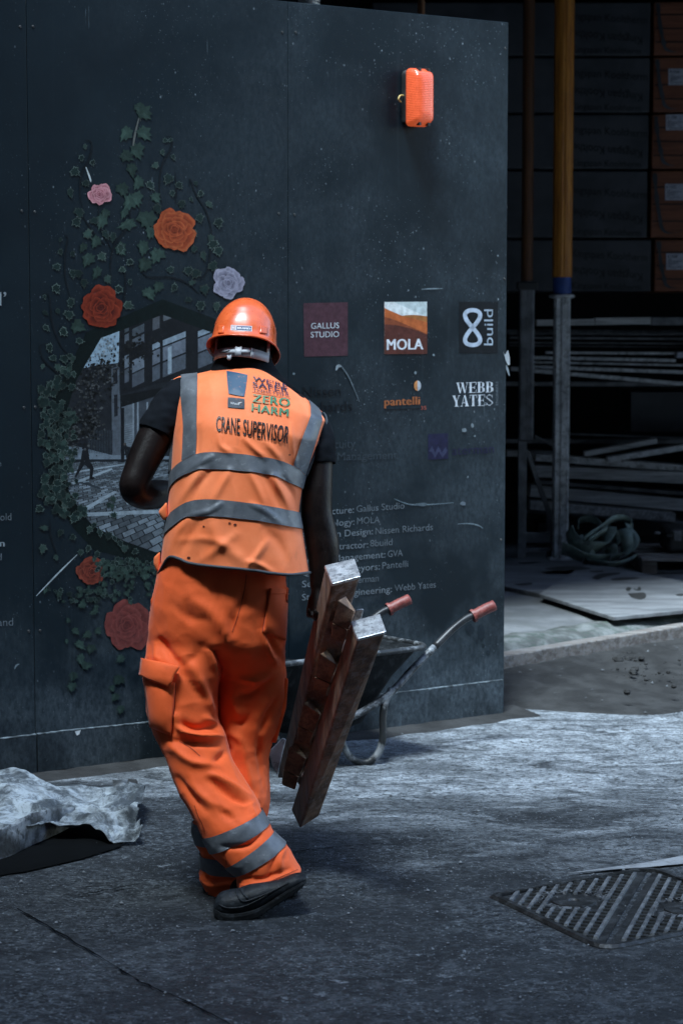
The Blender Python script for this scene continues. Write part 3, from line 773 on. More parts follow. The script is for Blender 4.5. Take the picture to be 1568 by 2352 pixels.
# ---- roses
def rose(F, cx, cy, r, base, dark, light, rot=0.0):
    """printed rose: overlapping petals, each shaded from a deep throat to a pale lip as in the print"""
    V, Fc, C = [], [], []
    k = 0.0034
    mixc = lambda a, b, t: np.array(a) * (1 - t) + np.array(b) * t
    R = random.Random(int(cx * 7 + cy))
    def petal(a, r0, r1, half, tone, curl):
        nonlocal k
        k += 0.00004
        n = 13; i0 = len(V)
        for j in range(n):
            t = j / (n - 1) * 2 - 1
            an = a + t * half
            w = 1 - .30 * abs(t) ** 2.4 + .05 * math.sin(t * 5 + curl * 9) + .03 * math.sin(t * 11 + curl * 4)
            ox, oy = cx + r0 * .5 * math.cos(a), cy + r0 * .5 * math.sin(a)
            for q, (f_, col) in enumerate(((0.15, np.array(dark) * .5), (.50, mixc(base, dark, .80 + .2 * t * curl)), (.80, mixc(base, dark, .15)), (.95, mixc(base, light, .6 * tone)), (1.04, mixc(base, light, .35 * tone)))):
                rr = (r0 + (r1 - r0) * f_) * w if f_ > .2 else r0 * .6
                V.append(W(*F(cx + rr * math.cos(an), cy + rr * math.sin(an)), k + q * 0.000004)); C.append(tuple(np.clip(col, 0, 1)))
        for j in range(n - 1):
            for q in range(4): Fc.append((i0 + j * 5 + q, i0 + j * 5 + q + 1, i0 + (j + 1) * 5 + q + 1, i0 + (j + 1) * 5 + q))
    for ring, (r1, n, half) in enumerate(((1.0, 5, .82), (.86, 4, .80), (.66, 4, .95), (.50, 3, 1.15), (.36, 3, 1.2), (.23, 2, 1.6))):
        for i in range(n):
            petal(rot + i * 2 * math.pi / n + ring * .9 + R.uniform(-.22, .22), r * r1 * .28, r * r1 * R.uniform(.88, 1.08), half * R.uniform(.9, 1.1), R.uniform(.3, 1.0), R.uniform(-1, 1))
    k += .0001; i0 = len(V)
    V.append(W(*F(cx, cy), k)); C.append(tuple(dark))
    for j in range(12): V.append(W(*F(cx + r * .11 * math.cos(j * .5236), cy + r * .085 * math.sin(j * .5236)), k)); C.append(tuple(mixc(base, dark, .5)))
    for j in range(12): Fc.append((i0, i0 + 1 + j, i0 + 1 + (j + 1) % 12))
    mobj("rose_print", V, Fc, M_PRINT, panel['mid'], vcol=C)
rose(FA, 527, 640, 60, (0.30, 0.12, 0.14), (0.13, 0.035, 0.05), (0.46, 0.24, 0.26), .3)
rose(FA, 925, 830, 118, (0.21, 0.036, 0.011), (0.10, 0.014, 0.005), (0.30, 0.085, 0.03), .6)
rose(FA, 533, 1242, 116, (0.115, 0.014, 0.006), (0.020, 0.003, 0.003), (0.17, 0.028, 0.012), 1.1)
rose(FA, 1212, 1112, 84, (0.165, 0.16, 0.21), (0.075, 0.07, 0.10), (0.26, 0.25, 0.31), .1)
rose(FB, 625, 1948, 98, (0.115, 0.020, 0.012), (0.020, 0.005, 0.004), (0.15, 0.04, 0.024), .5)
rose(FW, 725, 770, 142, (0.105, 0.022, 0.019), (0.06, 0.013, 0.012), (0.14, 0.04, 0.034), .9)
st = WP(); st.strip([(455, 495), (475, 550), (482, 575)], 4, .0030, (.30, .33, .34), FA); st.strip([(205, 600), (330, 470), (440, 362)], 3.5, .0050, (.24, .28, .30), FW)
st.strip([(80, 1020), (90, 1000), (108, 990)], 4, .005, (.12, .15, .17), FW)
st.build("scratch_marks", M_PRINT, panel['mid'], colour=True)

# ------------------------------------------------------------------ lettering
_fontcache = {}
def text_mesh(s, thin=0.0, space=1.0):
    key = (s, thin, space)
    if key in _fontcache: return _fontcache[key]
    cu = bpy.data.curves.new("t", 'FONT'); cu.body = s; cu.offset = thin; cu.resolution_u = 3; cu.fill_mode = 'BOTH'; cu.space_character = space
    ob = bpy.data.objects.new("t", cu); COL.objects.link(ob)
    dg = bpy.context.evaluated_depsgraph_get(); dg.update()
    me = bpy.data.meshes.new_from_object(ob.evaluated_get(dg))
    V = np.array([v.co[:] for v in me.vertices]).reshape(-1, 3); F = [tuple(p.vertices) for p in me.polygons]
    bpy.data.objects.remove(ob); bpy.data.curves.remove(cu); bpy.data.meshes.remove(me)
    _fontcache[key] = (V, F)
    return V, F
CAPH = text_mesh("H")[0][:, 1].max()
def text_uv(s, bold=0.0):
    V, F = text_mesh(s)
    u = (V[:, 0] - V[:, 0].min()) / (V[:, 0].max() - V[:, 0].min())
    return u, V[:, 1] / CAPH, F
def text_uvl(s, bold=0.0):
    """bold face: three strikes of the letters side by side, each a hair above the last"""
    V, F = text_mesh(s, 0.0, 1.0 + bold * 1.6)
    if bold <= 0: ks = [(0, 0)]
    else: ks = [(-bold, 0), (0, 1), (bold, 2)] if bold > .02 else [(-bold / 2, 0), (bold / 2, 1)]
    U, VV, FF, LL = [], [], [], []
    for dx, l in ks:
        n = len(U) and sum(len(x) for x in U)
        U.append(V[:, 0] + dx); VV.append(V[:, 1] / CAPH); LL.append(np.full(len(V), l)); FF += [tuple(i + n for i in f) for f in F]
    U = np.concatenate(U); U = (U - U.min()) / (U.max() - U.min())
    return U, np.concatenate(VV), FF, np.concatenate(LL)
def wtext(mb, s, F, a, b, cap, col, off=0.0022, bold=0.0, rot=False):
    u, v, fc, ll = text_uvl(s, bold)
    q = []
    for uu, vv, l in zip(u, v, ll):
        x, y = a[0] + (b[0] - a[0]) * uu, a[1] + (b[1] - a[1]) * uu
        if rot: x -= vv * cap
        else: y -= vv * cap
        q.append(W(*F(x, y), off + l * .00012))
    mb.add(q, fc, col)
LG = (0.085, 0.10, 0.115)
lt = WP()
for (s1, e1, s2, a2, b2) in (("Architecture:", (495, 1546), "Gallus Studio", (512, 1542), (828, 1519)), ("Archaeology:", (498, 1626), "MOLA", (516, 1622), (665, 1612)),
        ("Exhibition Design:", (620, 1689), "Nissen Richards", (637, 1689), (1015, 1661)), ("Main Contractor:", (588, 1776), "8build", (602, 1770), (748, 1760)),
        ("Project Management:", (702, 1842), "GVA", (718, 1840), (817, 1832)), ("Quantity Surveyors:", (665, 1921), "Pantelli", (682, 1917), (852, 1903)),
        ("Services:", (400, 2020), "Waterman", (420, 2018), (658, 1999)), ("Structural Engineering:", (745, 2070), "Webb Yates", (763, 2066), (1035, 2040))):
    sl = (b2[1] - a2[1]) / (b2[0] - a2[0]); a1 = (153, e1[1] - sl * (e1[0] - 153))
    wtext(lt, s1, FL, a1, e1, 43, (0.115, 0.135, 0.155), bold=0.016)
    wtext(lt, s2, FL, a2, b2, 43, LG)
lt.build("credits_print", M_PRINT, panel['right'], colour=True)
lf = WP()
wtext(lf, "d’", FB, (-52, 128), (42, 128), 92, (.17, .19, .21), bold=.02)
wtext(lf, "e", FB, (-24, 1228), (8, 1226), 40, LG)
wtext(lf, "old", FB, (0, 1599), (76, 1596), 48, LG)
wtext(lf, "n", FB, (-4, 1777), (30, 1776), 46, (.19, .22, .245), bold=.022)
wtext(lf, "d", FB, (-22, 1870), (10, 1870), 46, LG)
wtext(lf, "and", FW, (-14, 775), (74, 770), 44, LG)
lf.build("caption_print", M_PRINT, panel['left'], colour=True)
lg = WP()
def sq(pts, off, col): lg.poly(pts, off, col, FL)
sq([(163, 162), (455, 156), (455, 509), (168, 515)], .0012, (0.048, 0.020, 0.028))
wtext(lg, "GALLUS", FL, (212, 331), (397, 327), 38, (.36, .385, .42), bold=.006)
wtext(lg, "STUDIO", FL, (210, 389), (397, 385), 38, (.36, .385, .42), bold=.006)
# wavy layered square
L0, R0, T0, B0 = 697, 978, 154, 498
sq([(L0, T0), (R0, T0 - 2), (R0, B0 - 1), (L0, B0)], .0012, (0.36, 0.42, 0.43))
def wave(f, dz, col):
    pts = [(L0 + (R0 - L0) * i / 30, f(i / 30)) for i in range(31)]
    sq(pts + [(R0, B0 - 1), (L0, B0)], .0012 + dz, col)
wave(lambda t: 154 + 98 * max(0, (t - .22) / .78) ** 1.0 if t > .22 else 154, .0002, (0.50, 0.53, 0.53))
sq([(L0, T0), (L0 + 60, T0), (L0 + 150, 195), (L0 + 215, 250), (L0 + 150, 254), (L0 + 70, 225), (L0, 195)], .0005, (0.42, 0.17, 0.10))
wave(lambda t: 250 + 8 * math.cos(t * 5) - 4 * t, .0003, (0.26, 0.10, 0.03))
wave(lambda t: 192 + 60 * min(1, t * 2.1) ** .9 + 80 * max(0, t - .45) ** 1.3, .0006, (0.33, 0.085, 0.025))
wave(lambda t: 252 + 20 * math.sin(t * 2) + 95 * t ** 1.5, .0007, (0.16, 0.042, 0.018))
wave(lambda t: 290 - 12 * math.sin(t * 3.0) + 70 * t ** 1.2 + 12, .0008, (0.065, 0.020, 0.015))
wtext(lg, "MOLA", FL, (711, 470), (952, 466), 69, (.5, .52, .56), .0024, bold=.03)
sq([(1190, 153), (1447, 152), (1443, 491), (1190, 492)], .0012, (0.003, 0.004, 0.006))
def ring8():
    n = 72; cx, cy = 1278, 323
    V = []
    for i in range(n):
        t = 2 * math.pi * i / n
        r_ = 1.0
        x = 50 * math.sin(2 * t) * 1.0; y = 118 * math.cos(t)
        dx = 100 * math.cos(2 * t); dy = -118 * math.sin(t); L = math.hypot(dx, dy)
        nx, ny = -dy / L, dx / L
        w = 13.5
        V += [W(*FL(cx + x + nx * w, cy + y * 0.98 + ny * w), .0018 + 0.0000 * i), W(*FL(cx + x - nx * w, cy + y * .98 - ny * w), .0018)]
    lg.add(V, [(2 * i, 2 * i + 1, (2 * i + 3) % (2 * n), (2 * i + 2) % (2 * n)) for i in range(n)], (0.32, 0.37, 0.45))
ring8()
wtext(lg, "build", FL, (1412, 440), (1412, 203), 58, (.26, .31, .37), .0018, rot=True)
wtext(lg, "Nissen", FL, (157, 781), (408, 774), 66, (.003, .004, .006), bold=.012)
wtext(lg, "Richards", FL, (157, 884), (485, 872), 66, (.003, .004, .006), bold=.012)
wtext(lg, "pantelli", FL, (695, 839), (931, 830), 52, (.26, .085, .03), bold=.03)
sq([(695, 862), (930, 855), (930, 862), (695, 869)], .0015, (.004, .004, .006))
wtext(lg, "35", FL, (936, 866), (972, 864), 24, (.26, .06, .04), bold=.015)
sq([(912 + 26 * math.cos(t), 707 + 36 * math.sin(t)) for t in np.linspace(0, 6.283, 25)[:-1]], .0014, (.003, .004, .006))
sq([(915 + 23 * math.cos(t), 707 + 34 * math.sin(t)) for t in np.linspace(math.pi / 2, 3 * math.pi / 2, 14)], .0018, (.40, .17, .06))
sq([(915 + 23 * math.cos(t), 707 + 34 * math.sin(t)) for t in np.linspace(-math.pi / 2, math.pi / 2, 14)], .0018, (.33, .36, .40))
# high-contrast serif capitals
def serif(word, x0, x1, yb, cap, sl):
    n = len(word); cw = (x1 - x0) / sum({'W': 1.45, 'A': 1.1}.get(c, 1) for c in word); x = x0
    C = (.44, .47, .51); o = .0018
    for ch in word:
        w = cw * {'W': 1.45, 'A': 1.1}.get(ch, 1); g = w * .06; a, b = x + g, x + w - g; ww = b - a
        yy = lambda X, h: yb + sl * (X - x0) - h * cap
        T_, th = w * .24 / {'W': 1.3}.get(ch, 1), cap * .05
        def q(p, d=0.0): sq([(X, yy(X, h)) for X, h in p], o + d, C)
        def bar(X0, X1, h0, h1): q([(X0, h0), (X1, h0), (X1, h1), (X0, h1)])
        if ch in 'EB': bar(a + ww * .12, a + ww * .12 + T_, 0, 1)
        if ch == 'E':
            for h in (0, .47, .95): bar(a, b - (ww * .2 if h == .47 else 0), h, h + .05)
            bar(b - 2.5, b, 0, .28); bar(b - 2.5, b, .74, 1); bar(b - ww * .2 - 2.5, b - ww * .2, .36, .64)
        elif ch == 'B':
            bar(a, a + ww * .6, 0, .05); bar(a, a + ww * .6, .95, 1); bar(a + ww * .2, a + ww * .6, .49, .54)
            q([(a + ww * .6, .0), (b, .12), (b, .40), (a + ww * .6, .53), (b - T_ * 1.1, .38), (b - T_ * 1.1, .14)])
            q([(a + ww * .6, .49), (b - 3, .62), (b - 3, .88), (a + ww * .6, 1), (b - T_ * 1.15, .86), (b - T_ * 1.15, .64)])
        elif ch == 'W':
            for k in (0, .42): q([(a + ww * k, 1), (a + ww * k + T_ * .9, 1), (a + ww * (k + .30) + T_ * .45, 0), (a + ww * (k + .30) - T_ * .1, 0)])
            for k in (0, .42): q([(a + ww * (k + .30) + 1, 0), (a + ww * (k + .30) + 4, 0), (a + ww * (k + .55) + 3, 1), (a + ww * (k + .55), 1)])
            bar(a - 3, a + T_ * 1.2, .95, 1); bar(a + ww * .36, a + ww * .42 + T_, .95, 1); bar(b - 8, b + 3, .95, 1)
        elif ch == 'A':
            q([(a + ww * .45, 1), (a + ww * .58, 1), (b - 1, 0), (b - T_ * 1.3, 0)]); q([(a + ww * .45, 1), (a + ww * .50, .98), (a + ww * .13, 0), (a + ww * .08, 0)])
            bar(a + ww * .2, b - ww * .25, .30, .35); bar(a - 2, a + ww * .26, 0, .05); bar(b - T_ * 1.7, b + 2, 0, .05)
        elif ch == 'Y':
            q([(a, 1), (a + T_ * 1.2, 1), (a + ww * .62, .48), (a + ww * .62, .40), (a + ww * .40, .40)]); q([(b - 6, 1), (b - 2, 1), (a + ww * .62, .45), (a + ww * .56, .48)])
            bar(a + ww * .40, a + ww * .40 + T_, 0, .5); bar(a - 2, a + T_ * 1.4, .95, 1); bar(b - 10, b + 2, .95, 1); bar(a + ww * .25, a + ww * .8, 0, .05)
        elif ch == 'T':
            bar(a + ww * .5 - T_ / 2, a + ww * .5 + T_ / 2, 0, 1); bar(a, b, .95, 1); bar(a, a + 2.5, .72, 1); bar(b - 2.5, b, .72, 1); bar(a + ww * .25, a + ww * .75, 0, .05)
        elif ch == 'S':
            c1 = smooth_poly([(b - ww * .1, .80), (a + ww * .5, .975), (a + ww * .1, .76), (a + ww * .5, .52), (b - ww * .08, .26), (a + ww * .5, .025), (a + ww * .08, .2)], 6)
            for i in range(len(c1) - 1):
                t = i / (len(c1) - 1); wd = T_ * (.18 + .62 * math.exp(-((t - .5) / .2) ** 2)) / 2
                (p, h), (p2, h2) = c1[i], c1[i + 1]
                q([(p - wd, h), (p + wd, h), (p2 + wd, h2), (p2 - wd, h2)], i * 2e-6); q([(p, h - .028), (p, h + .028), (p2, h2 + .028), (p2, h2 - .028)], 1e-4 + i * 2e-6)
            bar(b - ww * .1 - 2, b - ww * .1, .70, .98); bar(a + ww * .06, a + ww * .06 + 2, .02, .3)
        x += w
serif("WEBB", 1168, 1417, 757, 70, -.03)
serif("YATES", 1143, 1416, 846, 74, -.03)
wtext(lg, "ENGINEERS", FL, (1446, 835), (1446, 680), 15, (.10, .12, .135), .0018, rot=True)
FC_ = (.026, .034, .042)
wtext(lg, "Acuity", FL, (312, 1122), (505, 1115), 56, FC_)
wtext(lg, "Management", FL, (387, 1201), (780, 1188), 52, FC_)
sq([(985, 1027), (1117, 1021), (1117, 1190), (985, 1196)], .0014, (.009, .009, .030))
sq([(990, 1140), (1010, 1105), (1030, 1150), (1052, 1105), (1075, 1150), (1100, 1110), (1112, 1135), (1080, 1185), (1055, 1140), (1030, 1185), (1008, 1145)], .0018, (.022, .025, .055))
wtext(lg, "aterman", FL, (1142, 1166), (1420, 1150), 60, (.010, .010, .030), .0018, bold=.02)
lg.build("logo_print", M_PRINT, panel['right'], colour=True)
sc = WP()
sc.strip([(375, 600), (385, 575), (402, 570), (420, 590), (460, 650), (500, 740), (530, 812)], 3, .0035, (.075, .095, .11), FL)
sc.strip([(375, 605), (388, 578), (410, 580)], 7, .0038, (.20, .235, .26), FL)
sc.poly([(1480, 480), (1490, 505), (1500, 490), (1512, 470), (1522, 520), (1524, 568), (1512, 572), (1498, 545)], .0022, (.30, .33, .35), FL)
sc.strip([(1500, 570), (1508, 600), (1520, 640)], 5, .0022, (.16, .19, .21), FL)
sc.strip([(940, 70), (1010, 66), (1080, 65)], 3, .003, (.12, .15, .17), FL)
sc.strip([(760, 1455), (860, 1490), (980, 1492), (1150, 1480)], 3, .003, (.09, .12, .14), FL)
sc.strip([(900, 1490), (950, 1492), (975, 1488)], 8, .0032, (.06, .08, .095), FL)
sc.strip([(1180, 1620), (1260, 1618), (1320, 1632), (1345, 1650)], 3, .003, (.10, .13, .15), FL)
sc.strip([(1195, 1488), (1215, 1485), (1230, 1492)], 9, .003, (.08, .10, .12), FL)
for x, y, r in ((1225, 1000, 14), (1215, 1000, 10), (1275, 970, 12), (900, 622, 9), (1020, 505, 8), (1292, 1038, 7), (98, 628, 8), (1245, 1310, 6)):
    sc.poly([(x + r * random.uniform(.6, 1.1) * math.cos(t), y + r * random.uniform(.7, 1.4) * math.sin(t)) for t in np.linspace(0, 6.28, 9)[:-1]], .0033, (.14, .17, .19), FL)
sc.build("scratch_marks", M_PRINT, panel['right'], colour=True)
# dark wet splashes low on the board
wsp = WP()
for x, y, a, b in ((1300, 610, 26, 40), (1372, 628, 24, 56), (1345, 685, 10, 12), (1386, 715, 10, 14), (1415, 757, 13, 17), (985, 460, 14, 12), (990, 505, 13, 14)):
    wsp.poly([(x + a * random.uniform(.85, 1.1) * math.cos(t), y + b * random.uniform(.85, 1.1) * math.sin(t)) for t in np.linspace(0, 6.28, 19)[:-1]], .0012, (.006, .011, .016), FG)
wsp.build("wet_splash", M_PRINT, panel['right'], colour=True)

# ------------------------------------------------------------------ wall lamp
def rrect(w, h, r, n=5):
    pts = []
    for cx, cy, a0 in ((w / 2 - r, h / 2 - r, 0), (-w / 2 + r, h / 2 - r, 90), (-w / 2 + r, -h / 2 + r, 180), (w / 2 - r, -h / 2 + r, 270)):
        for i in range(n + 1):
            a = rad(a0 + 90 * i / n); pts.append((cx + r * math.cos(a), cy + r * math.sin(a)))
    return pts
lc = W(*FV(655, 750))
lamp = thing("wall_lamp", lc - Vector((0, 0, .12)), "oblong amber bulkhead lamp with black base high on the hoarding", "lamp")
def loft(secs, cap=True):
    m = MB(); n = len(secs[0]); V = [p for s_ in secs for p in s_]; F = []
    for i in range(len(secs) - 1):
        for k in range(n): F.append((i * n + k, i * n + (k + 1) % n, (i + 1) * n + (k + 1) % n, (i + 1) * n + k))
    if cap: F += [tuple(range(n - 1, -1, -1)), tuple(range((len(secs) - 1) * n, len(secs) * n))]
    return m.add(V, F)
def lsec(w, h, r, d): return [lc + WU * x + Vector((0, 0, y)) + WN * d for x, y in rrect(w, h, r)]
loft([lsec(.100, .222, .02, .0005), lsec(.102, .226, .02, .012), lsec(.098, .22, .02, .030)]).build("base", M_BLACKPL, lamp)
lens = loft([lsec(.100, .232, .018, .0305), lsec(.102, .234, .02, .040), lsec(.098, .228, .022, .066), lsec(.086, .200, .02, .092), lsec(.070, .186, .018, .098), lsec(.03, .12, .01, .0995)]).build("lens", M_LENS, lamp, smooth=True)
for s_ in (1, -1):
    for x in (-.022, .022):
        m = MB(); m.box(lc + WU * x + Vector((0, 0, s_ * .1085)) + WN * .082, (.010, .020, .012), Matrix((WU, -WN, Vector((0, 0, 1)))).transposed())
        m.build("clip_slot", M_BLACKPL, lens)
m = MB(); c0 = lc - WU * .05
m.tube(smooth_poly([c0 + WN * .014 + Vector((0, 0, .008)), c0 - WU * .022 + WN * .022 + Vector((0, 0, .006)), c0 - WU * .032 + WN * .024 + Vector((0, 0, -.010)), c0 - WU * .016 + WN * .018 + Vector((0, 0, -.020))], 6), .0032, 8)
m.build("cable_loop", M_CABLE, lamp)

# ------------------------------------------------------------------ building shell behind the hoarding
SF = 0.17                                             # floor level inside
sa_, sb_ = gnd(1160, 1505, SF - 0.02), gnd(1568, 1437, SF - 0.02)
SD = Vector((sb_.x - sa_.x, sb_.y - sa_.y, 0)).normalized(); SN = Vector((SD.y, -SD.x, 0))
bld = thing("site_building", (3, 14, 0), "dark unlit concrete shell of the building site behind the hoarding", "building")
def hz_box(m, x0, x1, y0, y1, z0, z1): m.hexa([(x0, y0, z0), (x1, y0, z0), (x1, y1, z0), (x0, y1, z0), (x0, y0, z1), (x1, y0, z1), (x1, y1, z1), (x0, y1, z1)])
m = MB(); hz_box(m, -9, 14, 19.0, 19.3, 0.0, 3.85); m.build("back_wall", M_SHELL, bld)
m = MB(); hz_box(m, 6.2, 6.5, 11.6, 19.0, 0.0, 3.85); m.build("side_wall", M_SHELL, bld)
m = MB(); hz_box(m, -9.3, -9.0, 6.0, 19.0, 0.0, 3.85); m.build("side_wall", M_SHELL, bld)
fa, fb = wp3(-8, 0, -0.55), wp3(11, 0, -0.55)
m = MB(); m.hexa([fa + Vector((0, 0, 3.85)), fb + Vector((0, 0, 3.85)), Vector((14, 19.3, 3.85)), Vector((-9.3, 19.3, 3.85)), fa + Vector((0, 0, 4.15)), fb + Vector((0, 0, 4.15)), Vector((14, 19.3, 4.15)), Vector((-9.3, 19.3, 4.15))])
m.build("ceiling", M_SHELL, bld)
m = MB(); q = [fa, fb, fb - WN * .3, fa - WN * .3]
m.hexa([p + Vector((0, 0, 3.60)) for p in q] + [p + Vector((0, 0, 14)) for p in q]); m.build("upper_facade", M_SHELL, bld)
# floor inside
m = MB()
e0, e1 = sa_ - SD * 7 - SN * .30, sa_ + SD * 9 - SN * .30
n = 90
V, F = [], []
for i in range(n + 1):
    p = e0.lerp(e1, i / n); q = p + SN * (0.05 * noise.noise((i * .4, 2, 0)) + .03 * noise.noise((i * 1.3, 5, 0)))
    far = Vector((p.x - SN.x * 9, p.y - SN.y * 9, 0))
    V += [(far.x, far.y, SF), (p.x - SN.x * .25, p.y - SN.y * .25, SF), (q.x, q.y, SF - .012 + .01 * noise.noise((i * .9, 1, 0))), (q.x + SN.x * .02, q.y + SN.y * .02, -0.05)]
for i in range(n):
    for k in range(3): F.append((i * 4 + k, i * 4 + k + 1, i * 4 + 5 + k, i * 4 + 4 + k))
tag(mobj("site_floor", V, F, M_SLAB, smooth=False), "pale dusty concrete floor slab inside the site gateway", kind="structure")
# bank of trampled soil up to the sill, with a ragged toe
V, F = [], []
n, mrow = 120, 30
for i in range(n + 1):
    along = -.9 + 7.5 * i / n
    toe = .10 + .93 / (1 + math.exp(-(along + .30) * 9)) + (1 / (1 + math.exp(-(along - .1) * 8))) * ( .16 * noise.noise((along * 2.0, 0, 1)) + .09 * noise.noise((along * 6, 3, 1)) + .04 * noise.noise((along * 17, 3, 1))) + max(0, along - .5) * .02
    for j in range(mrow + 1):
        t = j / mrow
        p = sa_ + SD * along + SN * (t * toe - 0.02)
        z = (0.092 * (1 - t) ** 1.4) + (0.02 * noise.noise((p.x * 7, p.y * 7, 0)) + .014 * noise.noise((p.x * 19, p.y * 19, 4))) * (1 - t) ** .4 * min(1, t * 9 + .25)
        z = z if j < mrow else -0.012
        V.append((p.x, p.y, max(z, 0.002 if j < mrow else -.012)))
for i in range(n):
    for j in range(mrow): F.append((i * (mrow + 1) + j, i * (mrow + 1) + j + 1, (i + 1) * (mrow + 1) + j + 1, (i + 1) * (mrow + 1) + j))
tag(mobj("soil_bank", V, F, M_SOIL, smooth=True), "dark trodden soil ramped up to the gateway timber", kind="structure")
# strip of dirt collected along the hoarding foot
V, F = [], []
for i in range(161):
    u = -1.6 + (WLEN + 1.72) * i / 160
    wdt = .13 + .05 * noise.noise((u * 1.5, 9, 0)) + .03 * noise.noise((u * 7, 9, 0))
    for j in range(9):
        t = j / 8
        p = wp3(u, 0, -0.08 + t * (wdt + .08))
        z = .020 * (1 - t) ** .8 + .008 * noise.noise((p.x * 14, p.y * 14, 2)) * (1 - t)
        V.append((p.x, p.y, max(z, .003) if j < 8 else -.006))
for i in range(160):
    for j in range(8): F.append((i * 9 + j, i * 9 + j + 1, i * 9 + 10 + j, i * 9 + 9 + j))
tag(mobj("dirt_strip", V, F, M_SOIL, smooth=True), "dark dirt gathered along the foot of the hoarding", kind="structure")
# unseen buildings behind and to the left, placed and sized to shade the street
opp = thing("shading_building", (0, -2, 0), "tall plain unseen building across the road behind the viewer, sized to shade the foreground", "building")
end_b = thing("shading_building", (-6, 3, 0), "tall unseen building added on the left to block the sky there", "building")
m = MB(); hz_box(m, -10, -5.5, -1.9, 6.0, -.02, 18); m.build("wall", M_SHELL, end_b)
m = MB(); hz_box(m, -30, 30, -5, -2, -.02, 21.5); m.build("wall", M_SHELL, opp)

# ------------------------------------------------------------------ lattice girder carried by the worker
def G(x, y, Y): return at(*FG(x, y), Y)
gird = thing("lattice_girder", G(290, 1800, 7.0), "scuffed brown timber lattice girder with zinc end caps, held by the worker", "girder")
def chord(top, bot):
    """top, bot: picture points A B C D with their distances -> 8 corners"""
    T = [G(*p) for p in top]; B = [G(*p) for p in bot]
    return T, B
GY0, GY1 = 6.10, 6.78
# near (right) chord: D near-left edge, C near-right, A far-left
Tn, Bn = chord([(600, 670, GY0), (775, 625, GY0 + .012), (735, 518, GY0 + .105), (555, 565, GY0 + .095)],
               [(235, 1862, GY1), (358, 1782, GY1 + .012), (318, 1680, GY1 + .105), (180, 1745, GY1 + .095)])
Tf, Bf = chord([(440, 325, GY0 + .10), (615, 278, GY0 + .112), (575, 170, GY0 + .205), (395, 212, GY0 + .195)],
               [(150, 1545, GY1 + .10), (262, 1490, GY1 + .112), (222, 1400, GY1 + .205), (92, 1548, GY1 + .195)])
def hexpart(B, T, name, mat, parent, bv=.004):
    m = MB(); m.hexa([B[0], B[1], B[2], B[3], T[0], T[1], T[2], T[3]])
    return bevel(m.build(name, mat, parent), bv, 2)
def lerp4(T, B, t): return [a.lerp(b, t) for a, b in zip(T, B)]
for T, B in ((Tn, Bn), (Tf, Bf)):
    ch = hexpart(B, lerp4(T, B, .006), "chord", M_CHORD, gird, .006)
    cen = sum(T, Vector()) / 4
    up = (T[0] - B[0]).normalized()
    cap = [cen + (p - cen) * 1.035 for p in T]
    m = MB(); low = [p - up * .010 for p in cap]
    m.hexa(low + [p + up * .003 for p in cap])
    bevel(m.build("end_cap", M_CAP, gird), .002, 2)
    # saw-worn notch ends
# web: timber diagonals zig-zagging between the two chords
def mid4(T, B, t): return sum(lerp4(T, B, t), Vector()) / 4
nd = 8
for i in range(nd):      # back diagonals, leaning the other way
    t0 = .075 + i * .112
    a_, b_ = mid4(Tn, Bn, t0 + .02), mid4(Tf, Bf, t0 + .10)
    ax = (Tn[0] - Bn[0]).normalized()
    m = MB(); m.beam(a_ + Vector((0, .045, 0)), b_ + Vector((0, .03, 0)), .040, .045, up=ax)
    bevel(m.build("web_diagonal", M_DIAG, gird), .004, 2)
bp_ = [(452, 430), (565, 480), (330, 1400), (190, 1600), (150, 1480)]
m = MB(); n_ = len(bp_); Vb = [G(x, y, GY0 + (GY1 - GY0) * ((y - 565) / 1180.0) + dy_) for dy_ in (.150, .175) for x, y in bp_]
m.add(Vb, [tuple(range(n_)), tuple(range(2 * n_ - 1, n_ - 1, -1))] + [(i, n_ + i, n_ + (i + 1) % n_, (i + 1) % n_) for i in range(n_)])
m.build("web_board", M_CHORD, gird)
def gyt(x, y): return GY0 + (GY1 - GY0) * ((y - 565) / 1180.0)
for sx_, sy_ in ((112, -335), (0, 0), (-104, 310), (-196, 588)):   # front diagonals: sawn faces, lit top ends
    fr = [(362, 762), (470, 834), (428, 948), (322, 1020)]
    fr = [(330, 905), (362, 762), (470, 834), (428, 948)]
    F3 = [G(x + sx_, y + sy_, gyt(x + sx_, y + sy_) + .090) for x, y in fr]
    bk = [(345, 870), (414, 733), (474, 828), (440, 930)]
    B3 = [G(x + sx_, y + sy_, gyt(x + sx_, y + sy_) + .150) for x, y in bk]
    m = MB(); m.hexa(B3 + F3); bevel(m.build("web_diagonal", M_DIAG, gird), .003, 2)
    fr = [(322, 1000), (330, 908), (426, 952), (402, 1030)]
    F3 = [G(x + sx_, y + sy_, gyt(x + sx_, y + sy_) + .105) for x, y in fr]
    B3 = [G(x + sx_ - 4, y + sy_ - 10, gyt(x + sx_, y + sy_) + .155) for x, y in fr]
    m = MB(); m.hexa(B3 + F3); bevel(m.build("web_diagonal", M_DIAG, gird), .003, 2)
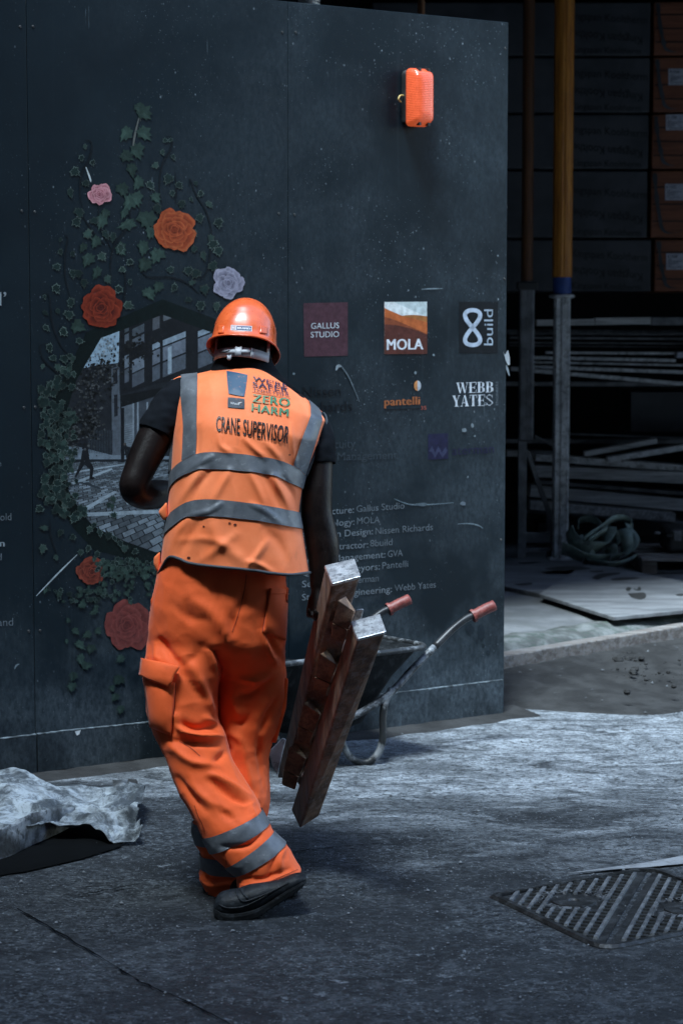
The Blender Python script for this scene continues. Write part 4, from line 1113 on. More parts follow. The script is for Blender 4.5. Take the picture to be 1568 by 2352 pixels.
# steel plate standing between the caps, grey plate on the far chord's lower end
m = MB(); p = G(600, 520, GY0 + .17); ax = (Tn[0] - Bn[0]).normalized(); sx = (Tn[1] - Tn[0]).normalized()
m.hexa([p - sx * .014 - ax * .10, p + sx * .018 - ax * .10, p + sx * .018 - ax * .10 + Vector((0, .02, 0)), p - sx * .014 - ax * .10 + Vector((0, .02, 0)),
        p - sx * .012 + ax * .028, p + sx * .014 + ax * .022, p + sx * .014 + ax * .022 + Vector((0, .02, 0)), p - sx * .012 + ax * .028 + Vector((0, .02, 0))])
bevel(m.build("steel_plate", M_GALV, gird), .004, 2)
m = MB(); q = [(128, 1290), (150, 1300), (95, 1528), (60, 1460), (42, 1375)]
V = [G(x, y, GY1 + .20) for x, y in q] + [G(x, y, GY1 + .235) for x, y in q]
m.add(V, [(4, 3, 2, 1, 0), (5, 6, 7, 8, 9)] + [(i, (i + 1) % 5, 5 + (i + 1) % 5, 5 + i) for i in range(5)])
bevel(m.build("steel_plate", M_GALV, gird), .003, 2)

# ------------------------------------------------------------------ wheelbarrow
bar = thing("wheelbarrow", gnd(*FG(640, 1458)), "mortar-splashed black wheelbarrow with red grips parked against the hoarding", "wheelbarrow")
def tube_part(pts, r, name, mat, parent, n=12, sub=5):
    m = MB(); m.tube([Vector(p) for p in smooth_poly(pts, sub)], r, n); return m.build(name, mat, parent, smooth=True)
YB = gnd(*FG(640, 1458)).y
hn = [G(1330, 520, YB + .30), G(1275, 545, YB + .285), G(1190, 612, YB + .25), G(1080, 722, YB + .20), G(950, 852, YB + .13), G(800, 1012, YB + .05), G(640, 1120, YB - .03), G(520, 1180, YB - .08)]
FAR = G(860, 455, YB + .62) - G(1390, 495, YB + .31)        # from the near handle to the far one
bar_axis = (hn[0] - hn[6]); 
tube_part(hn[:4], .0145, "handle_tube", M_BTUBEC, bar)
tube_part(hn[3:], .0145, "handle_tube", M_BTUBE, bar)
gr = [G(1322, 525, YB + .302), G(1390, 488, YB + .315), G(1455, 458, YB + .33)]
g1 = tube_part(gr, .0215, "grip", M_GRIP, bar)
m = MB(); d_ = (gr[2] - gr[0]).normalized(); m.tube([gr[0] - d_ * .004, gr[0] + d_ * .008], .027, 14); m.build("grip_flange", M_GRIP, g1)
fo = FAR
tube_part([p + fo for p in hn[:4]], .0145, "handle_tube", M_BTUBEC, bar)
tube_part([p + fo for p in hn[3:]], .0145, "handle_tube", M_BTUBE, bar)
g2 = tube_part([p + fo for p in gr], .0215, "grip", M_GRIP, bar)
m = MB(); m.tube([gr[0] + fo - d_ * .004, gr[0] + fo + d_ * .008], .027, 14); m.build("grip_flange", M_GRIP, g2)
leg = [G(812, 985, YB + .06), G(770, 1070, YB + .03), G(757, 1170, YB + .02), G(758, 1280, YB + .012), G(735, 1375, YB + .01), G(690, 1430, YB + .006), G(640, 1446, YB + .004), G(570, 1425, YB - .01), G(520, 1365, YB - .02), G(500, 1290, YB - .03), G(530, 1150, YB - .03)]
tube_part(leg, .0145, "leg_loop", M_BTUBE, bar)
fl = Vector((fo.x * .85, fo.y * .85, 0))
tube_part([p + fl for p in leg], .0145, "leg_loop", M_BTUBE, bar)
# tray: open tub with rolled rim
ctr_n = G(905, 745, YB + .10)
def trayring(z, l0, l1, w):
    ax = Vector((bar_axis.x, bar_axis.y, 0)).normalized(); sdv = Vector((fo.x, fo.y, 0)).normalized()
    sdv = (sdv - ax * sdv.dot(ax)).normalized()
    base = Vector((ctr_n.x, ctr_n.y, 0)) + sdv * .27
    pts = []
    for x, y in rrect(l1 - l0, w, .08, 5): pts.append(base + ax * (x + (l0 + l1) / 2) + sdv * y + Vector((0, 0, z)))
    return pts
zr = ctr_n.z + .005
out = [trayring(zr - .30, -.46, -.16, .34), trayring(zr - .28, -.50, -.12, .40), trayring(zr - .10, -.60, -.03, .54), trayring(zr, -.66, .06, .62), trayring(zr + .012, -.685, .085, .645), trayring(zr + .004, -.685, .085, .645), trayring(zr - .006, -.65, .05, .61), trayring(zr - .10, -.59, -.04, .53), trayring(zr - .27, -.49, -.13, .39)]
loft(out).build("tray", M_BARROW, bar, smooth=True)
m = MB(); rg = trayring(zr + .010, -.685, .085, .645); m.tube(rg + rg[:1], .011, 10, caps=False); m.build("tray_rim", M_BTUBE, bar, smooth=True)
ax = Vector((bar_axis.x, bar_axis.y, 0)).normalized()
wc = Vector((ctr_n.x, ctr_n.y, 0)) - ax * .66 + Vector((fo.x, fo.y, 0)) * .5; wc.z = .19
m = MB(); sdv = Vector((-ax.y, ax.x, 0)); ringp = [wc + ax * (.15 * math.cos(a)) + Vector((0, 0, .15 * math.sin(a))) for a in np.linspace(0, 2 * math.pi, 33)]
m.tube(ringp, .042, 12, caps=False); wh = m.build("tyre", M_SOLE, bar, smooth=True)
m = MB(); m.tube([wc - sdv * .02, wc + sdv * .02], .115, 24); m.build("rim", M_BTUBE, bar)
m = MB(); m.tube([wc - sdv * .22, wc + sdv * .22], .010, 10); m.build("axle", M_DARKMET, bar)

# ------------------------------------------------------------------ tarpaulin heap
def TP(x, y, Y): return at(*FT(x, y), Y)
tarp = thing("tarpaulin", TP(600, 1000, 7.1), "crumpled pale dusty tarpaulin lying over a void at the foot of the hoarding", "tarpaulin")
yy0 = gnd(*FT(1100, 1000)).y
rows = [  # back edge to front edge, picture points across, with distance
    [(-330, 330), (-150, 300), (0, 290), (150, 272), (300, 310), (430, 395), (560, 455), (700, 458), (880, 470), (1010, 492), (1130, 520), (1240, 492), (1295, 520)],
    [(-330, 480), (-150, 440), (0, 400), (150, 400), (300, 450), (420, 490), (540, 500), (700, 500), (880, 515), (1010, 530), (1130, 545), (1240, 530), (1305, 555)],
    [(-330, 620), (-150, 590), (0, 480), (160, 460), (300, 520), (420, 545), (560, 590), (720, 600), (860, 585), (1000, 600), (1120, 620), (1220, 620), (1290, 610)],
    [(-330, 730), (-150, 700), (0, 610), (160, 640), (300, 640), (430, 650), (560, 680), (720, 690), (850, 660), (980, 700), (1090, 720), (1200, 690), (1255, 700)],
    [(-330, 830), (-150, 800), (0, 740), (160, 740), (300, 735), (430, 730), (560, 760), (720, 760), (850, 740), (960, 800), (1080, 820), (1190, 780), (1250, 780)],
    [(-330, 900), (-150, 850), (0, 842), (120, 826), (300, 806), (430, 796), (520, 806), (640, 826), (800, 812), (950, 860), (1040, 940), (1150, 905), (1275, 830)],
    [(-330, 930), (-150, 875), (0, 862), (120, 842), (300, 818), (430, 806), (520, 822), (640, 834), (800, 826), (970, 960), (1045, 1008), (1150, 988), (1255, 905)]]
YR = [.62, .50, .36, .22, .12, .06, .03]
grid = []
for r, (row, dy) in enumerate(zip(rows, YR)):
    grid.append([list(TP(x, y, yy0 + dy + (.05 if c < 9 else 0) - (.10 if (c < 5 and r > 3) else 0))) for c, (x, y) in enumerate(row)])
grid = np.array(grid)
gr1 = np.array([smooth_poly(grid[:, c], 14) for c in range(grid.shape[1])]).transpose(1, 0, 2)
gr2 = np.array([smooth_poly(gr1[r], 12) for r in range(gr1.shape[0])])
for i in range(gr2.shape[0]):
    for j in range(gr2.shape[1]):
        p = Vector(gr2[i, j])
        r1 = 1 - abs(noise.noise((p.x * 5, p.y * 7, p.z * 5))) * 2
        r2 = 1 - abs(noise.noise((p.x * 11 + 3, p.y * 15, p.z * 11))) * 2
        r3 = 1 - abs(noise.noise((p.x * 24, p.y * 30, p.z * 24 + 7))) * 2
        fl_ = .7 + 1.2 * max(0, (j / gr2.shape[1] - .62)) * 2
        gr2[i, j] += np.array([0.008 * r2 * fl_, (-.018 * r1 - .010 * r2 - .004 * r3) * fl_, (.030 * r1 + .018 * r2 + .007 * r3) * fl_ - .02])
        gr2[i, j, 2] = max(gr2[i, j, 2], .008)
m = MB(); m.grid(gr2)
o = m.build("sheet", M_TARP, tarp, smooth=True)
so = o.modifiers.new("solid", 'SOLIDIFY'); so.thickness = .003; so.offset = -1
# folded flap behind
m = MB(); P = [[TP(1030, 400, 7.75), TP(1110, 395, 7.72), TP(1180, 400, 7.74)], [TP(1040, 505, 7.66), TP(1150, 520, 7.6), TP(1170, 500, 7.62)]]
m.grid(np.array([[list(v) for v in r] for r in P])); o = m.build("fold", M_TARPD, tarp, smooth=True); so = o.modifiers.new("s", 'SOLIDIFY'); so.thickness = .004
m = MB(); P = [[TP(1185, 430, 7.74), TP(1262, 432, 7.7)], [TP(1170, 492, 7.66), TP(1268, 488, 7.62)]]
m.grid(np.array([[list(v) for v in r] for r in P])); o = m.build("fold", M_BLACKPL, tarp); so = o.modifiers.new("s", 'SOLIDIFY'); so.thickness = .02
# rolled dark sheet under it
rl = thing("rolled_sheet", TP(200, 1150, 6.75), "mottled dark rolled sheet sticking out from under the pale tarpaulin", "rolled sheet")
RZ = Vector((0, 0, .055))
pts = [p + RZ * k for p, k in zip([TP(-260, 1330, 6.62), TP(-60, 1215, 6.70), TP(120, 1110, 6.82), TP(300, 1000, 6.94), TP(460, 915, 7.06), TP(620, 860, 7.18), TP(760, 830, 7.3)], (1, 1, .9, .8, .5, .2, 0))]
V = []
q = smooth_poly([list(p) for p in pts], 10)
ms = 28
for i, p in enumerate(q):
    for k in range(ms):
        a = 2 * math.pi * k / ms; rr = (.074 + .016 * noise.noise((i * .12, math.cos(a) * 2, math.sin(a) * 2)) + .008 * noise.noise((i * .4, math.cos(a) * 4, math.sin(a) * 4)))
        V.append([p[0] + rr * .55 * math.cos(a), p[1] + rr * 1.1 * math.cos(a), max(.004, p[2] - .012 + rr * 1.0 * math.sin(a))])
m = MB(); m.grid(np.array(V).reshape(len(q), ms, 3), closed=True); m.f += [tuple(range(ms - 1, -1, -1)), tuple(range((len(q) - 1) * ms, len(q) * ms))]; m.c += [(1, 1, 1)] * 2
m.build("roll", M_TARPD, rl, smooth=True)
# black sheet added to paint the dark hollow under the heap
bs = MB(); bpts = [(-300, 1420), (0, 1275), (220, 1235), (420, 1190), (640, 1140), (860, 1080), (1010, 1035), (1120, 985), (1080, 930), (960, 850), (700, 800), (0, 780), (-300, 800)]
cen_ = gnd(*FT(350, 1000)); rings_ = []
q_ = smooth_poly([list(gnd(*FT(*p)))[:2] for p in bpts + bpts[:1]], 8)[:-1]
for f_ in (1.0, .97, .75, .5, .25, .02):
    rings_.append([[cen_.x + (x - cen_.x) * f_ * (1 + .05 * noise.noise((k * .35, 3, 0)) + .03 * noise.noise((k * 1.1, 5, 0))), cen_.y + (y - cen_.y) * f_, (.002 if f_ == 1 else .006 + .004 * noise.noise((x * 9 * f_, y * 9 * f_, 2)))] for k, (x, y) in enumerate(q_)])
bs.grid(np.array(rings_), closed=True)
tag(bs.build("tarp_shade_sheet", M_GAP, smooth=True), "black sheet standing in for the shade on the ground under the tarpaulin", "shade sheet")
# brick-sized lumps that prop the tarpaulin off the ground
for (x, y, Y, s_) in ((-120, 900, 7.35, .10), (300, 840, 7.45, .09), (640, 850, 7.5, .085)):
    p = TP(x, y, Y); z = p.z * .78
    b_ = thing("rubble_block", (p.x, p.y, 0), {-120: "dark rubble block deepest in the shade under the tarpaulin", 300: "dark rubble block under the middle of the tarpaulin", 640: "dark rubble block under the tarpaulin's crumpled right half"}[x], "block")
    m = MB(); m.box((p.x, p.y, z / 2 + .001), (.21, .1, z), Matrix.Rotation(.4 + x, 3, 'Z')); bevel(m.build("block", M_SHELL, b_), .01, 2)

# ------------------------------------------------------------------ cast-iron access cover
cL, cB, cT = gnd(*FM(60, 285)), gnd(*FM(945, 708)), gnd(*FM(1325, 60))
cR = cT + cB - cL
cov = thing("access_cover", (cL + cR) / 2, "square cast-iron access cover of two ribbed triangular lids in the road", "cover")
ctr = (cL + cR) / 2
def cv(a, b, z): # a along L->R, b along B->T, both -1..1
    z = z - .0135 if z > 0 else z
    p = ctr + (cR - cL) * (a / 2) + (cT - cB) * (b / 2); return Vector((p.x, p.y, z))
# frame round the lids with rounded corners
def diamond(k, r=.12):
    pts = []
    cs = [(-1, 0), (0, -1), (1, 0), (0, 1)]
    for i, (x, y) in enumerate(cs):
        px_, py_ = cs[i - 1]; nx_, ny_ = cs[(i + 1) % 4]
        rr = r if i % 2 else r * .25
        a = np.array([x + (px_ - x) * rr, y + (py_ - y) * rr]); b = np.array([x + (nx_ - x) * rr, y + (ny_ - y) * rr])
        for t in np.linspace(0, 1, 7):
            c_ = (1 - t) ** 2 * a + 2 * t * (1 - t) * np.array([x, y]) + t * t * b
            pts.append((c_[0] * k, c_[1] * k))
    return pts
secs = [[cv(a, b, -.02) for a, b in diamond(1.03)], [cv(a, b, .012) for a, b in diamond(1.02)], [cv(a, b, .020) for a, b in diamond(1.0)], [cv(a, b, .020) for a, b in diamond(.955)], [cv(a, b, .006) for a, b in diamond(.95)]]
loft(secs).build("frame", M_IRON, cov)
CO, CU = None, None
for sgn in (-1, 1):
    lid = None
    m = MB(); d = [(a, b) for a, b in diamond(.935)]
    half = [(a, b) for a, b in d if a * sgn > .02]
    bm_ = max(b for a, b in half); 
    edge = [(sgn * .02, .915), (sgn * .02, -.915)]
    half.sort(key=lambda p: math.atan2(p[1], (p[0] * sgn)))
    poly = [(sgn * .02, -.905)] + half + [(sgn * .02, .905)]
    V = [cv(a, b, .008) for a, b in poly] + [cv(a, b, .0125) for a, b in poly]; n = len(poly)
    m.add(V, [tuple(range(n, 2 * n))] + [(i, (i + 1) % n, n + (i + 1) % n, n + i) for i in range(n)])
    lid = m.build("lid", M_IRON, cov)
    for i in range(0, 10):   # worn straight ribs, with cross bars between
        a = sgn * (.095 + i * .082)
        L_ = (1 - abs(a)) * .90 - .02
        def clear(b0, b1, aa=a): return not (.22 < abs(aa) < .60 and b0 < .20 and b1 > -.20)
        segs = [(-L_, L_)] if not .20 < abs(a) < .58 else [(-L_, -.17), (.17, L_)]
        for b0, b1 in segs:
            if b1 - b0 < .06: continue
            w = .016
            q = [cv(a - w, b0, .0128), cv(a + w, b0, .0128), cv(a + w, b1, .0128), cv(a - w, b1, .0128)]
            q2 = [cv(a - w * .8, b0 + .006, .020), cv(a + w * .8, b0 + .006, .020), cv(a + w * .8, b1 - .006, .020), cv(a - w * .8, b1 - .006, .020)]
            mb_ = MB(); mb_.hexa(q + q2); mb_.build("rib", M_IRONTOP, lid)
    mb_ = MB()
    for i in range(0, 9):
        a0, a1 = .095 + (i - 1) * .082 + .016, .095 + i * .082 - .016
        L_ = (1 - a1) * .90
        nb = int(2 * L_ / .075)
        for k in range(nb + 1):
            b = -L_ + 2 * L_ * k / max(nb, 1)
            if .2 < (a0 + a1) / 2 < .58 and abs(b) < .17: continue
            if i == 0: continue
            q = [cv(sgn * a0, b - .009, .0128), cv(sgn * a1, b - .009, .0128), cv(sgn * a1, b + .009, .0128), cv(sgn * a0, b + .009, .0128)]
            q2 = [cv(sgn * a0, b - .006, .0178), cv(sgn * a1, b - .006, .0178), cv(sgn * a1, b + .006, .0178), cv(sgn * a0, b + .006, .0178)]
            mb_.hexa(q + q2)
    o = mb_.build("cross_bars", M_IRON, lid); o["kind"] = "stuff"
    # keyhole boss
    mb_ = MB(); c0 = cv(sgn * .40, 0, .0128)
    ring = lambda r, z: [Vector((c0.x + r * math.cos(t), c0.y + r * math.sin(t), z - .0135)) for t in np.linspace(0, 6.2832, 25)[:-1]]
    o = loft([ring(.066, .0128), ring(.064, .018), ring(.018, .018), ring(.014, .0135)]).build("keyhole_boss", M_IRON, lid)
    mb_ = MB(); mb_.tube([c0 + Vector((0, 0, .0003)), c0 + Vector((0, 0, .0012))], .0125, 14); mb_.build("keyhole", M_INK, lid)
    # cast lettering
    lb = MB()
    def ctext(s, a, b0, b1, h, flip=1):
        u, v, fc = text_uv(s, .01)
        lb = MB(); lb.add([cv(a + flip * (v_ - .5) * h, b0 + (b1 - b0) * u_, .0208) for u_, v_ in zip(u, v)], fc); lb.build("cast_lettering", M_IRONTOP, lid)
    ctext("PETER", sgn * .185, -.30 * sgn, -.02 * sgn, -.05 * sgn)
    ctext("DUCTILE", sgn * .265, -.36 * sgn, -.20 * sgn, -.05 * sgn)
    ctext("DUCTILE", sgn * .64, -.14 * sgn, .14 * sgn, -.05 * sgn)
    lb = MB()
    arc = list("600X600")
    for i, ch in enumerate(arc):
        t = -1.0 + 2.0 * i / 6
        u, v, fc = text_uv(ch, .012)
        cc = c0 + Vector((0, 0, 0)); dirn = (cT - cB).normalized(); lat = (cR - cL).normalized()
        rr = .082
        for_p = []
        for u_, v_ in zip(u, v):
            ang = t + (u_ - .5) * .26
            rad_ = rr + v_ * .026
            pq = cc + dirn * (rad_ * math.cos(ang)) * 1 + lat * (rad_ * math.sin(ang)); for_p.append(Vector((pq.x, pq.y, .0071)))
        lb.add(for_p, fc)
    lb.build("cast_lettering", M_IRONTOP, lid); lb = MB()
    for i, ch in enumerate("EN124"):
        t = -.6 + 1.2 * i / 4
        u, v, fc = text_uv(ch, .012); for_p = []
        for u_, v_ in zip(u, v):
            ang = t + (u_ - .5) * .24; rad_ = .108 - v_ * .026
            pq = c0 - dirn * (rad_ * math.cos(ang)) + lat * (rad_ * math.sin(ang)); for_p.append(Vector((pq.x, pq.y, .0071)))
        lb.add(for_p, fc)
    lb.build("cast_lettering", M_IRONTOP, lid)
# painted line running behind the cover
a0, a1, a2, a3 = gnd(1300, 2008, .004), gnd(1484, 1982, .004), gnd(1700, 1945, .004), gnd(1700, 1985, .004)
q = [gnd(1300, 2006, .004), gnd(1480, 1982, .004), gnd(1620, 1956, .004), gnd(1620, 1980, .004), gnd(1490, 1992, .004), gnd(1400, 1998, .004)]
tag(mobj("painted_line", q, [(0, 5, 4, 3, 2, 1)], M_PAINT), "worn pale painted line beside the access cover", kind="structure")
# open joints in the paving: dark recessed gaps
def joint(pts, w, name, label):
    q = [gnd(*p, .0) for p in pts]; q = [Vector(v) for v in smooth_poly([list(v) for v in q], 10)]
    m = MB(); V = []
    for i, p in enumerate(q):
        d = (q[min(i + 1, len(q) - 1)] - q[max(i - 1, 0)]).normalized(); nn = Vector((-d.y, d.x, 0))
        ww = w * max(.15, (.75 + 1.2 * noise.noise((i * .37, w * 50, 2))))
        pp_ = p + nn * (.006 * noise.noise((i * .5, 8, 1)))
        V += [list(pp_ + nn * ww + Vector((0, 0, .0035))), list(pp_ - nn * ww + Vector((0, 0, .0035)))]
    m.grid(np.array(V).reshape(len(q), 2, 3))
    tag(m.build(name, M_GAP), label, kind="structure")
joint([(40, 2090), (140, 2148), (260, 2220), (330, 2262), (420, 2300), (520, 2352), (600, 2400)], .0035, "paving_joint", "dark open joint slanting across the paving to the bottom edge")
joint([(160, 2062), (230, 2050), (330, 2030)], .003, "paving_joint", "short dark crack in the paving left of the worker's shoe")
joint([(620, 1968), (700, 1956), (800, 1945), (880, 1940)], .003, "paving_joint", "faint dark joint in the pale dusty ground right of the worker's legs")

# grit and stones
gr_ = MB()
for k in range(1130):
    if k < 1000: x, y = random.uniform(-1.1, 1.4), random.uniform(4.7, 9.0)
    else:
        al = random.uniform(-.2, 3.2); p = sa_ + SD * al + SN * random.uniform(.02, 1.1); x, y = p.x, p.y
    s_ = random.choice((.002, .003, .003, .004, .006)) * random.uniform(.7, 1.3) * (1 if k < 1000 else 1.4)
    z = (0 if k < 1000 else .09 * max(0.0, 1 - (Vector((x, y, 0)) - Vector((sa_.x, sa_.y, 0))).dot(SN)) ** 1.4) + s_ * .3
    a = random.uniform(0, 3)
    V = [(x + s_ * math.cos(a + i * 1.5708) * random.uniform(.7, 1.3), y + s_ * math.sin(a + i * 1.5708) * random.uniform(.7, 1.3), z) for i in range(4)] + [(x, y, z + s_ * random.uniform(.4, .9))]
    gr_.add(V, [(0, 1, 4), (1, 2, 4), (2, 3, 4), (3, 0, 4), (3, 2, 1, 0)])
tag(gr_.build("grit", M_STONE), "scattered grit and mortar crumbs on the street", kind="stuff")
cl = MB()
for k in range(110):
    p = at(*frame(1150, 1280, 3.033)(random.gauss(1130 if k < 60 else 1300, 60 if k < 60 else 170), random.gauss(950 if k < 60 else 1080, 30 if k < 60 else 60)), 10.0)
    px_, py_ = proj(p)
    g0 = gnd(px_, py_, .075)
    s_ = .003 + .016 * random.random() ** 3 * (1.6 if k < 60 else 1)
    cl.ball((g0.x, g0.y, .07 + s_ * .3), (s_, s_ * random.uniform(.7, 1.3), s_ * random.uniform(.5, 1)), 6, 4)
tag(cl.build("soil_clods", M_SOIL), "loose dark clods of earth spilled by the gateway timber", kind="stuff")

# ------------------------------------------------------------------ gateway and stored materials
def prism(poly, z0, z1, name, mat, parent=None, bv=.003):
    n = len(poly); V = [Vector((p.x, p.y, z0)) for p in poly] + [Vector((p.x, p.y, z1)) for p in poly]
    m = MB(); m.add(V, [tuple(range(n - 1, -1, -1)), tuple(range(n, 2 * n))] + [(i, (i + 1) % n, n + (i + 1) % n, n + i) for i in range(n)])
    return bevel(m.build(name, mat, parent), bv, 2)
# threshold timber
a, b = sa_ - SD * 1.2, sa_ + SD * 3.4
m = MB(); V = []
for i in range(41):
    p = a.lerp(b, i / 40); j1 = .006 * noise.noise((i * .3, 1, 1)); j2 = .005 * noise.noise((i * .8, 4, 1))
    V += [list(p + SN * (.0 + j1) + Vector((0, 0, -p.z + .045))), list(p + SN * (.0 + j1) + Vector((0, 0, -p.z + .148 + j2))), list(p - SN * .075 + Vector((0, 0, -p.z + .150 + j1))), list(p - SN * .075 + Vector((0, 0, -p.z + .045)))]
V = np.array(V).reshape(41, 4, 3)
m.grid(V, closed=True); m.f += [(0, 1, 2, 3), (163, 162, 161, 160)]; m.c += [(1, 1, 1)] * 2
tag(bevel(m.build("threshold_timber", M_SILL), .006, 2), "long muddy timber laid on edge as the gateway threshold", "timber")
# mossy concrete ledge between timber and floor
m = MB(); V = []
for i in range(61):
    p = a.lerp(b, i / 60)
    for t, z in ((.078, .10), (.079, .135), (.13, .168), (.22, .178), (.31, .172), (.33, .10)):
        q = p - SN * (t + .02 * noise.noise((i * .35, t * 9, 2))); V.append([q.x, q.y, z + .016 * noise.noise((i * .5, t * 20, 5))])
m.grid(np.array(V).reshape(61, 6, 3))
M_MOSS = mottled("mossy_concrete", (0.05, 0.055, 0.053), (0.13, 0.14, 0.14), 9, 0.85, bump=0.7, use_obj=False, grime=(0.035, 0.055, 0.045), gamt=0.8)
tag(m.build("concrete_ledge", M_MOSS, smooth=True), "crumbling greenish concrete ledge behind the gateway timber", "ledge")
PZ = SF + .026
def FSg(x, y, z): return gnd(*FS(x, y), z)
prism([FSg(20, 905, PZ), FSg(310, 965, PZ), FSg(700, 780, PZ), FSg(330, 645, PZ), FSg(20, 660, PZ), FSg(-300, 690, PZ), FSg(-300, 860, PZ)], SF + .002, PZ, "plywood_sheet", M_PLY)
o = bpy.data.objects["plywood_sheet"]; tag(o, "dusty plywood sheet half hidden by the hoarding edge, underneath the other", "plywood sheet", "plywood sheets on the site floor")
PZ2 = PZ + .022
o = prism([FSg(310, 968, PZ2), FSg(960, 1172, PZ2), FSg(1568, 1112, PZ2), FSg(2000, 1060, PZ2), FSg(1900, 905, PZ2), FSg(1568, 860, PZ2), FSg(740, 690, PZ2)], PZ + .002, PZ2, "plywood_sheet", M_PLY)
tag(o, "large dusty plywood sheet with dark footprints inside the gateway", "plywood sheet", "plywood sheets on the site floor")
# wet footprints and spills on the sheet
fp = MB()
for poly in ([(350, 745), (520, 728), (690, 732), (760, 748), (640, 762), (420, 764)], [(770, 830), (830, 795), (1010, 782), (1000, 800), (900, 815), (820, 845)], [(930, 838), (1050, 825), (1190, 830), (1060, 848), (960, 852)], [(1085, 965), (1160, 960), (1230, 958), (1245, 995), (1200, 1018), (1120, 1002)], [(1065, 925), (1090, 908), (1115, 920), (1100, 942), (1075, 942)], [(1130, 920), (1165, 930), (1180, 905), (1198, 915), (1195, 940), (1150, 938)], [(1500, 975), (1568, 968), (1568, 985), (1520, 985)], [(740, 768), (860, 765), (860, 778), (770, 780)]):
    q = smooth_poly(poly + [poly[0]], 4)[:-1]
    fp = MB(); fp.add([FSg(x, y, PZ2 + .0012) for x, y in q], [tuple(range(len(q)))]); fp.build("footprint", M_SOIL, o)
fp = MB()
for poly in ([(80, 885), (160, 876), (240, 872), (240, 888), (150, 897)], [(120, 695), (240, 690), (330, 692), (230, 704), (140, 705)]):
    q = smooth_poly(poly + [poly[0]], 4)[:-1]
    fp = MB(); fp.add([FSg(x, y, PZ + .0012) for x, y in q], [tuple(range(len(q)))]); fp.build("footprint", M_SOIL, bpy.data.objects["plywood_sheet"])

# ---- props
def prop(name, base, px_w, h_low, mats, label, group, wood=False, coll=True):
    t = thing(name, base, label, "prop", group); return t
PB = gnd(*FR(527, 2165), SF + .01)                     # notched front prop
YP = PB.y
def R_(x, y, Y): return at(*FR(x, y), Y)
p1 = thing("steel_prop", PB, "notched grey steel prop with orange upper tube and blue band", "prop", "props holding up the floor above")
zc = R_(527, 140, YP).z; zb0, zb1 = R_(527, 100, YP).z, R_(527, -10, YP).z
rr = (R_(587, 600, YP) - R_(465, 600, YP)).x / 2
m = MB()
n = 150
for i in range(n):        # toothed front edges of the extrusion
    pass
prof = [(-1, -.55), (-.75, -.9), (-.28, -.9), (-.22, -.6), (-.08, -.6), (-.02, -.95), (.45, -1.0), (.5, -.8), (.7, -.8), (.75, -.95), (1, -.6), (1, .6), (.6, 1), (-.6, 1), (-1, .6)]
sec = lambda z: [Vector((PB.x + x * rr, PB.y + y * rr, z)) for x, y in prof]
loft([sec(SF + .012), sec(zc - .005)]).build("inner_profile", M_GALV, p1)
m = MB()
zz = SF + .03
while zz < zc - .03:
    m.box((PB.x - .15 * rr, PB.y - .80 * rr, zz), (.16 * rr, .36 * rr, .007)); m.box((PB.x + 1.0 * rr, PB.y - .55 * rr, zz), (.10 * rr, .20 * rr, .007)); zz += .0145
o = m.build("teeth", M_GALV, p1); o["kind"] = "stuff"
m = MB(); m.tube([(PB.x, PB.y, zc - .012), (PB.x, PB.y, zc - .004), (PB.x, PB.y, zc + .010), (PB.x, PB.y, zc + .016)], [rr * 1.2, rr * 1.65, rr * 1.65, rr * 1.3], 24); m.build("collar", M_GALV, p1, smooth=False)
m = MB(); m.tube([(PB.x, PB.y, zc + .012), (PB.x, PB.y, zb1)], rr * 1.16, 24); m.build("blue_sleeve", M_BLUEBAND, p1, smooth=False)
ang = [2 * math.pi * k / 40 for k in range(40)]
flu = lambda z: [Vector((PB.x + rr * (1.18 + (.07 if k % 5 else -.02)) * math.cos(a), PB.y + rr * (1.18 + (.07 if k % 5 else -.02)) * math.sin(a), z)) for k, a in enumerate(ang)]
loft([flu(zb1 + .001), flu(3.84)]).build("outer_tube", M_PROPORANGE, p1)
m = MB(); m.box((PB.x, PB.y, SF + .006), (rr * 3.0, rr * 3.0, .010)); m.build("foot_plate", M_GALV, p1)
# second prop, behind and left, on a braced stand
P2 = gnd(*FR(235, 2165), SF + .01); Y2 = P2.y
p2 = thing("steel_prop", P2, "dull grey prop on a braced stand, rusty orange upper tube, beside the hoarding edge", "prop", "props holding up the floor above")
w2 = (R_(327, 600, Y2) - R_(215, 600, Y2)).x
x2 = (R_(215, 600, Y2).x + R_(327, 600, Y2).x) / 2
ztop2 = R_(270, 20, Y2).z
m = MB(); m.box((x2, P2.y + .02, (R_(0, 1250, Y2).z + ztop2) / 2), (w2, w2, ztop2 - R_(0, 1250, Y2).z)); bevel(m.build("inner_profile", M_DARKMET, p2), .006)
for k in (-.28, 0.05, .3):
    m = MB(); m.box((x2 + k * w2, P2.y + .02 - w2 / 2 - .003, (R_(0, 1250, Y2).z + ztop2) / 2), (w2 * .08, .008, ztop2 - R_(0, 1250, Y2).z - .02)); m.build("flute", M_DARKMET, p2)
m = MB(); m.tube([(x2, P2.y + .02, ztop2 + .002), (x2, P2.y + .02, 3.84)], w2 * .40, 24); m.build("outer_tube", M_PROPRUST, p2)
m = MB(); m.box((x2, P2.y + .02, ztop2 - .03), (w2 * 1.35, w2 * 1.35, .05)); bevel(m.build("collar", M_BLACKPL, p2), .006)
m = MB(); xl = R_(235, 1700, Y2).x; m.box((xl, P2.y, (SF + R_(0, 1260, Y2).z) / 2), (w2 * .58, .05, R_(0, 1260, Y2).z - SF)); bevel(m.build("stand_leg", M_DARKMET, p2), .004)
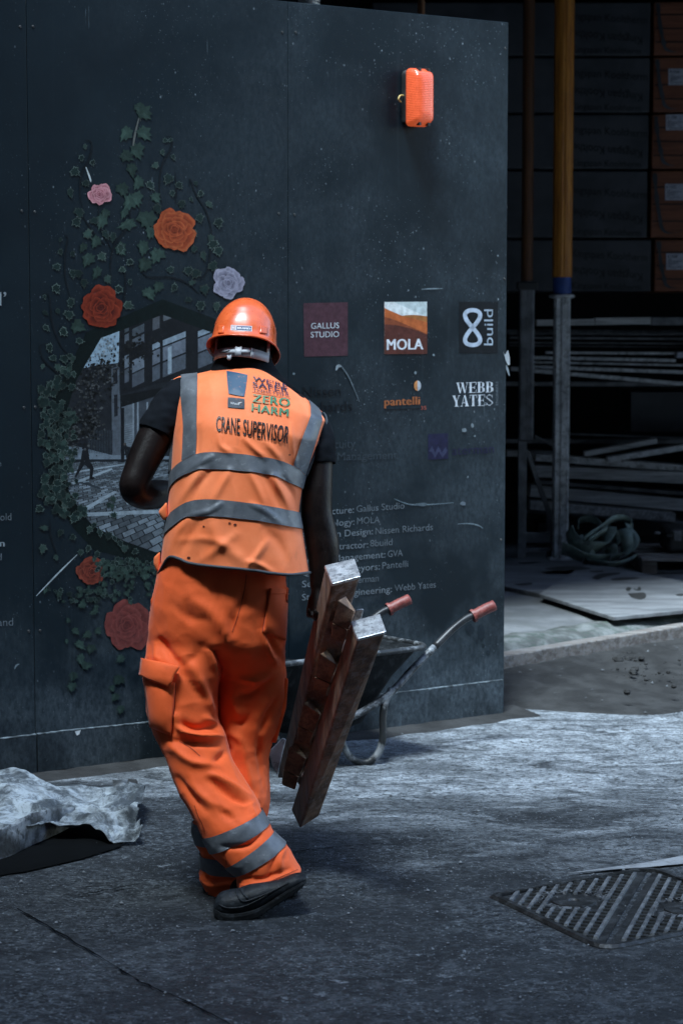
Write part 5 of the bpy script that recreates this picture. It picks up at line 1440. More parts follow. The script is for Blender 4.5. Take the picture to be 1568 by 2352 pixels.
for y0, y1 in ((1970, 2050), (2090, 2120)):
    za, zb = R_(0, y1, Y2).z, R_(0, y0, Y2).z
    m = MB(); m.box((R_(375, 0, Y2).x, P2.y + .005, (za + zb) / 2), (R_(470, 0, Y2).x - R_(265, 0, Y2).x - .004, .04, zb - za)); bevel(m.build("stand_rail", M_DARKMET, p2), .003)
m = MB(); m.beam(R_(270, 1330, Y2 + .03), R_(450, 1830, Y2 + .05), .03, .05, up=(0, 1, 0)); bevel(m.build("stand_brace", M_DARKMET, p2), .003)
m = MB(); xr = R_(455, 1700, Y2).x; m.box((xr, P2.y + .06, (SF + R_(0, 1800, Y2).z) / 2), (w2 * .4, .04, R_(0, 1800, Y2).z - SF)); bevel(m.build("stand_leg", M_DARKMET, p2), .004)
# prop heads that show over the top of the hoarding
def topprop(px0, px1, Y, mat, label, thread):
    a, b = at(px0, 5, Y), at(px1, 5, Y); r_ = (b.x - a.x) / 2; c = (a + b) / 2
    t = thing("steel_prop", (c.x, Y, SF), label, "prop", "props holding up the floor above")
    m = MB(); m.tube([(c.x, Y, SF + .001), (c.x, Y, 3.84)], r_ * .72, 20); m.build("outer_tube", mat, t)
    m = MB(); z = 2.4
    while z < 3.3 and thread:
        m.tube([(c.x, Y, z), (c.x, Y, z + .006)], r_, 18); z += .014
    if thread: o = m.build("thread", mat, t); o["kind"] = "stuff"
    m = MB(); m.box((c.x, Y, SF + .006), (r_ * 3, r_ * 3, .010)); m.build("foot_plate", mat, t)
topprop(685, 735, 10.4, M_GALV, "grey threaded prop whose shaft shows just over the hoarding's top", True)
topprop(955, 979, 11.5, M_PROPRUST, "thin rust-orange prop showing faintly over the hoarding's top edge", False)

# ---- racking with stored lengths
YK = 14.6
rk = thing("storage_rack", (at(*FR(900, 600), YK).x, YK, SF), "dark steel storage rack holding stacked lengths and insulation packs", "rack")
def K(x, y, dY=0.0): return at(*FR(x, y), YK + dY)
def kbeam(name, x0, y0, x1, y1, h, dY, dep, mat, parent=None, bv=.003):
    a, b = K(x0, y0, dY), K(x1, y1, dY)
    hh = h / 3.1777 * .9406 / FPX * (YK + dY)
    m = MB(); m.beam(a + Vector((0, dep / 2, -hh / 2)), b + Vector((0, dep / 2, -hh / 2)), dep, hh)
    return bevel(m.build(name, mat, parent), bv, 2)
for x in (60, 1800):
    m = MB(); p = K(x, 600, .25); m.box((p.x, p.y, (SF + 3.5) / 2), (.08, .08, 3.5 - SF)); bevel(m.build("upright", M_DARKMET, rk), .005)
for (y, dz) in ((395, .3), (1245, .3), (800, .35)):
    kbeam("rack_beam", 40, y, 1820, y + 4, 34, dz - .12, .05, M_DARKMET, rk)
# deck bearer under the packs, boarded with pale timber
o = kbeam("deck_bearer", 350, 318, 800, 312, 48, .0, .10, M_PALETIM); tag(o, "short weathered pale timber bearer left of the brighter bearer under the packs", "timber", "bearers under the insulation packs")
o = kbeam("deck_bearer", 806, 304, 1235, 298, 55, .0, .10, M_PALETIM); tag(o, "brighter pale timber bearer under the wrapped insulation packs", "timber", "bearers under the insulation packs")
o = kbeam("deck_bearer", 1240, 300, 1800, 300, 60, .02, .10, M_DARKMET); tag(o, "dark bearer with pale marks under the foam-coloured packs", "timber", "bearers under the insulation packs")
# steel tracks and trims: each its own length
tracks = [(140, 425, 1800, 428, 12, .05, "uppermost thin steel track in the dark bundle"), (140, 450, 1800, 462, 16, .0, "bluish steel track second from top of the dark bundle"),
          (140, 490, 1800, 500, 12, .05, "dim steel track in the middle of the dark bundle"), (140, 515, 1800, 530, 10, .1, "lowest dim steel track of the dark bundle"),
          (420, 565, 1800, 572, 20, .0, "pale olive trim above the bright dashed trims"), (330, 600, 1430, 622, 26, -.04, "bright pale trim broken by dark clips"),
          (330, 640, 1800, 672, 16, -.02, "thin pale trim just below the bright clipped trim"), (330, 672, 1800, 724, 28, -.06, "bright trim sagging to the right, second from lowest"),
          (150, 684, 1800, 830, 30, -.10, "lowest pale trim sloping down to the right")]
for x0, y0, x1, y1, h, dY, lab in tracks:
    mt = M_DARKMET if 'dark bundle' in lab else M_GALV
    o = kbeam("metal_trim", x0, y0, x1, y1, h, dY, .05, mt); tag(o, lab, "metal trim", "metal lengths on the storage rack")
    m = MB()
for x, y, w in ((750, 690, 34), (915, 680, 30), (1160, 765, 34), (1060, 605, 40), (870, 650, 34), (1240, 660, 36)):
    pass
o = kbeam("paper_packet", 1440, 570, 1800, 575, 45, -.10, .12, M_LABEL); tag(o, "small white packet lying on the trims at the right edge", "packet")
# ---- lower stack: planks
planks = [(720, 1345, 1285, 1240, 40, -.12, .12, M_PALETIM, "pale plank tilted up to the right, top of the heap"), (900, 1385, 1800, 1240, 45, -.20, .10, M_GALV, "grey channel crossing the heap, tilted to the right"),
          (120, 1335, 480, 1345, 45, .1, .2, M_PALETIM, "short pale plank end showing at the left of the heap"), (340, 1360, 1800, 1470, 55, -.05, .16, M_GALV, "pale grey channel above the broad plank"),
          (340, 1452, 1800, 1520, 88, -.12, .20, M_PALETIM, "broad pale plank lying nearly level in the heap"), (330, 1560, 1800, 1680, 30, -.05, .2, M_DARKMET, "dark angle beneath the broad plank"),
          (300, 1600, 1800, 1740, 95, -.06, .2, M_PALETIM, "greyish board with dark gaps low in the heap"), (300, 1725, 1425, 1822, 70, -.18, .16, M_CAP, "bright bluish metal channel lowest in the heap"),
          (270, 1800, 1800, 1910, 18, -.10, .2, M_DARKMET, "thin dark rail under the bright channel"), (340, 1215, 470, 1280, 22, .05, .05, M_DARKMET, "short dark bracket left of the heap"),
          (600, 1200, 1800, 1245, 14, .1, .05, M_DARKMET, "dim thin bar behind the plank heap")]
for x0, y0, x1, y1, h, dY, dep, mt, lab in planks:
    o = kbeam("stored_length", x0, y0, x1, y1, h, dY, dep, mt); tag(o, lab, "plank", "lengths heaped low on the storage rack")
# dark bulk between the two levels
o = kbeam("wrapped_bundle", 1080, 880, 1800, 880, 310, .5, .6, M_WRAP); tag(o, "dim wrapped bundle in the shade between the two rack levels", "bundle")
# bearers / supports reaching the floor
for x in (400, 1000, 1600):
    p = K(x, 1880, .05); m = MB(); m.box((p.x, p.y, (SF + p.z) / 2), (.1, .3, p.z - SF - .004)); bevel(m.build("support", M_BLACKPL, rk), .004)

# ---- insulation packs
YI = 14.75
def I_(x, y, dY=0): return at(*FU(x, y), YI + dY)
edges = [(2330, 1905, 1270), (1900, 1355, 1240), (1350, 905, 1250), (900, 450, 1260), (445, 0, 1265), (-5, -350, 1265)]
labs = ["lowest wrapped insulation pack with readable printed wrap", "second wrapped insulation pack from the bottom of the stack", "third wrapped insulation pack from the bottom of the stack", "fourth wrapped insulation pack up, barely lit", "fifth wrapped insulation pack up, almost black", "topmost wrapped insulation pack under the ceiling"]
labs2 = [s.replace("wrapped insulation pack", "foam-ended insulation pack") for s in labs]
labs2[0] = "lowest foam-ended insulation pack, orange-brown with a white label"
for i, (yb, yt, xr_) in enumerate(edges):
    a, b = I_(600, yb), I_(xr_, yb); zt = min(I_(600, yt).z, 3.8); z0 = a.z
    if zt - z0 < .05: continue
    t = thing("insulation_pack", (b.x, YI, z0), labs[i], "insulation pack", "insulation packs on the rack")
    m = MB(); hz_box(m, a.x - 1.3, b.x, YI, YI + .9, z0 + .004, zt - .004); bevel(m.build("wrap", M_WRAP, t), .012, 3)
    # crumpled printed film
    def ptext(s, x0, y0, x1, y1, cap, flip=False):
        u, v, fc = text_uv(s, .03)
        q = []
        for uu, vv in zip(u, v):
            if flip: uu, vv = 1 - uu, 1 - vv
            x, y = x0 + (x1 - x0) * uu, y0 + (y1 - y0) * uu - vv * cap
            q.append(I_(x, y, -.003 - .0))
        us = np.sort(np.unique(np.round(u, 5))); gi = int(np.argmax(np.diff(us))); cut = (us[gi] + us[gi + 1]) / 2
        for word in (0, 1):
            fw = [f for f in fc if (u[f[0]] > cut) == bool(word)]; idx = sorted({i for f in fw for i in f}); mp_ = {i: k for k, i in enumerate(idx)}
            pr = MB(); pr.add([q[i] for i in idx], [tuple(mp_[i] for i in f) for f in fw]); pr.build("wrap_lettering", M_INK, t)
    h = yb - yt
    ptext("Kingspan Kooltherm", 640 - (0 if i == 0 else 40), yt + h * .33, 1240, yt + h * .42, 60)
    ptext("Kingspan Kooltherm", 560, yt + h * .66, 1200, yt + h * .80, 66, True)
    ptext("Kingspan Kooltherm", 640, yt + h * .93, 1190, yt + h * .97, 52)
    c0, c1 = I_(xr_ + 22, yb), I_(2100, yb)
    t = thing("insulation_pack", ((c0.x + c1.x) / 2, YI, z0), labs2[i], "insulation pack", "insulation packs on the rack")
    m = MB(); hz_box(m, c0.x, c1.x, YI - .02, YI + .9, z0 + .004, zt - .004); body = bevel(m.build("wrap", M_FOAM, t), .010, 3)
    nb = 4
    for k in range(1, nb):
        zz = z0 + (zt - z0) * k / nb; m = MB(); hz_box(m, c0.x + .01, c1.x - .01, YI - .0235, YI - .0203, zz - .004, zz + .004); m.build("board_joint", M_INK, body)
    ly = {0: (2020, 2150), 1: (1465, 1595), 2: (910, 1035), 3: (545, 675)}.get(i)
    if ly:
        x0 = {0: 1392, 1: 1383, 2: 1390, 3: 1410}[i]
        q = [I_(x0, ly[1], -.025), I_(x0 + 230, ly[1], -.025), I_(x0 + 230, ly[0], -.025), I_(x0, ly[0], -.025)]
        lo = mobj("paper_label", q, [(0, 1, 2, 3)], M_LABEL, t)
        pr = MB()
        u, v, fc = text_uv("K108", .04)
        pr.add([I_(x0 + 12 + 75 * uu, ly[0] + 36 - 24 * vv, -.0262) for uu, vv in zip(u, v)], fc)
        for k in range(6):
            yy_ = ly[0] + 52 + k * 12; q = [I_(x0 + 12, yy_, -.0262), I_(x0 + 40 + 30 * ((k * 7) % 4), yy_, -.0262), I_(x0 + 40 + 30 * ((k * 7) % 4), yy_ - 4, -.0262), I_(x0 + 12, yy_ - 4, -.0262)]
            pr.add(q, [(0, 1, 2, 3)])
        pr.build("label_lines", M_INK, lo)
    # torn stretch film
    m = MB(); 
    fpts = [I_(xr_ + 60, yt + h * .05, -.03), I_(xr_ + 75, yt + h * .4, -.035), I_(xr_ + 100, yt + h * .7, -.035), I_(xr_ + 125, yt + h * .88, -.03), I_(xr_ + 200, yt + h * .93, -.03), I_(xr_ + 330, yt + h * .86, -.03)]
    q = smooth_poly([list(p) for p in fpts], 6); V = []
    for k, p in enumerate(q):
        w = .012 * (1 + .8 * noise.noise((k * .4, i, 0))); V += [[p[0] - w, p[1], p[2]], [p[0] + w, p[1] - .006, p[2] + .004]]
    m.grid(np.array(V).reshape(len(q), 2, 3)); m.build("torn_film", M_WRAP, t, smooth=True)

# ---- tangle of webbing slings
def webstrap(pts, width, wdir, name, parent, mat=None):
    q = smooth_poly([list(p) for p in pts], 8); V = []
    for i, p in enumerate(q):
        t = i / (len(q) - 1)
        w0 = Vector(wdir[0]).lerp(Vector(wdir[1]), t).normalized()
        d = Vector(q[min(i + 1, len(q) - 1)] - q[max(i - 1, 0)]).normalized()
        w0 = (w0 - d * w0.dot(d)).normalized()
        V += [list(Vector(p) - w0 * width / 2), list(Vector(p) + w0 * width / 2)]
    m = MB(); m.grid(np.array(V).reshape(len(q), 2, 3)); o = m.build(name, mat or M_WEB, parent, smooth=True)
    s_ = o.modifiers.new("s", 'SOLIDIFY'); s_.thickness = .006; return o
YS = gnd(*FS(800, 690), SF + .05).y
def S_(x, y, dY=0.0): return at(*FS(x, y), YS + dY)
sl = thing("webbing_sling", S_(840, 660), "tangled heap of green lifting webbing behind the plywood", "webbing")
ups, fro = Vector((0, 0, 1)), Vector((.3, -.2, .9))
for pts, w, wd in (
    ([S_(640, 400, .1), (S_(660, 330, .12)), S_(740, 310, .1), S_(820, 340, .05), S_(850, 390, 0)], .045, ((.0, -.6, .8), (.4, -.4, .6))),
    ([S_(575, 400, .0), S_(600, 480, -.04), S_(660, 540, -.06), S_(760, 560, -.08), S_(860, 545, -.06), S_(905, 470, -.02), S_(925, 380, .0)], .09, ((.2, -.3, .9), (.8, -.3, .4))),
    ([S_(700, 490, -.1), S_(780, 430, -.08), S_(870, 370, -.03), S_(950, 310, .0), S_(1030, 300, .03), S_(1105, 330, .05), S_(1115, 385, .05), S_(1080, 380, .0)], .055, ((.3, -.5, .8), (-.5, -.6, .3))),
    ([S_(740, 500, -.09), S_(830, 440, -.06), S_(900, 400, -.03)], .05, ((.3, -.5, .8), (.3, -.5, .8))),
    ([S_(1060, 400, .0), S_(1075, 470, -.05), S_(1080, 550, -.06), S_(1040, 620, -.07), S_(940, 670, -.08)], .075, ((1, -.2, .2), (.5, -.5, .6))),
    ([S_(1090, 420, .06), S_(1140, 480, .02), S_(1150, 530, -.02), S_(1110, 600, -.04), S_(1040, 660, -.05)], .06, ((.9, -.2, .3), (.5, -.6, .6))),
    ([S_(510, 570, -.05), S_(570, 590, -.08), S_(640, 625, -.09), S_(700, 650, -.1)], .08, ((.3, -.5, .8), (.3, -.6, .7))),
    ([S_(750, 690, -.12), S_(850, 705, -.16), S_(960, 712, -.18), S_(1060, 690, -.14), S_(1140, 650, -.05)], .08, ((0, -.9, .5), (.2, -.7, .5))),
    ([S_(920, 560, -.05), S_(950, 610, -.06), S_(900, 660, -.07), S_(800, 675, -.08), S_(700, 660, -.08)], .09, ((.6, -.5, .5), (.1, -.6, .8))),
    ([S_(640, 470, -.03), S_(680, 560, -.05), S_(740, 620, -.06), S_(760, 660, -.06)], .08, ((.8, -.4, .4), (.8, -.4, .4))),
    ([S_(880, 600, .05), S_(980, 500, .06), S_(960, 420, .06)], .06, ((.8, -.3, .5), (.8, -.3, .5)))):
    webstrap(pts, w, wd, "strap", sl)
# ---- pallet, case
YPal = gnd(*FS(1215, 790), SF + .01).y
def Pa(x, y, dY=0): return at(*FS(x, y), YPal + dY)
ptop = Pa(1215, 655).z; x0 = Pa(1205, 700).x
pal = thing("pallet", (x0 + .5, YPal + .4, SF), "weathered timber pallet edge with a dark case on it, far right", "pallet")
for k in range(5):
    m = MB(); yy = YPal + .05 + k * .19; m.box((x0 + .6, yy, ptop - .011), (1.2, .10 if k % 2 == 0 else .11, .02)); bevel(m.build("deck_board", M_SILL, pal), .003)
for x in (x0 + .05, x0 + .6, x0 + 1.15):
    m = MB(); m.box((x, YPal + .42, (SF + ptop - .022) / 2 + .002), (.09, .80, ptop - .026 - SF)); bevel(m.build("bearer", M_SILL, pal), .003)
cs = Pa(1400, 590, .25); cz = ptop
case = thing("tool_case", (cs.x + .25, YPal + .4, cz), "black plastic tool case standing on the pallet at the right edge", "case")
ch = Pa(1400, 375, .25).z - Pa(1400, 590, .25).z
m = MB(); m.box((cs.x + .28, YPal + .42, cz + ch / 2 + .002), (.52, .36, ch)); bevel(m.build("body", M_BLACKPL, case), .03, 4)
m = MB(); m.box((cs.x + .28, YPal + .42, cz + ch * .72), (.535, .375, .018)); bevel(m.build("lid_seam", M_BLACKPL, case), .004)
m = MB(); m.tube(smooth_poly([(cs.x + .15, YPal + .235, cz + ch * .55), (cs.x + .17, YPal + .19, cz + ch * .62), (cs.x + .38, YPal + .19, cz + ch * .62), (cs.x + .4, YPal + .235, cz + ch * .55)], 6), .012, 10); m.build("handle", M_BLACKPL, case, smooth=True)
for x in (.08, .46):
    m = MB(); m.box((cs.x + x, YPal + .232, cz + ch * .72), (.045, .012, .06)); bevel(m.build("latch", M_DARKMET, case), .003)
m = MB(); m.tube([(cs.x - .02, YPal + .40, cz + ch * .70), (cs.x - .02, YPal + .40, cz + ch * .78)], .02, 10); m.build("cap", M_GALV, case)

# ------------------------------------------------------------------ the worker
def C_(x, y, Y): return at(*FC(x, y), Y)
man = thing("person", gnd(540, 2100), "worker seen from behind in orange hard hat, hi-vis vest and trousers, carrying a girder", "person")
YM = 6.42
def fbm(p, s, o=0.0):
    return noise.noise((p[0] * s + o, p[1] * s, p[2] * s)) + .5 * noise.noise((p[0] * s * 2.1, p[1] * s * 2.1 + o, p[2] * s * 2.1))
def ridge_field(px, ridges, power=2.0):
    """folds: each a picture polyline (fold line), half-width in grid units, height in metres"""
    d = np.zeros(len(px))
    for pts, w, amp in ridges:
        q = smooth_poly(pts, 6) if len(pts) > 2 else np.linspace(pts[0], pts[1], 8)
        best = np.full(len(px), 1e9); tt = np.zeros(len(px))
        for i in range(len(q) - 1):
            a, b = q[i], q[i + 1]; ab = b - a; L = (ab @ ab) + 1e-9
            t = np.clip(((px - a) @ ab) / L, 0, 1)
            dd = np.hypot(*(px - a - t[:, None] * ab).T)
            m_ = dd < best
            best[m_] = dd[m_]; tt[m_] = (i + t[m_]) / (len(q) - 1)
        fade = np.sin(np.clip(tt, .02, .98) * math.pi) ** .6
        d += amp * np.exp(-(best / w) ** power) * (.35 + .65 * fade)
    return d
def conv(F, l): return [(np.array([F(*p) for p in pts]), w, a) for pts, w, a in l]

# ---- vest: a cloth shell of back and front panels round the trunk
rowsV = [
    [(290, 1425), (318, 1370), (365, 1300), (430, 1312), (500, 1340), (700, 1366), (900, 1384), (1130, 1416), (1282, 1402)],
    [(322, 1160), (350, 1130), (400, 1090), (460, 1046), (520, 1032), (700, 1036), (900, 1056), (1050, 1080), (1190, 1107), (1238, 1115)],
    [(340, 1055), (360, 1025), (385, 995), (460, 945), (540, 922), (640, 917), (800, 930), (1000, 960), (1150, 988), (1216, 1003)],
    [(355, 905), (375, 830), (440, 770), (530, 731), (600, 718), (750, 725), (950, 745), (1050, 765), (1200, 832), (1236, 850)],
    [(368, 745), (400, 705), (440, 672), (540, 620), (640, 605), (780, 612), (1000, 640), (1090, 660), (1200, 710), (1258, 765)],
    [(386, 450), (460, 438), (540, 430), (800, 430), (1000, 452), (1200, 505), (1345, 540)],
    [(391, 250), (440, 236), (500, 228), (800, 228), (1000, 262), (1200, 335), (1394, 402)],
    [(387, 160), (440, 135), (545, 118), (690, 80), (860, 60), (980, 85), (1150, 200), (1290, 300), (1388, 368)],
    [(384, 128), (440, 100), (545, 86), (690, 52), (770, 38), (860, 27), (960, 42), (1040, 85), (1150, 165), (1290, 275), (1372, 348)]]
tV = [0, .21, .30, .42, .53, .70, .86, .95, 1.0]
NS = 121
def resample_x(row, n):
    q = smooth_poly(row, 10)
    x = np.linspace(row[0][0], row[-1][0], n)
    return np.stack([x, np.interp(x, q[:, 0], q[:, 1])], -1)
ctrl = np.array([[FC(*p) for p in resample_x(r, NS)] for r in rowsV])
ycV = [6.42, 6.43, 6.435, 6.45, 6.47, 6.50, 6.535, 6.555, 6.575]
dV = [.150, .140, .137, .135, .140, .150, .125, .070, .018]
fV = [.150, .150, .150, .150, .150, .140, .105, .060, .014]
NT_ = 181
ts = np.linspace(0, 1, NT_)
def interp_rows(vals, t):
    """monotone-ish smooth interpolation of control rows"""
    vals = np.asarray(vals, float)
    q = np.array([np.interp(t, tV, vals.reshape(len(tV), -1)[:, k]) for k in range(vals.reshape(len(tV), -1).shape[1])]).T
    return q.reshape((len(t),) + vals.shape[1:])
tsf = np.linspace(0, 1, NT_)
gridpx = interp_rows(ctrl, tsf)
# soften the kinks between control rows everywhere except along rows themselves
for _ in range(3): gridpx[1:-1] = .5 * gridpx[1:-1] + .25 * (gridpx[:-2] + gridpx[2:])
yc, db, df = interp_rows(ycV, tsf), interp_rows(dV, tsf), interp_rows(fV, tsf)
for arr in (yc, db, df):
    for _ in range(12): arr[1:-1] = .5 * arr[1:-1] + .25 * (arr[:-2] + arr[2:])
ss = np.linspace(-1, 1, NS)
ridV = conv(FC, [
    ([(690, 480), (700, 560), (760, 608)], 20, .006), ([(860, 520), (930, 590), (990, 640)], 22, .008), ([(1000, 540), (1060, 610), (1100, 665)], 22, .007),
    ([(1165, 420), (1175, 560), (1195, 700)], 12, .007), ([(1200, 620), (1260, 480), (1290, 330)], 30, -.008),
    ([(560, 735), (480, 850), (400, 965)], 26, .009), ([(640, 725), (560, 830), (520, 920)], 24, -.006), ([(760, 735), (700, 830), (660, 910)], 26, .006), ([(900, 755), (950, 850), (990, 950)], 24, .006),
    ([(1050, 770), (1110, 880), (1175, 1010)], 24, .014), ([(1110, 780), (1170, 880), (1210, 980)], 22, -.010), ([(990, 760), (1040, 860), (1080, 960)], 22, -.007),
    ([(1150, 990), (1190, 1110), (1260, 1330)], 30, .010), ([(1195, 840), (1205, 960), (1208, 1090)], 10, .006),
    ([(470, 1060), (400, 1150), (350, 1280)], 26, .010), ([(560, 1060), (500, 1160), (430, 1280)], 30, -.007), ([(640, 1060), (690, 1200), (880, 1350)], 40, .006), ([(1000, 1200), (940, 1290), (880, 1370)], 24, .008), ([(880, 1330), (960, 1350), (1050, 1400)], 18, .006),
    ([(460, 640), (420, 760), (375, 900)], 20, .006), ([(555, 440), (550, 540), (545, 620)], 16, -.005), ([(400, 460), (440, 600), (445, 700)], 18, .005),
    ([(700, 950), (620, 1000), (520, 1020)], 16, .005), ([(900, 950), (1000, 1000), (1100, 1080)], 20, .005), ([(640, 640), (520, 700), (420, 790)], 20, .006),
    ([(800, 1150), (700, 1230), (560, 1330)], 30, .005), ([(1000, 1120), (1090, 1220), (1150, 1380)], 34, -.006), ([(420, 1190), (600, 1180), (760, 1230)], 26, .004)])
ridV = [(q, w / 2.7034 * .9406, a) for q, w, a in ridV]
prof = np.clip(1 - np.abs(ss) ** 2.3, 0, 1) ** .55
VB = np.zeros((NT_, NS, 3)); VF = np.zeros((NT_, NS, 3))
rf = ridge_field(gridpx.reshape(-1, 2), ridV).reshape(NT_, NS)
for i in range(NT_):
    for j in range(NS):
        px_, py_ = gridpx[i, j]
        p = at(px_, py_, yc[i] - db[i] * prof[j])
        e = prof[j] * min(1, (NT_ - 1 - i) / 14 + .15)
        w = (1.15 * rf[i, j] + .006 * fbm((p.x, p.z * .6, 0), 7) + .004 * (1 - 2 * abs(noise.noise((p.x * 13 + 2, p.z * 6, 1))))) * e
        VB[i, j] = p + Vector((0, -1, .15)) * w
        f_ = at(px_, py_, yc[i]); 
        q = Vector((f_.x, yc[i] + df[i] * prof[j], f_.z))
        VF[i, j] = q + Vector((0, 1, 0)) * .006 * fbm((p.x, p.z, 3), 7) * prof[j]
# neckline: lower the front
vest = MB(); vest.grid(VB); vest.grid(VF[:, ::-1])
vo = vest.build("vest", M_VEST, man, smooth=True)
sm = vo.modifiers.new("s", 'SOLIDIFY'); sm.thickness = .0025; sm.offset = -1
tag(vo, "grubby orange hi-vis vest with grey reflective bands and lettering")
bvhV = BVHTree.FromPolygons([Vector(v) for v in VB.reshape(-1, 3)], [(i * NS + j, i * NS + j + 1, (i + 1) * NS + j + 1, (i + 1) * NS + j) for i in range(NT_ - 1) for j in range(NS - 1)])
def vnorm(Gd):
    du = np.gradient(Gd, axis=1); dv = np.gradient(Gd, axis=0)
    n = np.cross(du, dv); n /= (np.linalg.norm(n, axis=-1, keepdims=True) + 1e-12)
    return n
nB = vnorm(VB); nB *= np.sign(-(nB[..., 1:2]) + 1e-9) * 1.0
nB = np.where((nB[..., 1:2] > 0), -nB, nB)
nF = vnorm(VF); nF = np.where((nF[..., 1:2] < 0), -nF, nF)
def samp(Gd, t, s):
    """bilinear sample, t 0..1 rows, s 0..1 across"""
    a = np.clip(t, 0, 1) * (NT_ - 1); b = np.clip(s, 0, 1) * (NS - 1)
    i0 = np.minimum(a.astype(int), NT_ - 2); j0 = np.minimum(b.astype(int), NS - 2)
    fa_, fb_ = (a - i0)[..., None], (b - j0)[..., None]
    return (Gd[i0, j0] * (1 - fa_) * (1 - fb_) + Gd[i0 + 1, j0] * fa_ * (1 - fb_) + Gd[i0, j0 + 1] * (1 - fa_) * fb_ + Gd[i0 + 1, j0 + 1] * fa_ * fb_)
def vstrip(name, t0, t1, s0, s1, mat, off=.004, nt=12, ns=121, both=False):
    """a band sewn on the vest between rows t0..t1 and columns s0(t)..s1(t)"""
    T, S = np.meshgrid(np.linspace(0, 1, nt), np.linspace(0, 1, ns), indexing='ij')
    tt = t0 + (t1 - t0) * T
    a = np.interp(tt, [0, 1], [s0, s0]) if np.isscalar(s0) else np.interp(tt, s0[0], s0[1])
    b = np.interp(tt, [0, 1], [s1, s1]) if np.isscalar(s1) else np.interp(tt, s1[0], s1[1])
    sss = a + (b - a) * S
    m = MB(); m.grid(samp(VB, tt, sss) + samp(nB, tt, sss) * off)
    if both: m.grid((samp(VF, tt, sss) + samp(nF, tt, sss) * off)[:, ::-1])
    o = m.build(name, mat, vo, smooth=True)
    return o
vstrip("reflective_band", .212, .298, 0, 1, M_BAND, both=True, nt=18)
vstrip("reflective_band", .422, .528, 0, 1, M_BAND, both=True, nt=18)
vstrip("reflective_brace", .53, .998, ([.53, .7, .86, 1], [.09, .075, .05, .056]), ([.53, .7, .86, 1], [.19, .165, .155, .165]), M_BAND, off=.0042, nt=80, ns=24)
vstrip("reflective_brace", .53, .998, ([.53, .7, .86, 1], [.905, .88, .895, .90]), ([.53, .7, .86, 1], [.995, .975, .97, .968]), M_BAND, off=.0042, nt=80, ns=24)
# piping along hem and armholes
def pipe(pts, r, name="piping", mat=M_PIPE, parent=None):
    m = MB(); m.tube([Vector(p) for p in pts], r, 8); return m.build(name, mat, parent or vo, smooth=True)
pipe([VB[0, j] + nB[0, j] * .003 for j in range(0, NS, 2)], .0045)
pipe([VF[0, j] for j in range(0, NS, 2)], .0045)
i0 = int(.53 * NT_)
pipe([VB[i, 0] + np.array([-.001, -.006, 0]) for i in range(i0, NT_, 3)], .0055)
pipe([VB[i, NS - 1] + np.array([.001, -.006, 0]) for i in range(i0, NT_, 3)], .0055)
pipe([VB[NT_ - 1, j] + np.array([0, 0, .001]) for j in range(int(NS * .30), int(NS * .68), 2)], .004, "collar_binding", M_VEST)

# lettering on the back: cut shapes laid on the cloth
def on_cloth(bvh, px, py, off, Yf=6.3):
    d = ray(px, py).normalized(); hit = bvh.ray_cast(Vector((0, 0, CAMH)), d)
    if hit[0] is None: return at(px, py, Yf)
    n = hit[1]
    if n.dot(d) > 0: n = -n
    return hit[0] - d * (off / max(.4, abs(n.dot(d))))
def quad_text(mb, s, F, TL, TR, BR, BL, col, off=.0038, bold=0.0):
    u, v, fc, ll = text_uvl(s, bold)
    TL, TR, BR, BL = map(np.array, (TL, TR, BR, BL)); q = []
    for uu, vv, l in zip(u, v, ll):
        b = BL * (1 - uu) + BR * uu; t = TL * (1 - uu) + TR * uu
        q.append(on_cloth(bvhV, *F(*(b * (1 - vv) + t * vv)), off + l * .00015))
    mb.add(q, fc, col)
def cloth_poly(name_or_mb, F, pts, col, off, n=10, round_=0.0):
    """four-cornered patch conforming to the cloth"""
    P = [np.array(p, float) for p in pts]; Gd = []
    for i in range(n + 1):
        row = []
        for j in range(n + 1):
            a, b = i / n, j / n
            if round_ > 0:      # pull the corners in
                ca_, cb_ = 2 * a - 1, 2 * b - 1
                ca2 = ca_ * math.sqrt(1 - round_ * cb_ * cb_ / 2) if abs(ca_) > .99 else ca_
                cb2 = cb_ * math.sqrt(1 - round_ * ca_ * ca_ / 2) if abs(cb_) > .99 else cb_
                a, b = (ca2 + 1) / 2, (cb2 + 1) / 2
            p = (P[0] * (1 - b) + P[1] * b) * (1 - a) + (P[3] * (1 - b) + P[2] * b) * a
            row.append(list(on_cloth(bvhV, *F(*p), off)))
        Gd.append(row)
    name_or_mb.grid(np.array(Gd), col)
NAVY, GREEN, BLK, TEAL = (.012, .020, .060), (.055, .22, .115), (.006, .006, .008), (.012, .062, .125)
pm = MB()
cloth_poly(pm, FK, [(494, 762), (690, 800), (660, 1002), (514, 975)], TEAL, .0025, 16, .10)
cloth_poly(pm, FK, [(508, 1005), (662, 1020), (660, 1112), (506, 1098)], (.010, .022, .045), .0025, 12, .10)
pm.build("exclamation_print", M_VPRINT, vo, colour=True)
pm = MB()
quad_text(pm, "Wates", FK, (532, 1050), (615, 1058), (615, 1078), (532, 1070), (.7, .72, .75), .0036, .015)
pm.build("maker_print", M_VPRINT, vo, colour=True)
pm = MB()
pm.add([on_cloth(bvhV, *FK(*p), .0036) for p in ((600, 1058), (636, 1050), (630, 1058), (606, 1064))], [(0, 1, 2, 3)], (.7, .72, .75))
pm.build("maker_print", M_VPRINT, vo, colour=True)
pm = MB()
quad_text(pm, "WE'RE", FK, (738, 812), (1052, 890), (1056, 928), (734, 850), NAVY, bold=.018)
quad_text(pm, "SAFER", FK, (734, 862), (1056, 920), (1064, 970), (734, 905), NAVY, bold=.018)
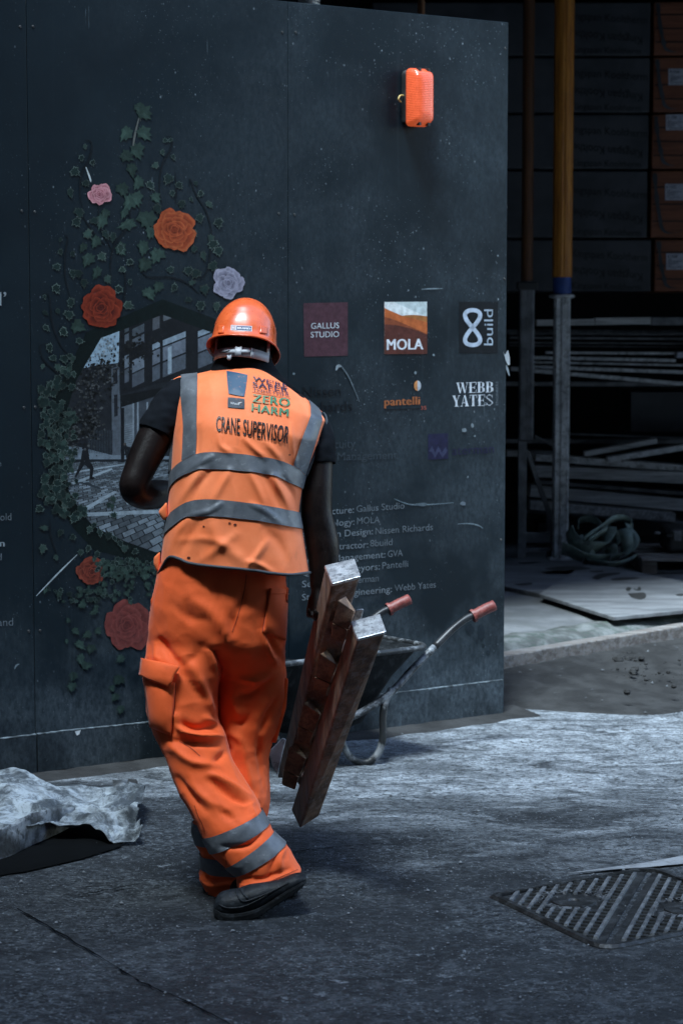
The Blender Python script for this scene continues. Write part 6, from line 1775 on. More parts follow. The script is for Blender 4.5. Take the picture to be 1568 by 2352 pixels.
quad_text(pm, "TOGETHER", FK, (734, 916), (1068, 972), (1072, 1003), (736, 945), NAVY, bold=.004)
pm.build("slogan_print", M_VPRINT, vo, colour=True)
pm = MB()
cloth_poly(pm, FK, [(732, 952), (1078, 1016), (1078, 1021), (732, 957)], (.35, .10, .05), .0026, 8)
quad_text(pm, "ZERO", FK, (736, 978), (1076, 1020), (1076, 1092), (728, 1045), GREEN, bold=.026)
quad_text(pm, "HARM", FK, (726, 1062), (1066, 1115), (1060, 1183), (722, 1130), GREEN, bold=.026)
pm.build("zero_harm_print", M_VPRINT, vo, colour=True)
pm = MB()
quad_text(pm, "CRANE", FK, (404, 1178), (622, 1202), (618, 1346), (400, 1310), BLK, bold=.026)
quad_text(pm, "SUPERVISOR", FK, (650, 1208), (1074, 1276), (1056, 1430), (646, 1350), BLK, bold=.026)
pm.build("job_title_print", M_VPRINT, vo, colour=True)
# small tears
M_TEAR = NT("tear_dark").set(color=(.10, .015, .006), rough=.9)
for cx, cy, a, b in ((758, 1074, 9, 6), (795, 1084, 11, 7), (488, 1302, 12, 7), (587, 1096, 7, 5), (1155, 624, 8, 4)):
    pm = MB(); pm.add([on_cloth(bvhV, *FC(cx + a * math.cos(t), cy + b * math.sin(t)), .0018) for t in np.linspace(0, 6.28, 9)[:-1]], [tuple(range(8))])
    pm.build("tear", M_TEAR, vo)
# pocket flap standing off the left side, rolled front corner below it
for pts, dy in (([(345, 930), (285, 1000), (322, 1062), (350, 1040)], .0), ([(300, 1262), (258, 1300), (256, 1345), (278, 1400), (300, 1380)], .0)):
    m = MB(); n = len(pts); V = [C_(x, y, 6.40) for x, y in pts] + [C_(x, y, 6.47) for x, y in pts]
    m.add(V, [tuple(range(n)), tuple(range(2 * n - 1, n - 1, -1))] + [(i, n + i, n + (i + 1) % n, (i + 1) % n) for i in range(n)])
    bevel(m.build("side_flap", M_VEST, vo, smooth=True), .012, 3, 20)

# ---- trousers: one continuous surface, pelvis splitting into two legs
def ringpt(L, R, Y, d, ang, e=.85):
    """ang 0 = right silhouette, 90 = towards the camera, 180 = left, 270 = away"""
    c, s_ = math.cos(ang), math.sin(ang)
    cc = math.copysign(abs(c) ** e, c); s2 = math.copysign(abs(s_) ** e, s_)
    px_ = (L[0] + R[0]) / 2 + cc * (R[0] - L[0]) / 2; py_ = (L[1] + R[1]) / 2 + cc * (R[1] - L[1]) / 2
    p = at(px_, py_, Y); return Vector((p.x, p.y - s2 * d, p.z))
Mh, Kc = 64, 22
pel = [((382, 1255), (640, 1265), 6.44, .135), ((362, 1310), (655, 1320), 6.44, .14), ((350, 1370), (658, 1375), 6.44, .148), ((343, 1430), (657, 1432), 6.44, .150), ((340, 1468), (656, 1470), 6.44, .146)]
pr_ = smooth_poly([[*a, *b, y, d] for a, b, y, d in pel], 10)
TR = []   # rings of the pelvis
for r in pr_:
    ring = []
    for k in range(2 * Mh):
        phi = 2 * math.pi * k / (2 * Mh)            # 0 back centre, via left, pi front centre, via right
        ring.append(ringpt((r[0], r[1]), (r[2], r[3]), r[4], r[5], math.pi / 2 + phi, .8))
    TR.append(ring)
V = [p for ring in TR for p in ring]; F = []
for i in range(len(TR) - 1):
    for k in range(2 * Mh): F.append((i * 2 * Mh + k, i * 2 * Mh + (k + 1) % (2 * Mh), (i + 1) * 2 * Mh + (k + 1) % (2 * Mh), (i + 1) * 2 * Mh + k))
base = (len(TR) - 1) * 2 * Mh
Bp, Fp = V[base], V[base + Mh]
seam = []
for k in range(1, Kc):
    t = k / Kc; p = Bp.lerp(Fp, t); p.z -= .035 * math.sin(math.pi * t); seam.append(len(V)); V.append(p)
legs = dict(
 left=[((339, 1478), (524, 1478), 6.41, .128), ((334, 1510), (520, 1495), 6.405, .125), ((329, 1547), (509, 1545), 6.40, .120), ((333, 1590), (499, 1592), 6.395, .115), ((338, 1639), (499, 1650), 6.38, .108), ((354, 1684), (514, 1682), 6.365, .102), ((377, 1734), (530, 1735), 6.34, .098), ((395, 1782), (556, 1785), 6.315, .095), ((416, 1830), (581, 1826), 6.29, .092), ((443, 1875), (594, 1852), 6.27, .090), ((466, 1919), (598, 1863), 6.255, .090), ((484, 1955), (616, 1893), 6.245, .090), ((514, 1988), (625, 1912), 6.235, .088), ((541, 2007), (653, 1941), 6.225, .086), ((545, 2026), (674, 1972), 6.22, .085), ((547, 2041), (690, 2001), 6.215, .082)],
 right=[((524, 1478), (656, 1480), 6.47, .122), ((515, 1510), (656, 1510), 6.475, .118), ((500, 1550), (656, 1550), 6.48, .112), ((495, 1600), (655, 1600), 6.48, .106), ((497, 1655), (645, 1655), 6.48, .100), ((500, 1705), (624, 1705), 6.48, .095), ((505, 1745), (616, 1745), 6.475, .090), ((505, 1790), (618, 1790), 6.465, .088), ((490, 1840), (618, 1845), 6.455, .086), ((446, 1889), (606, 1885), 6.44, .086), ((449, 1935), (592, 1930), 6.43, .086), ((461, 1960), (586, 1962), 6.425, .085), ((461, 1994), (580, 2002), 6.42, .084), ((459, 2018), (575, 2028), 6.415, .084), ((480, 2057), (572, 2058), 6.41, .080)])
legrows = {}
band_faces = {}
SUBL = 12
for side in ('left', 'right'):
    q = smooth_poly([[*a, *b, y, d] for a, b, y, d in legs[side]], SUBL)
    if side == 'left': ring0 = [base + k for k in range(Mh + 1)] + seam[::-1]
    else: ring0 = [base + (Mh + k) % (2 * Mh) for k in range(Mh + 1)] + seam
    n = len(ring0); prev = ring0; rowsidx = [ring0]
    r0 = [V[i].copy() for i in ring0]
    for ri, r in enumerate(q):
        if ri == 0: continue
        w = min(1, ri / 26.0); w = w * w * (3 - 2 * w)
        cur = []
        for k in range(n):
            if k <= Mh: u = k / Mh; ang = 35 + 290 * u
            else: u = (k - Mh) / (n - Mh); ang = 325 + 70 * u
            # left leg: 0 deg = inner (right); start at back-inner going outwards
            if side == 'left': a = rad(ang)
            else: a = rad(180 - ang + 360) if False else rad(540 - ang)   # front-inner -> outer -> back-inner, mirrored
            if side == 'right':
                a = rad(180 + ang)                     # 215 front-inner(left/away) .. 270 away .. 360 right .. 450 near .. 505 back-inner
            p = ringpt((r[0], r[1]), (r[2], r[3]), r[4], r[5], a, .88)
            sh = r0[k] + (at((r[0] + r[2]) / 2, (r[1] + r[3]) / 2, r[4]) - at((q[0][0] + q[0][2]) / 2, (q[0][1] + q[0][3]) / 2, q[0][4]))
            cur.append(len(V)); V.append(sh.lerp(p, w))
        for k in range(n): F.append((prev[k], prev[(k + 1) % n], cur[(k + 1) % n], cur[k]))
        prev = cur; rowsidx.append(cur)
    legrows[side] = rowsidx
VT = np.array([v[:] for v in V])
def mesh_normals(VT, F):
    n = np.zeros_like(VT); f = np.array(F)
    fn = np.cross(VT[f[:, 2]] - VT[f[:, 0]], VT[f[:, 3]] - VT[f[:, 1]])
    for k in range(4): np.add.at(n, f[:, k], fn)
    return n / (np.linalg.norm(n, axis=1, keepdims=True) + 1e-12)
# relax the crotch
adj = [set() for _ in V]
for f in F:
    for k in range(4): adj[f[k]].add(f[(k + 1) % 4]); adj[f[(k + 1) % 4]].add(f[k])
crz = VT[base][2]
near = [i for i in range(len(V)) if abs(VT[i, 2] - crz) < .09]
for _ in range(14):
    new = {i: VT[list(adj[i])].mean(0) for i in near}
    for i, p in new.items(): VT[i] = .5 * VT[i] + .5 * p
nT = mesh_normals(VT, F)
# make normals point outwards (away from the leg axis): test with the camera-facing majority
if (nT[:, 1] * (VT[:, 1] - 6.42)).sum() < 0: nT = -nT; F = [f[::-1] for f in F]
pxT = proj(VT)
kD = .9406 / 3.5636; kE = .9406 / 4.1263
ridT = [(q, w * kD, a) for q, w, a in conv(FD, [
    ([(760, 560), (820, 700), (850, 800)], 45, .012), ([(560, 420), (700, 520), (800, 680)], 70, .010), ([(680, 860), (720, 1000), (735, 1180)], 40, .014), ([(640, 780), (560, 900), (480, 980)], 50, -.006),
    ([(250, 760), (340, 880), (440, 980)], 38, -.014), ([(210, 800), (215, 900), (240, 930)], 24, .008), ([(400, 980), (480, 1080), (600, 1250)], 50, -.010), ([(520, 980), (600, 1120), (680, 1330), (740, 1440)], 44, .012),
    ([(380, 1420), (440, 1540), (600, 1600), (800, 1600)], 30, .020), ([(420, 1480), (560, 1530), (760, 1500)], 36, -.014), ([(380, 1640), (560, 1660), (800, 1680)], 40, -.010), ([(640, 1440), (760, 1500), (815, 1580)], 34, .014),
    ([(880, 700), (900, 560), (960, 420)], 40, -.010), ([(1140, 690), (1200, 860), (1260, 980)], 26, .012), ([(1180, 700), (1250, 830), (1330, 950)], 30, -.012), ([(940, 1250), (1060, 1230), (1200, 1120)], 50, -.016), ([(960, 1100), (1080, 1110), (1180, 1090)], 40, .010),
    ([(920, 1180), (900, 1300), (960, 1420)], 50, .010), ([(1260, 1300), (1180, 1440), (1130, 1560)], 44, -.014), ([(1000, 1420), (960, 1480), (900, 1470)], 40, -.012), ([(1100, 1600), (1120, 1700), (1110, 1780)], 30, -.010), ([(880, 1560), (960, 1640), (1010, 1760)], 40, .008),
    ([(350, 450), (500, 560), (640, 600)], 60, -.006), ([(480, 420), (500, 520), (520, 600)], 30, -.006), ([(700, 150), (720, 350), (760, 500)], 50, -.005), ([(1000, 180), (985, 300), (960, 440)], 12, -.007)])]
ridT += [(q, w * kE, a) for q, w, a in conv(FE, [
    ([(0, 100), (200, 250), (430, 290)], 60, .014), ([(380, 380), (480, 420), (700, 560), (830, 620)], 50, .016), ([(400, 440), (540, 560), (760, 700)], 50, -.016), ([(430, 250), (520, 180), (560, 130)], 50, -.016), ([(60, 420), (200, 600), (330, 740)], 60, -.012),
    ([(180, 480), (360, 640), (560, 740)], 60, .010), ([(780, 700), (800, 740), (840, 800)], 30, .012), ([(640, 660), (740, 700), (840, 660)], 36, .008), ([(400, 640), (520, 760), (640, 860)], 40, -.008), ([(880, 1000), (780, 1080), (640, 1110), (520, 1100)], 34, -.012),
    ([(1130, 1120), (1080, 1230), (1090, 1330)], 40, .010), ([(1060, 1200), (1000, 1330), (980, 1450)], 40, -.008), ([(760, 1420), (900, 1440), (1060, 1380), (1180, 1330)], 40, -.008), ([(680, 1540), (800, 1500), (950, 1470)], 36, .008), ([(700, 130), (760, 320), (800, 520)], 50, .008), ([(860, 100), (900, 330), (930, 560)], 40, -.006),
    ([(290, 1310), (360, 1420), (480, 1430)], 40, -.012), ([(300, 1440), (400, 1500), (560, 1480)], 36, .010)])]
face_cam = np.clip(-nT[:, 1] * 1.6, 0, 1)
ridT = [(q, w * .72, a * 1.15) for q, w, a in ridT]
rfT = ridge_field(pxT, ridT, 1.6)
# a fold drawn on one leg must not mark the other leg behind it
disp = rfT * face_cam
for i in range(len(VT)):
    x, y, z = VT[i]
    r13 = 1 - 2 * abs(noise.noise((x * 13, y * 13, z * 9 + 4)));  r25 = 1 - 2 * abs(noise.noise((x * 22 + z * 9, y * 22, z * 20 + 9)))
    disp[i] += .0035 * fbm((x, y, z * .8), 8) + .002 * r13 * abs(r13) + .0016 * max(0, r25) ** 3 + .0006 * noise.noise((x * 45, y * 45, z * 40))
VT2 = VT + nT * disp[:, None]
tro = mobj("trousers", VT2, F, M_TROUS, man, smooth=True)
tag(tro, "baggy orange hi-vis work trousers with cargo pockets and grey ankle bands")
so = tro.modifiers.new("s", 'SOLIDIFY'); so.thickness = .003; so.offset = -1
bvhT = BVHTree.FromPolygons([Vector(v) for v in VT2], F)
nT2 = mesh_normals(VT2, F)
def legband(side, ra, rb, name="reflective_band"):
    rows = legrows[side][ra:rb + 1]; n = len(rows[0])
    m = MB(); m.grid(np.array([[VT2[i] + nT2[i] * .0035 for i in r] for r in rows]), closed=True)
    return m.build(name, M_BAND, tro, smooth=True)
legband('left', SUBL * 10, SUBL * 11); legband('left', SUBL * 12, SUBL * 13)
legband('right', SUBL * 9, SUBL * 10); legband('right', SUBL * 11, int(SUBL * 12))
# stitched pieces on the trousers
def applique(bvh, F, pts, off, name, mat, parent, n=14, bulge=0.0, Yf=6.35):
    """four-cornered cloth piece with its own thickness, lying on a surface"""
    P = [np.array(p, float) for p in pts]; Gd = np.zeros((n + 1, n + 1, 3)); lastY = Yf
    for i in range(n + 1):
        for j in range(n + 1):
            a, b = i / n, j / n
            p = (P[0] * (1 - b) + P[1] * b) * (1 - a) + (P[3] * (1 - b) + P[2] * b) * a
            px_, py_ = F(*p); d = ray(px_, py_).normalized(); hit = bvh.ray_cast(Vector((0, 0, CAMH)), d)
            o_ = off + bulge * math.sin(math.pi * a) ** .7 * math.sin(math.pi * min(1, max(0, b))) ** .7
            if hit[0] is None:
                Gd[i, j] = at(px_, py_, lastY)
            else:
                lastY = hit[0].y * .3 + lastY * .7 if lastY != Yf else hit[0].y
                nn = hit[1] if hit[1].dot(d) < 0 else -hit[1]
                Gd[i, j] = hit[0] + (nn * .4 - d * .6) * o_
    m = MB(); m.grid(Gd)
    o = m.build(name, mat, parent, smooth=True); s_ = o.modifiers.new("s", 'SOLIDIFY'); s_.thickness = .004 + off * .6; s_.offset = 0; return o
pk = applique(bvhT, FD, [(122, 1080), (385, 1130), (350, 1590), (175, 1510)], .006, "cargo_pocket", M_TROUS, tro, bulge=.018)
applique(bvhT, FD, [(128, 925), (408, 1008), (345, 1158), (108, 1068)], .020, "pocket_flap", M_TROUS, tro, bulge=.006)
applique(bvhT, FD, [(1205, 310), (1358, 312), (1338, 762), (1145, 690)], .004, "hip_pocket", M_TROUS, tro, bulge=.004)
applique(bvhT, FD, [(1205, 308), (1360, 310), (1352, 360), (1196, 355)], .0075, "pocket_hem", M_TROUS, tro)
m = MB(); q = [(1335, 1075), (1368, 1100), (1350, 1350), (1262, 1660), (1212, 1645), (1290, 1380)]
V_ = [at(*FD(x, y), 6.44) for x, y in q] + [at(*FD(x, y), 6.50) for x, y in q]
m.add(V_, [tuple(range(5, -1, -1)), tuple(range(6, 12))] + [(i, (i + 1) % 6, 6 + (i + 1) % 6, 6 + i) for i in range(6)])
bevel(m.build("cargo_pocket", M_TROUS, tro, smooth=True), .010, 3, 20)
# sewn seams: narrow proud ribbons that follow the cloth
M_SEAM = NT("seam_thread").set(color=(.34, .045, .010), rough=.8)
def seam_line(F_, pts, w=1.7):
    q = np.array([F_(*p) for p in pts], float); q = smooth_poly(q, 8) if len(q) > 2 else q; V_ = []
    for i in range(len(q)):
        d_ = q[min(i + 1, len(q) - 1)] - q[max(i - 1, 0)]; d_ = d_ / (np.hypot(*d_) + 1e-9); nn = np.array([-d_[1], d_[0]])
        V_ += [list(on_cloth(bvhT, *(q[i] + nn * w / 2), .0016)), list(on_cloth(bvhT, *(q[i] - nn * w / 2), .0016))]
    m = MB(); m.grid(np.array(V_).reshape(len(q), 2, 3)); m.build("seam", M_SEAM, tro, smooth=True)
seam_line(FD, [(1003, 190), (990, 300), (962, 430), (925, 560), (880, 690)])
seam_line(FD, [(390, 1140), (382, 1260), (372, 1400), (352, 1560)])
seam_line(FD, [(420, 1640), (520, 1700), (600, 1770)])
seam_line(FE, [(225, 690), (262, 800), (300, 870), (330, 960)])
seam_line(FE, [(690, 1500), (820, 1505), (960, 1465), (1120, 1400), (1270, 1335)], 1.3)
seam_line(FE, [(520, 1160), (540, 1230), (548, 1290)])
seam_line(FD, [(1190, 330), (1172, 500), (1140, 690)], 1.3)
# slit of the side pocket
m = MB(); q = [at(*FD(x, y), 6.36) for x, y in ((245, 250), (215, 380), (192, 440), (214, 530))]
m.tube([Vector(p) + Vector((-.004, .03, 0)) for p in smooth_poly([list(p) for p in q], 6)], .006, 8); m.build("pocket_edge", M_TROUS, tro, smooth=True)

# ---- body: one continuous skin
bd = MB()
def limb(pts, n=16): # (point, radius) chain, rounded ends
    P = smooth_poly([[*p, r] for p, r in pts], 5)
    bd.tube([Vector(p[:3]) for p in P], [float(p[3]) for p in P], n)
    bd.ball(pts[0][0], pts[0][1], 14, 10); bd.ball(pts[-1][0], pts[-1][1], 14, 10)
hd = at(560, 770, 6.62)
# trunk
secsB = []
for (L, R, Y, d) in (((405, 1240), (632, 1250), 6.45, .105), ((410, 1150), (635, 1160), 6.46, .105), ((420, 1060), (640, 1070), 6.47, .110), ((430, 960), (670, 990), 6.51, .118), ((440, 905), (705, 955), 6.55, .10), ((450, 872), (700, 910), 6.57, .075), ((500, 850), (625, 862), 6.585, .06)):
    secsB.append([ringpt(L, R, Y, d, 2 * math.pi * k / 28, .8) for k in range(28)])
lo = loft(secsB); bd.add(lo.v, lo.f)
limb([(at(560, 880, 6.57), .062), (at(560, 840, 6.59), .060), (at(561, 800, 6.61), .060)])          # neck
bd.ball(hd + Vector((0, .01, -.015)), (.080, .094, .112), 24, 16)                                     # skull
bd.ball(hd + Vector((0, .050, -.075)), (.058, .055, .058), 18, 12)                                    # jaw
bd.ball(hd + Vector((0, .110, -.040)), (.014, .020, .022), 10, 8); bd.ball(hd + Vector((0, .098, -.015)), (.010, .014, .030), 10, 8)   # nose
bd.ball(hd + Vector((0, .092, -.078)), (.026, .014, .010), 12, 8); bd.ball(hd + Vector((0, .090, -.092)), (.022, .013, .008), 12, 8)   # lips
for s_ in (-1, 1):
    bd.ball(hd + Vector((s_ * .030, .080, -.008)), (.020, .014, .010), 10, 8)
    bd.ball(hd + Vector((s_ * .079, .010, -.045)), (.009, .020, .034), 10, 8)                          # ears
    bd.ball(hd + Vector((s_ * .056, .020, -.070)), (.030, .045, .055), 12, 8)
# left arm, bent forward out of sight; right arm hanging to the girder
lw = C_(470, 880, 6.74)
limb([(C_(420, 265, 6.55), .055), (C_(330, 400, 6.525), .056), (C_(238, 560, 6.495), .053), (C_(160, 730, 6.46), .047), (C_(126, 845, 6.445), .044), (C_(200, 885, 6.50), .046), (C_(310, 880, 6.60), .043), (C_(420, 875, 6.70), .033), (lw, .028)])
rw = C_(1352, 1470, 6.47)
limb([(C_(1300, 430, 6.56), .048), (C_(1335, 560, 6.54), .047), (C_(1342, 700, 6.52), .045), (C_(1336, 850, 6.50), .046), (C_(1332, 1000, 6.49), .048), (C_(1356, 1130, 6.485), .050), (C_(1374, 1240, 6.48), .050), (C_(1372, 1360, 6.475), .042), (rw, .031)])
def hand(wrist, d, side, up, curl, sc=1.0, spread=.2):
    """palm and five bent fingers; d points along the hand, side towards the thumb, up out of the back of the hand"""
    d, side, up = Vector(d).normalized(), Vector(side).normalized(), Vector(up).normalized()
    pc = wrist + d * .05 * sc
    for k in range(5): bd.ball(wrist + d * (.012 + .018 * k) * sc, Vector((.034, .034, .034)) * sc * (.72 + .06 * k), 10, 8)
    for f, (o_, ln, r_) in enumerate(((.030, .078, .0092), (.010, .088, .0096), (-.011, .082, .0092), (-.031, .064, .0082))):
        p = wrist + d * .088 * sc + side * o_ * sc; v = d.copy(); pts = [(wrist + d * .05 * sc + side * o_ * .8 * sc, r_ * 1.1), (p, r_ * 1.08)]
        a = 0
        for k, seg in enumerate((.45, .32, .23)):
            a += curl[k]; v = d * math.cos(a) - up * math.sin(a); p = p + v * ln * seg * sc; pts.append((p, r_ * (1 - .12 * k)))
        for i in range(len(pts) - 1): bd.tube([pts[i][0], pts[i][0].lerp(pts[i + 1][0], .5), pts[i + 1][0]], [pts[i][1], (pts[i][1] + pts[i + 1][1]) / 2, pts[i + 1][1]], 10)
        for p_, r2 in pts: bd.ball(p_, r2 * 1.03, 8, 6)
    p = wrist + d * .022 * sc + side * .026 * sc; v = (d * .6 + side * .8 - up * .2).normalized(); pts = [(p, .013)]
    for k, seg in enumerate((.036, .030, .024)):
        p = p + v * seg * sc; pts.append((p, .0115 - .001 * k)); v = (v + d * .25 - up * .35 - side * .15).normalized()
    for i in range(3): bd.tube([pts[i][0], pts[i + 1][0]], [pts[i][1], pts[i + 1][1]], 10)
    for p_, r2 in pts: bd.ball(p_, r2 * 1.03, 8, 6)
hand(lw, (1, .15, .05), (0, .2, 1), (-.1, 1, 0), (.5, .7, .5))
gaxis = (Tf[0] - Bf[0]).normalized()
hand(rw, (-.02, -.25, -1), gaxis.cross(Vector((0, 1, 0))).normalized() * -1, (0, 1, -.2), (.9, .9, .6))
# hips and legs inside the clothes
hipL, hipR = at(440, 1380, 6.44), at(575, 1385, 6.46)
ankL, ankR = at(612, 2000, 6.225), at(525, 2030, 6.44)
limb([(at(508, 1250, 6.45), .10), (at(505, 1330, 6.45), .11)])
limb([(hipL, .085), (at(425, 1540, 6.41), .07), (at(440, 1690, 6.37), .055), (at(520, 1840, 6.28), .05), (ankL, .038)])
limb([(hipR, .085), (at(578, 1540, 6.48), .07), (at(565, 1700, 6.48), .052), (at(540, 1870, 6.46), .042), (ankR, .028)])
body = bd.build("body", M_SKIN, man, smooth=True)
rm = body.modifiers.new("r", 'REMESH'); rm.mode = 'VOXEL'; rm.voxel_size = .0055; rm.use_smooth_shade = True
smo = body.modifiers.new("sm", 'SMOOTH'); smo.factor = .5; smo.iterations = 6
for s_ in (-1, 1):
    m = MB(); m.ball(hd + Vector((s_ * .031, .088, -.016)), .011, 12, 10); m.build("eye", M_WHITE, man, smooth=True)
# ---- shirt: sleeves and collar
sh = MB()
def sleeve(pts, n=40, seed=0.0, tilt=None):
    P = smooth_poly([[*p, r] for p, r in pts], 8); V_ = []
    t0 = None; u = None
    for i, p in enumerate(P):
        c = Vector(p[:3]); t = Vector(P[min(i + 1, len(P) - 1)][:3] - P[max(i - 1, 0)][:3]).normalized()
        u = t.orthogonal().normalized() if u is None else (u - t * u.dot(t)).normalized(); w = t.cross(u)
        for k in range(n):
            a = 2 * math.pi * k / n; dirv = u * math.cos(a) + w * math.sin(a)
            q = c + dirv * p[3]; rr = p[3] * (1 + .07 * noise.noise((q.x * 20 + seed, q.y * 20, q.z * 26)) + .05 * noise.noise((q.x * 45, q.y * 45 + seed, q.z * 60)))
            V_.append(list(c + dirv * rr))
    sh.grid(np.array(V_).reshape(len(P), n, 3), closed=True)
sleeve([(C_(520, 230, 6.56), .060), (C_(440, 250, 6.55), .062), (C_(385, 310, 6.54), .064), (C_(338, 380, 6.525), .063), (C_(305, 430, 6.515), .060), (C_(275, 488, 6.505), .058)], seed=1)
sleeve([(C_(1180, 400, 6.56), .052), (C_(1270, 410, 6.56), .054), (C_(1315, 470, 6.55), .055), (C_(1340, 560, 6.54), .053), (C_(1346, 630, 6.53), .0515), (C_(1348, 682, 6.525), .0505)], seed=5)
# collar and yoke
colr = [[ringpt(L, R, Y, d, 2 * math.pi * k / 36, .9) for k in range(36)] for L, R, Y, d in (((470, 885), (690, 905), 6.575, .085), ((487, 845), (640, 858), 6.585, .078), ((497, 828), (626, 836), 6.59, .076), ((503, 818), (621, 824), 6.595, .073), ((507, 822), (617, 828), 6.595, .069))]
sh.grid(np.array([[list(p) for p in r] for r in colr]), closed=True)
so_ = sh.build("shirt", M_SHIRT, man, smooth=True)
s_ = so_.modifiers.new("s", 'SOLIDIFY'); s_.thickness = .003

# ---- shoes
def shoe(rings, name, ydir=(0, 1, 0), label=None):
    """rings: (top point, bottom point, half width) from heel to toe"""
    def sec(tp, bt, w, k0=0.0, k1=1.0, ex=.75):
        c = (tp + bt) / 2; up = (tp - bt) / 2; out_ = []
        for k in range(28):
            a = 2 * math.pi * k / 28; x = math.copysign(abs(math.cos(a)) ** ex, math.cos(a)); y = math.copysign(abs(math.sin(a)) ** ex, math.sin(a))
            ww = w * (1 - .35 * max(0, y) ** 2)
            out_.append(c + Vector(ydir) * x * ww + up * y)
        return out_
    rs = smooth_poly([[*t, *b, w] for t, b, w in rings], 6)
    t = loft([sec(Vector(r[:3]), Vector(r[3:6]).lerp(Vector(r[:3]), .16), r[6]) for r in rs])
    o = t.build(name, M_SHOE, man, smooth=True)
    if label: tag(o, label)
    sl_ = []
    for r in rs:
        tp, bt = Vector(r[:3]), Vector(r[3:6]); up = (tp - bt).normalized(); hgt = (tp - bt).length
        a, w = bt + up * min(.028, hgt * .45), r[6] * 1.10; y_ = Vector(ydir)
        sl_.append([a - y_ * w * .98, a + y_ * w * .98, a - up * .008 + y_ * w * 1.02, bt + up * .006 + y_ * w, bt + y_ * w * .9, bt - y_ * w * .9, bt + up * .006 - y_ * w, a - up * .008 - y_ * w * 1.02])
    s2 = loft(sl_).build("sole", M_SOLE, o)
    m = MB()
    for i in range(3, len(sl_) - 2, 3):      # tread bars
        for sg in (-1, 1):
            q = sl_[i]; p = q[4] if sg > 0 else q[5]; nx_ = (sl_[i + 1][4] if sg > 0 else sl_[i + 1][5]); d = (nx_ - p) * .55; dn = Vector((0, 0, -.004)); ins = Vector(ydir) * (-sg * .03)
            m.hexa([p + dn, p + d + dn, p + d + ins + dn, p + ins + dn, p - dn * .3, p + d - dn * .3, p + d + ins - dn * .3, p + ins - dn * .3])
    o3 = m.build("tread", M_SOLE, o); o3["kind"] = "stuff"
    return o
YS0 = gnd(540, 2113).y + .05
def Sx(x, y, dY=0.0): return at(*FE(x, y), YS0 + dY)
ringsL = [(Sx(1350, 1395, .02), Sx(1352, 1455, .02), .018), (Sx(1320, 1375, .02), Sx(1315, 1490, .02), .030), (Sx(1230, 1380, .015), Sx(1210, 1570, .015), .037), (Sx(1120, 1420, .01), Sx(1080, 1650, .01), .038), (Sx(1020, 1450, .005), Sx(965, 1725, .005), .037), (Sx(900, 1470), Sx(870, 1785), .040), (Sx(780, 1490), Sx(770, 1815), .045), (Sx(680, 1525), Sx(660, 1832), .049), (Sx(580, 1545), Sx(570, 1836), .050), (Sx(500, 1565), Sx(490, 1822), .045), (Sx(448, 1610), Sx(440, 1790), .034), (Sx(422, 1665), Sx(420, 1755), .018)]
s1 = shoe(ringsL, "shoe", label="scuffed black work shoe on its toe with the heel lifted")
# stitched seams on the upper
me_ = s1.data; bvhS = BVHTree.FromPolygons([v.co.copy() for v in me_.vertices], [tuple(p.vertices) for p in me_.polygons])
for pts, r_ in (([(650, 1540), (660, 1600), (720, 1660), (860, 1620), (1000, 1560), (1180, 1470)], .0028), ([(470, 1690), (560, 1725), (700, 1715), (860, 1650), (1010, 1560), (1150, 1480)], .0022), ([(690, 1540), (720, 1590), (760, 1630)], .0030)):
    m = MB(); m.tube([on_cloth(bvhS, *FE(x, y), .0004, YS0 - .05) for x, y in smooth_poly(pts, 6)], r_, 6); m.build("seam", M_SHOE, s1, smooth=True)
YR0 = gnd(480, 2080).y + .05
def Rx(px_, py_, dY=0.0): return at(px_, py_, YR0 + dY)
gz = lambda p: Vector((p.x, p.y, .002))
ringsR = []
for px_, h_, w in ((635, .05, .020), (625, .085, .032), (602, .105, .038), (580, .10, .040), (560, .085, .043), (542, .07, .046), (522, .06, .046), (502, .052, .044), (488, .042, .034), (480, .028, .018)):
    g_ = gnd(px_, 2066); b_ = Vector((g_.x + .06, YR0 + .06, .003)); ringsR.append((b_ + Vector((0, 0, h_)), b_, w))
shoe(ringsR, "shoe", label="black work shoe mostly hidden behind the lifted one")

# ---- hard hat
hat = None
hc = at(561, 797, 6.61)
PIT, ROLL = rad(-20), rad(2.5)
HM = Matrix.Rotation(rad(-5), 3, 'Z') @ Matrix.Rotation(PIT, 3, 'X') @ Matrix.Rotation(ROLL, 3, 'Y')
ha, hb, hh = .0985, .122, .150
def HP(x, y, z): return hc + HM @ Vector((x, y, z))
nth, nr = 72, 26
Gd = np.zeros((nr + 4, nth, 3))
for i in range(nr):
    t = (i / (nr - 1))
    el = math.pi / 2 * (1 - t)
    for k in range(nth):
        a = 2 * math.pi * k / nth
        cx, cy = math.cos(a), math.sin(a)              # cy<0 = back
        if cy < 0: ex_ = 1 - .28 * (1 - math.sin(el)); cx, cy = math.copysign(abs(cx) ** ex_, cx), -abs(cy) ** ex_
        rr = math.cos(el) ** .92; zz = math.sin(el) ** .95
        x, y, z = ha * rr * cx, hb * rr * cy, hh * zz
        # stepped shell: crown panel stands proud above a swept line, brow band below
        line = .045 + .045 * max(0, -cy) ** 2
        st_ = 1 / (1 + math.exp(-(z - line) / .0022))
        k_ = 1 - .024 * (1 - st_) * (1 if cy < .2 else .5) * (0 if z < .004 else 1) + (.020 * (1 - min(1, z / .02)) if z < .02 else 0)
        # central comb
        k_ += .012 * math.exp(-(x / .022) ** 2) * min(1, max(0, z / hh - .35) * 3)
        Gd[i + 0, k] = HP(x * k_, y * k_, z * (1 + .006 * st_))
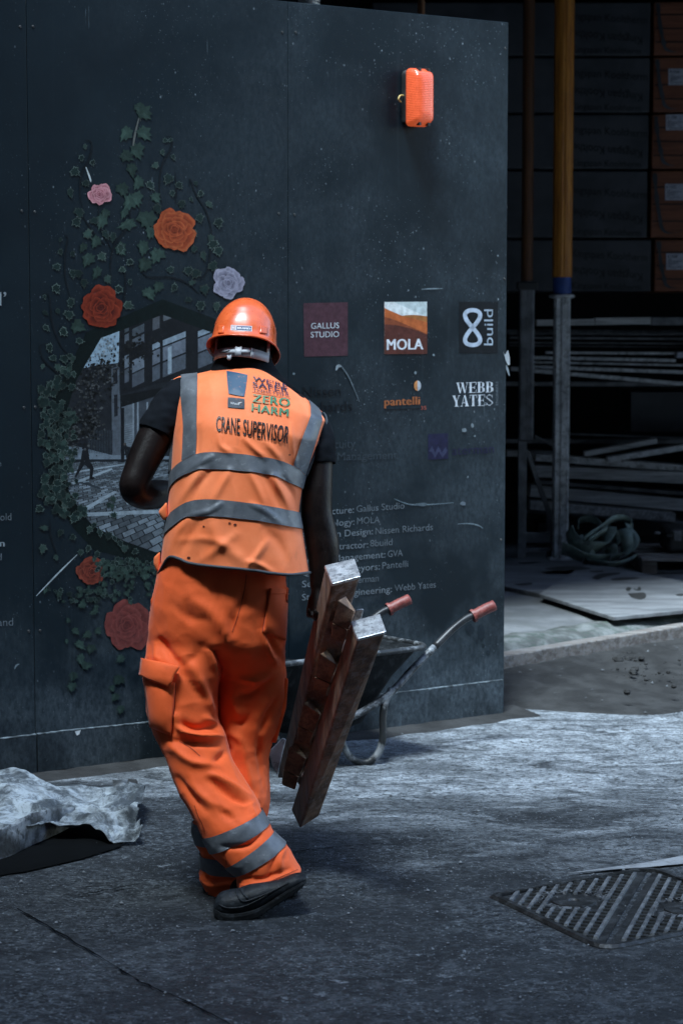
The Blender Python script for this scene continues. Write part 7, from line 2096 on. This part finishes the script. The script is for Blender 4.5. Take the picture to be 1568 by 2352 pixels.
for j, (o_, dz) in enumerate(((.003, -.003), (.012, -.006), (.013, -.010), (.009, -.011))):
    for k in range(nth):
        a = 2 * math.pi * k / nth; cx, cy = math.cos(a), math.sin(a)
        if cy < 0: cx, cy = math.copysign(abs(cx) ** .72, cx), -abs(cy) ** .72
        peak = .042 * max(0, cy) ** 3
        drop = -.006 * abs(cx) ** 3 - .022 * max(0, cy) ** 2
        Gd[nr + j, k] = HP((ha * 1.015 + o_ * .85) * cx, (hb * 1.015 + o_ + peak) * cy, dz + drop * min(1, (j + 1) / 2))
m = MB(); m.grid(Gd, closed=True)
hat = m.build("hard_hat", M_HAT, man, smooth=True)
s_ = hat.modifiers.new("s", 'SOLIDIFY'); s_.thickness = .0028; s_.offset = 1
tag(hat, "scratched glossy orange hard hat with a small white-edged sticker")
bvhH = BVHTree.FromPolygons([Vector(v) for v in Gd.reshape(-1, 3)], [(i * nth + k, i * nth + (k + 1) % nth, (i + 1) * nth + (k + 1) % nth, (i + 1) * nth + k) for i in range(nr + 3) for k in range(nth)])
def on_hat(F, x, y, off): return on_cloth(bvhH, *F(x, y), off, 6.5)
def hat_quad(mb, pts, off, col, n=6):
    P = [np.array(p, float) for p in pts]
    Gq = [[list(on_hat(FH, *((P[0] * (1 - j / n) + P[1] * j / n) * (1 - i / n) + (P[3] * (1 - j / n) + P[2] * j / n) * i / n), off)) for j in range(n + 1)] for i in range(n + 1)]
    mb.grid(np.array(Gq), col)
pm = MB()
hat_quad(pm, [(548, 672), (884, 690), (880, 776), (543, 755)], .0010, (.62, .63, .66))
hat_quad(pm, [(640, 686), (872, 699), (868, 764), (628, 748)], .0016, (.015, .035, .14))
hat_quad(pm, [(560, 682), (622, 686), (612, 746), (555, 742)], .0016, (.42, .25, .26))
def hat_text(s, TL, TR, BR, BL, col, off, bold):
    u, v, fc, ll = text_uvl(s, bold); TL, TR, BR, BL = map(np.array, (TL, TR, BR, BL))
    pm.add([on_hat(FH, *((BL * (1 - a) + BR * a) * (1 - b) + (TL * (1 - a) + TR * a) * b), off + l * .00015) for a, b, l in zip(u, v, ll)], fc, col)
hat_text("BRAND", (650, 704), (862, 716), (858, 748), (645, 734), (.75, .77, .8), .0022, .05)
hat_text("H", (572, 694), (608, 696), (603, 738), (567, 736), (.72, .72, .74), .0022, .05)
pm.build("sticker", M_VPRINT, hat, colour=True)
for pts in ([(1012, 695), (1128, 715), (1124, 815), (1008, 800)], [(342, 690), (436, 685), (430, 800), (345, 805)]):
    m = MB(); hat_quad(m, pts, .0025, (1, 1, 1), 8); o = m.build("accessory_slot", M_HAT, hat, smooth=True); s_ = o.modifiers.new("s", 'SOLIDIFY'); s_.thickness = .004; s_.offset = 0
# harness round the nape
def nape(a, z, r=1.0): return HP(.088 * r * math.sin(a), -.108 * r * math.cos(a) + .004, z)
def hband(z0, z1, a0, a1, r, name, mat=M_HARNESS, th=.003, sag=.0):
    n = 40; V_ = []
    for i in range(n + 1):
        a = a0 + (a1 - a0) * i / n; u = (i / n * 2 - 1); e = (1 - u * u)
        V_ += [list(nape(a, z0 - sag * e, r)), list(nape(a, z1 - sag * e * .8, r))]
    m = MB(); m.grid(np.array(V_).reshape(n + 1, 2, 3)); o = m.build(name, mat, hat, smooth=True); s_ = o.modifiers.new("s", 'SOLIDIFY'); s_.thickness = th; return o
hband(-.060, -.032, -1.15, 1.15, 1.0, "harness_band", sag=.006)
hband(-.052, -.041, -.62, .38, 1.035, "harness_strap", sag=.006)
hband(-.0495, -.0465, -.70, -.28, 1.06, "harness_slot", M_BLACKPL, .001, sag=.004)
hband(-.062, -.034, -.10, .10, 1.05, "harness_buckle", sag=.006)
hband(-.062, -.034, .40, .50, 1.04, "harness_buckle", sag=.004)
hband(-.074, -.061, -.36, -.22, 1.03, "harness_tab", sag=.004)
for a0 in (-1.2, 1.05):
    hband(-.056, .005, a0, a0 + .16, .98, "harness_strap")
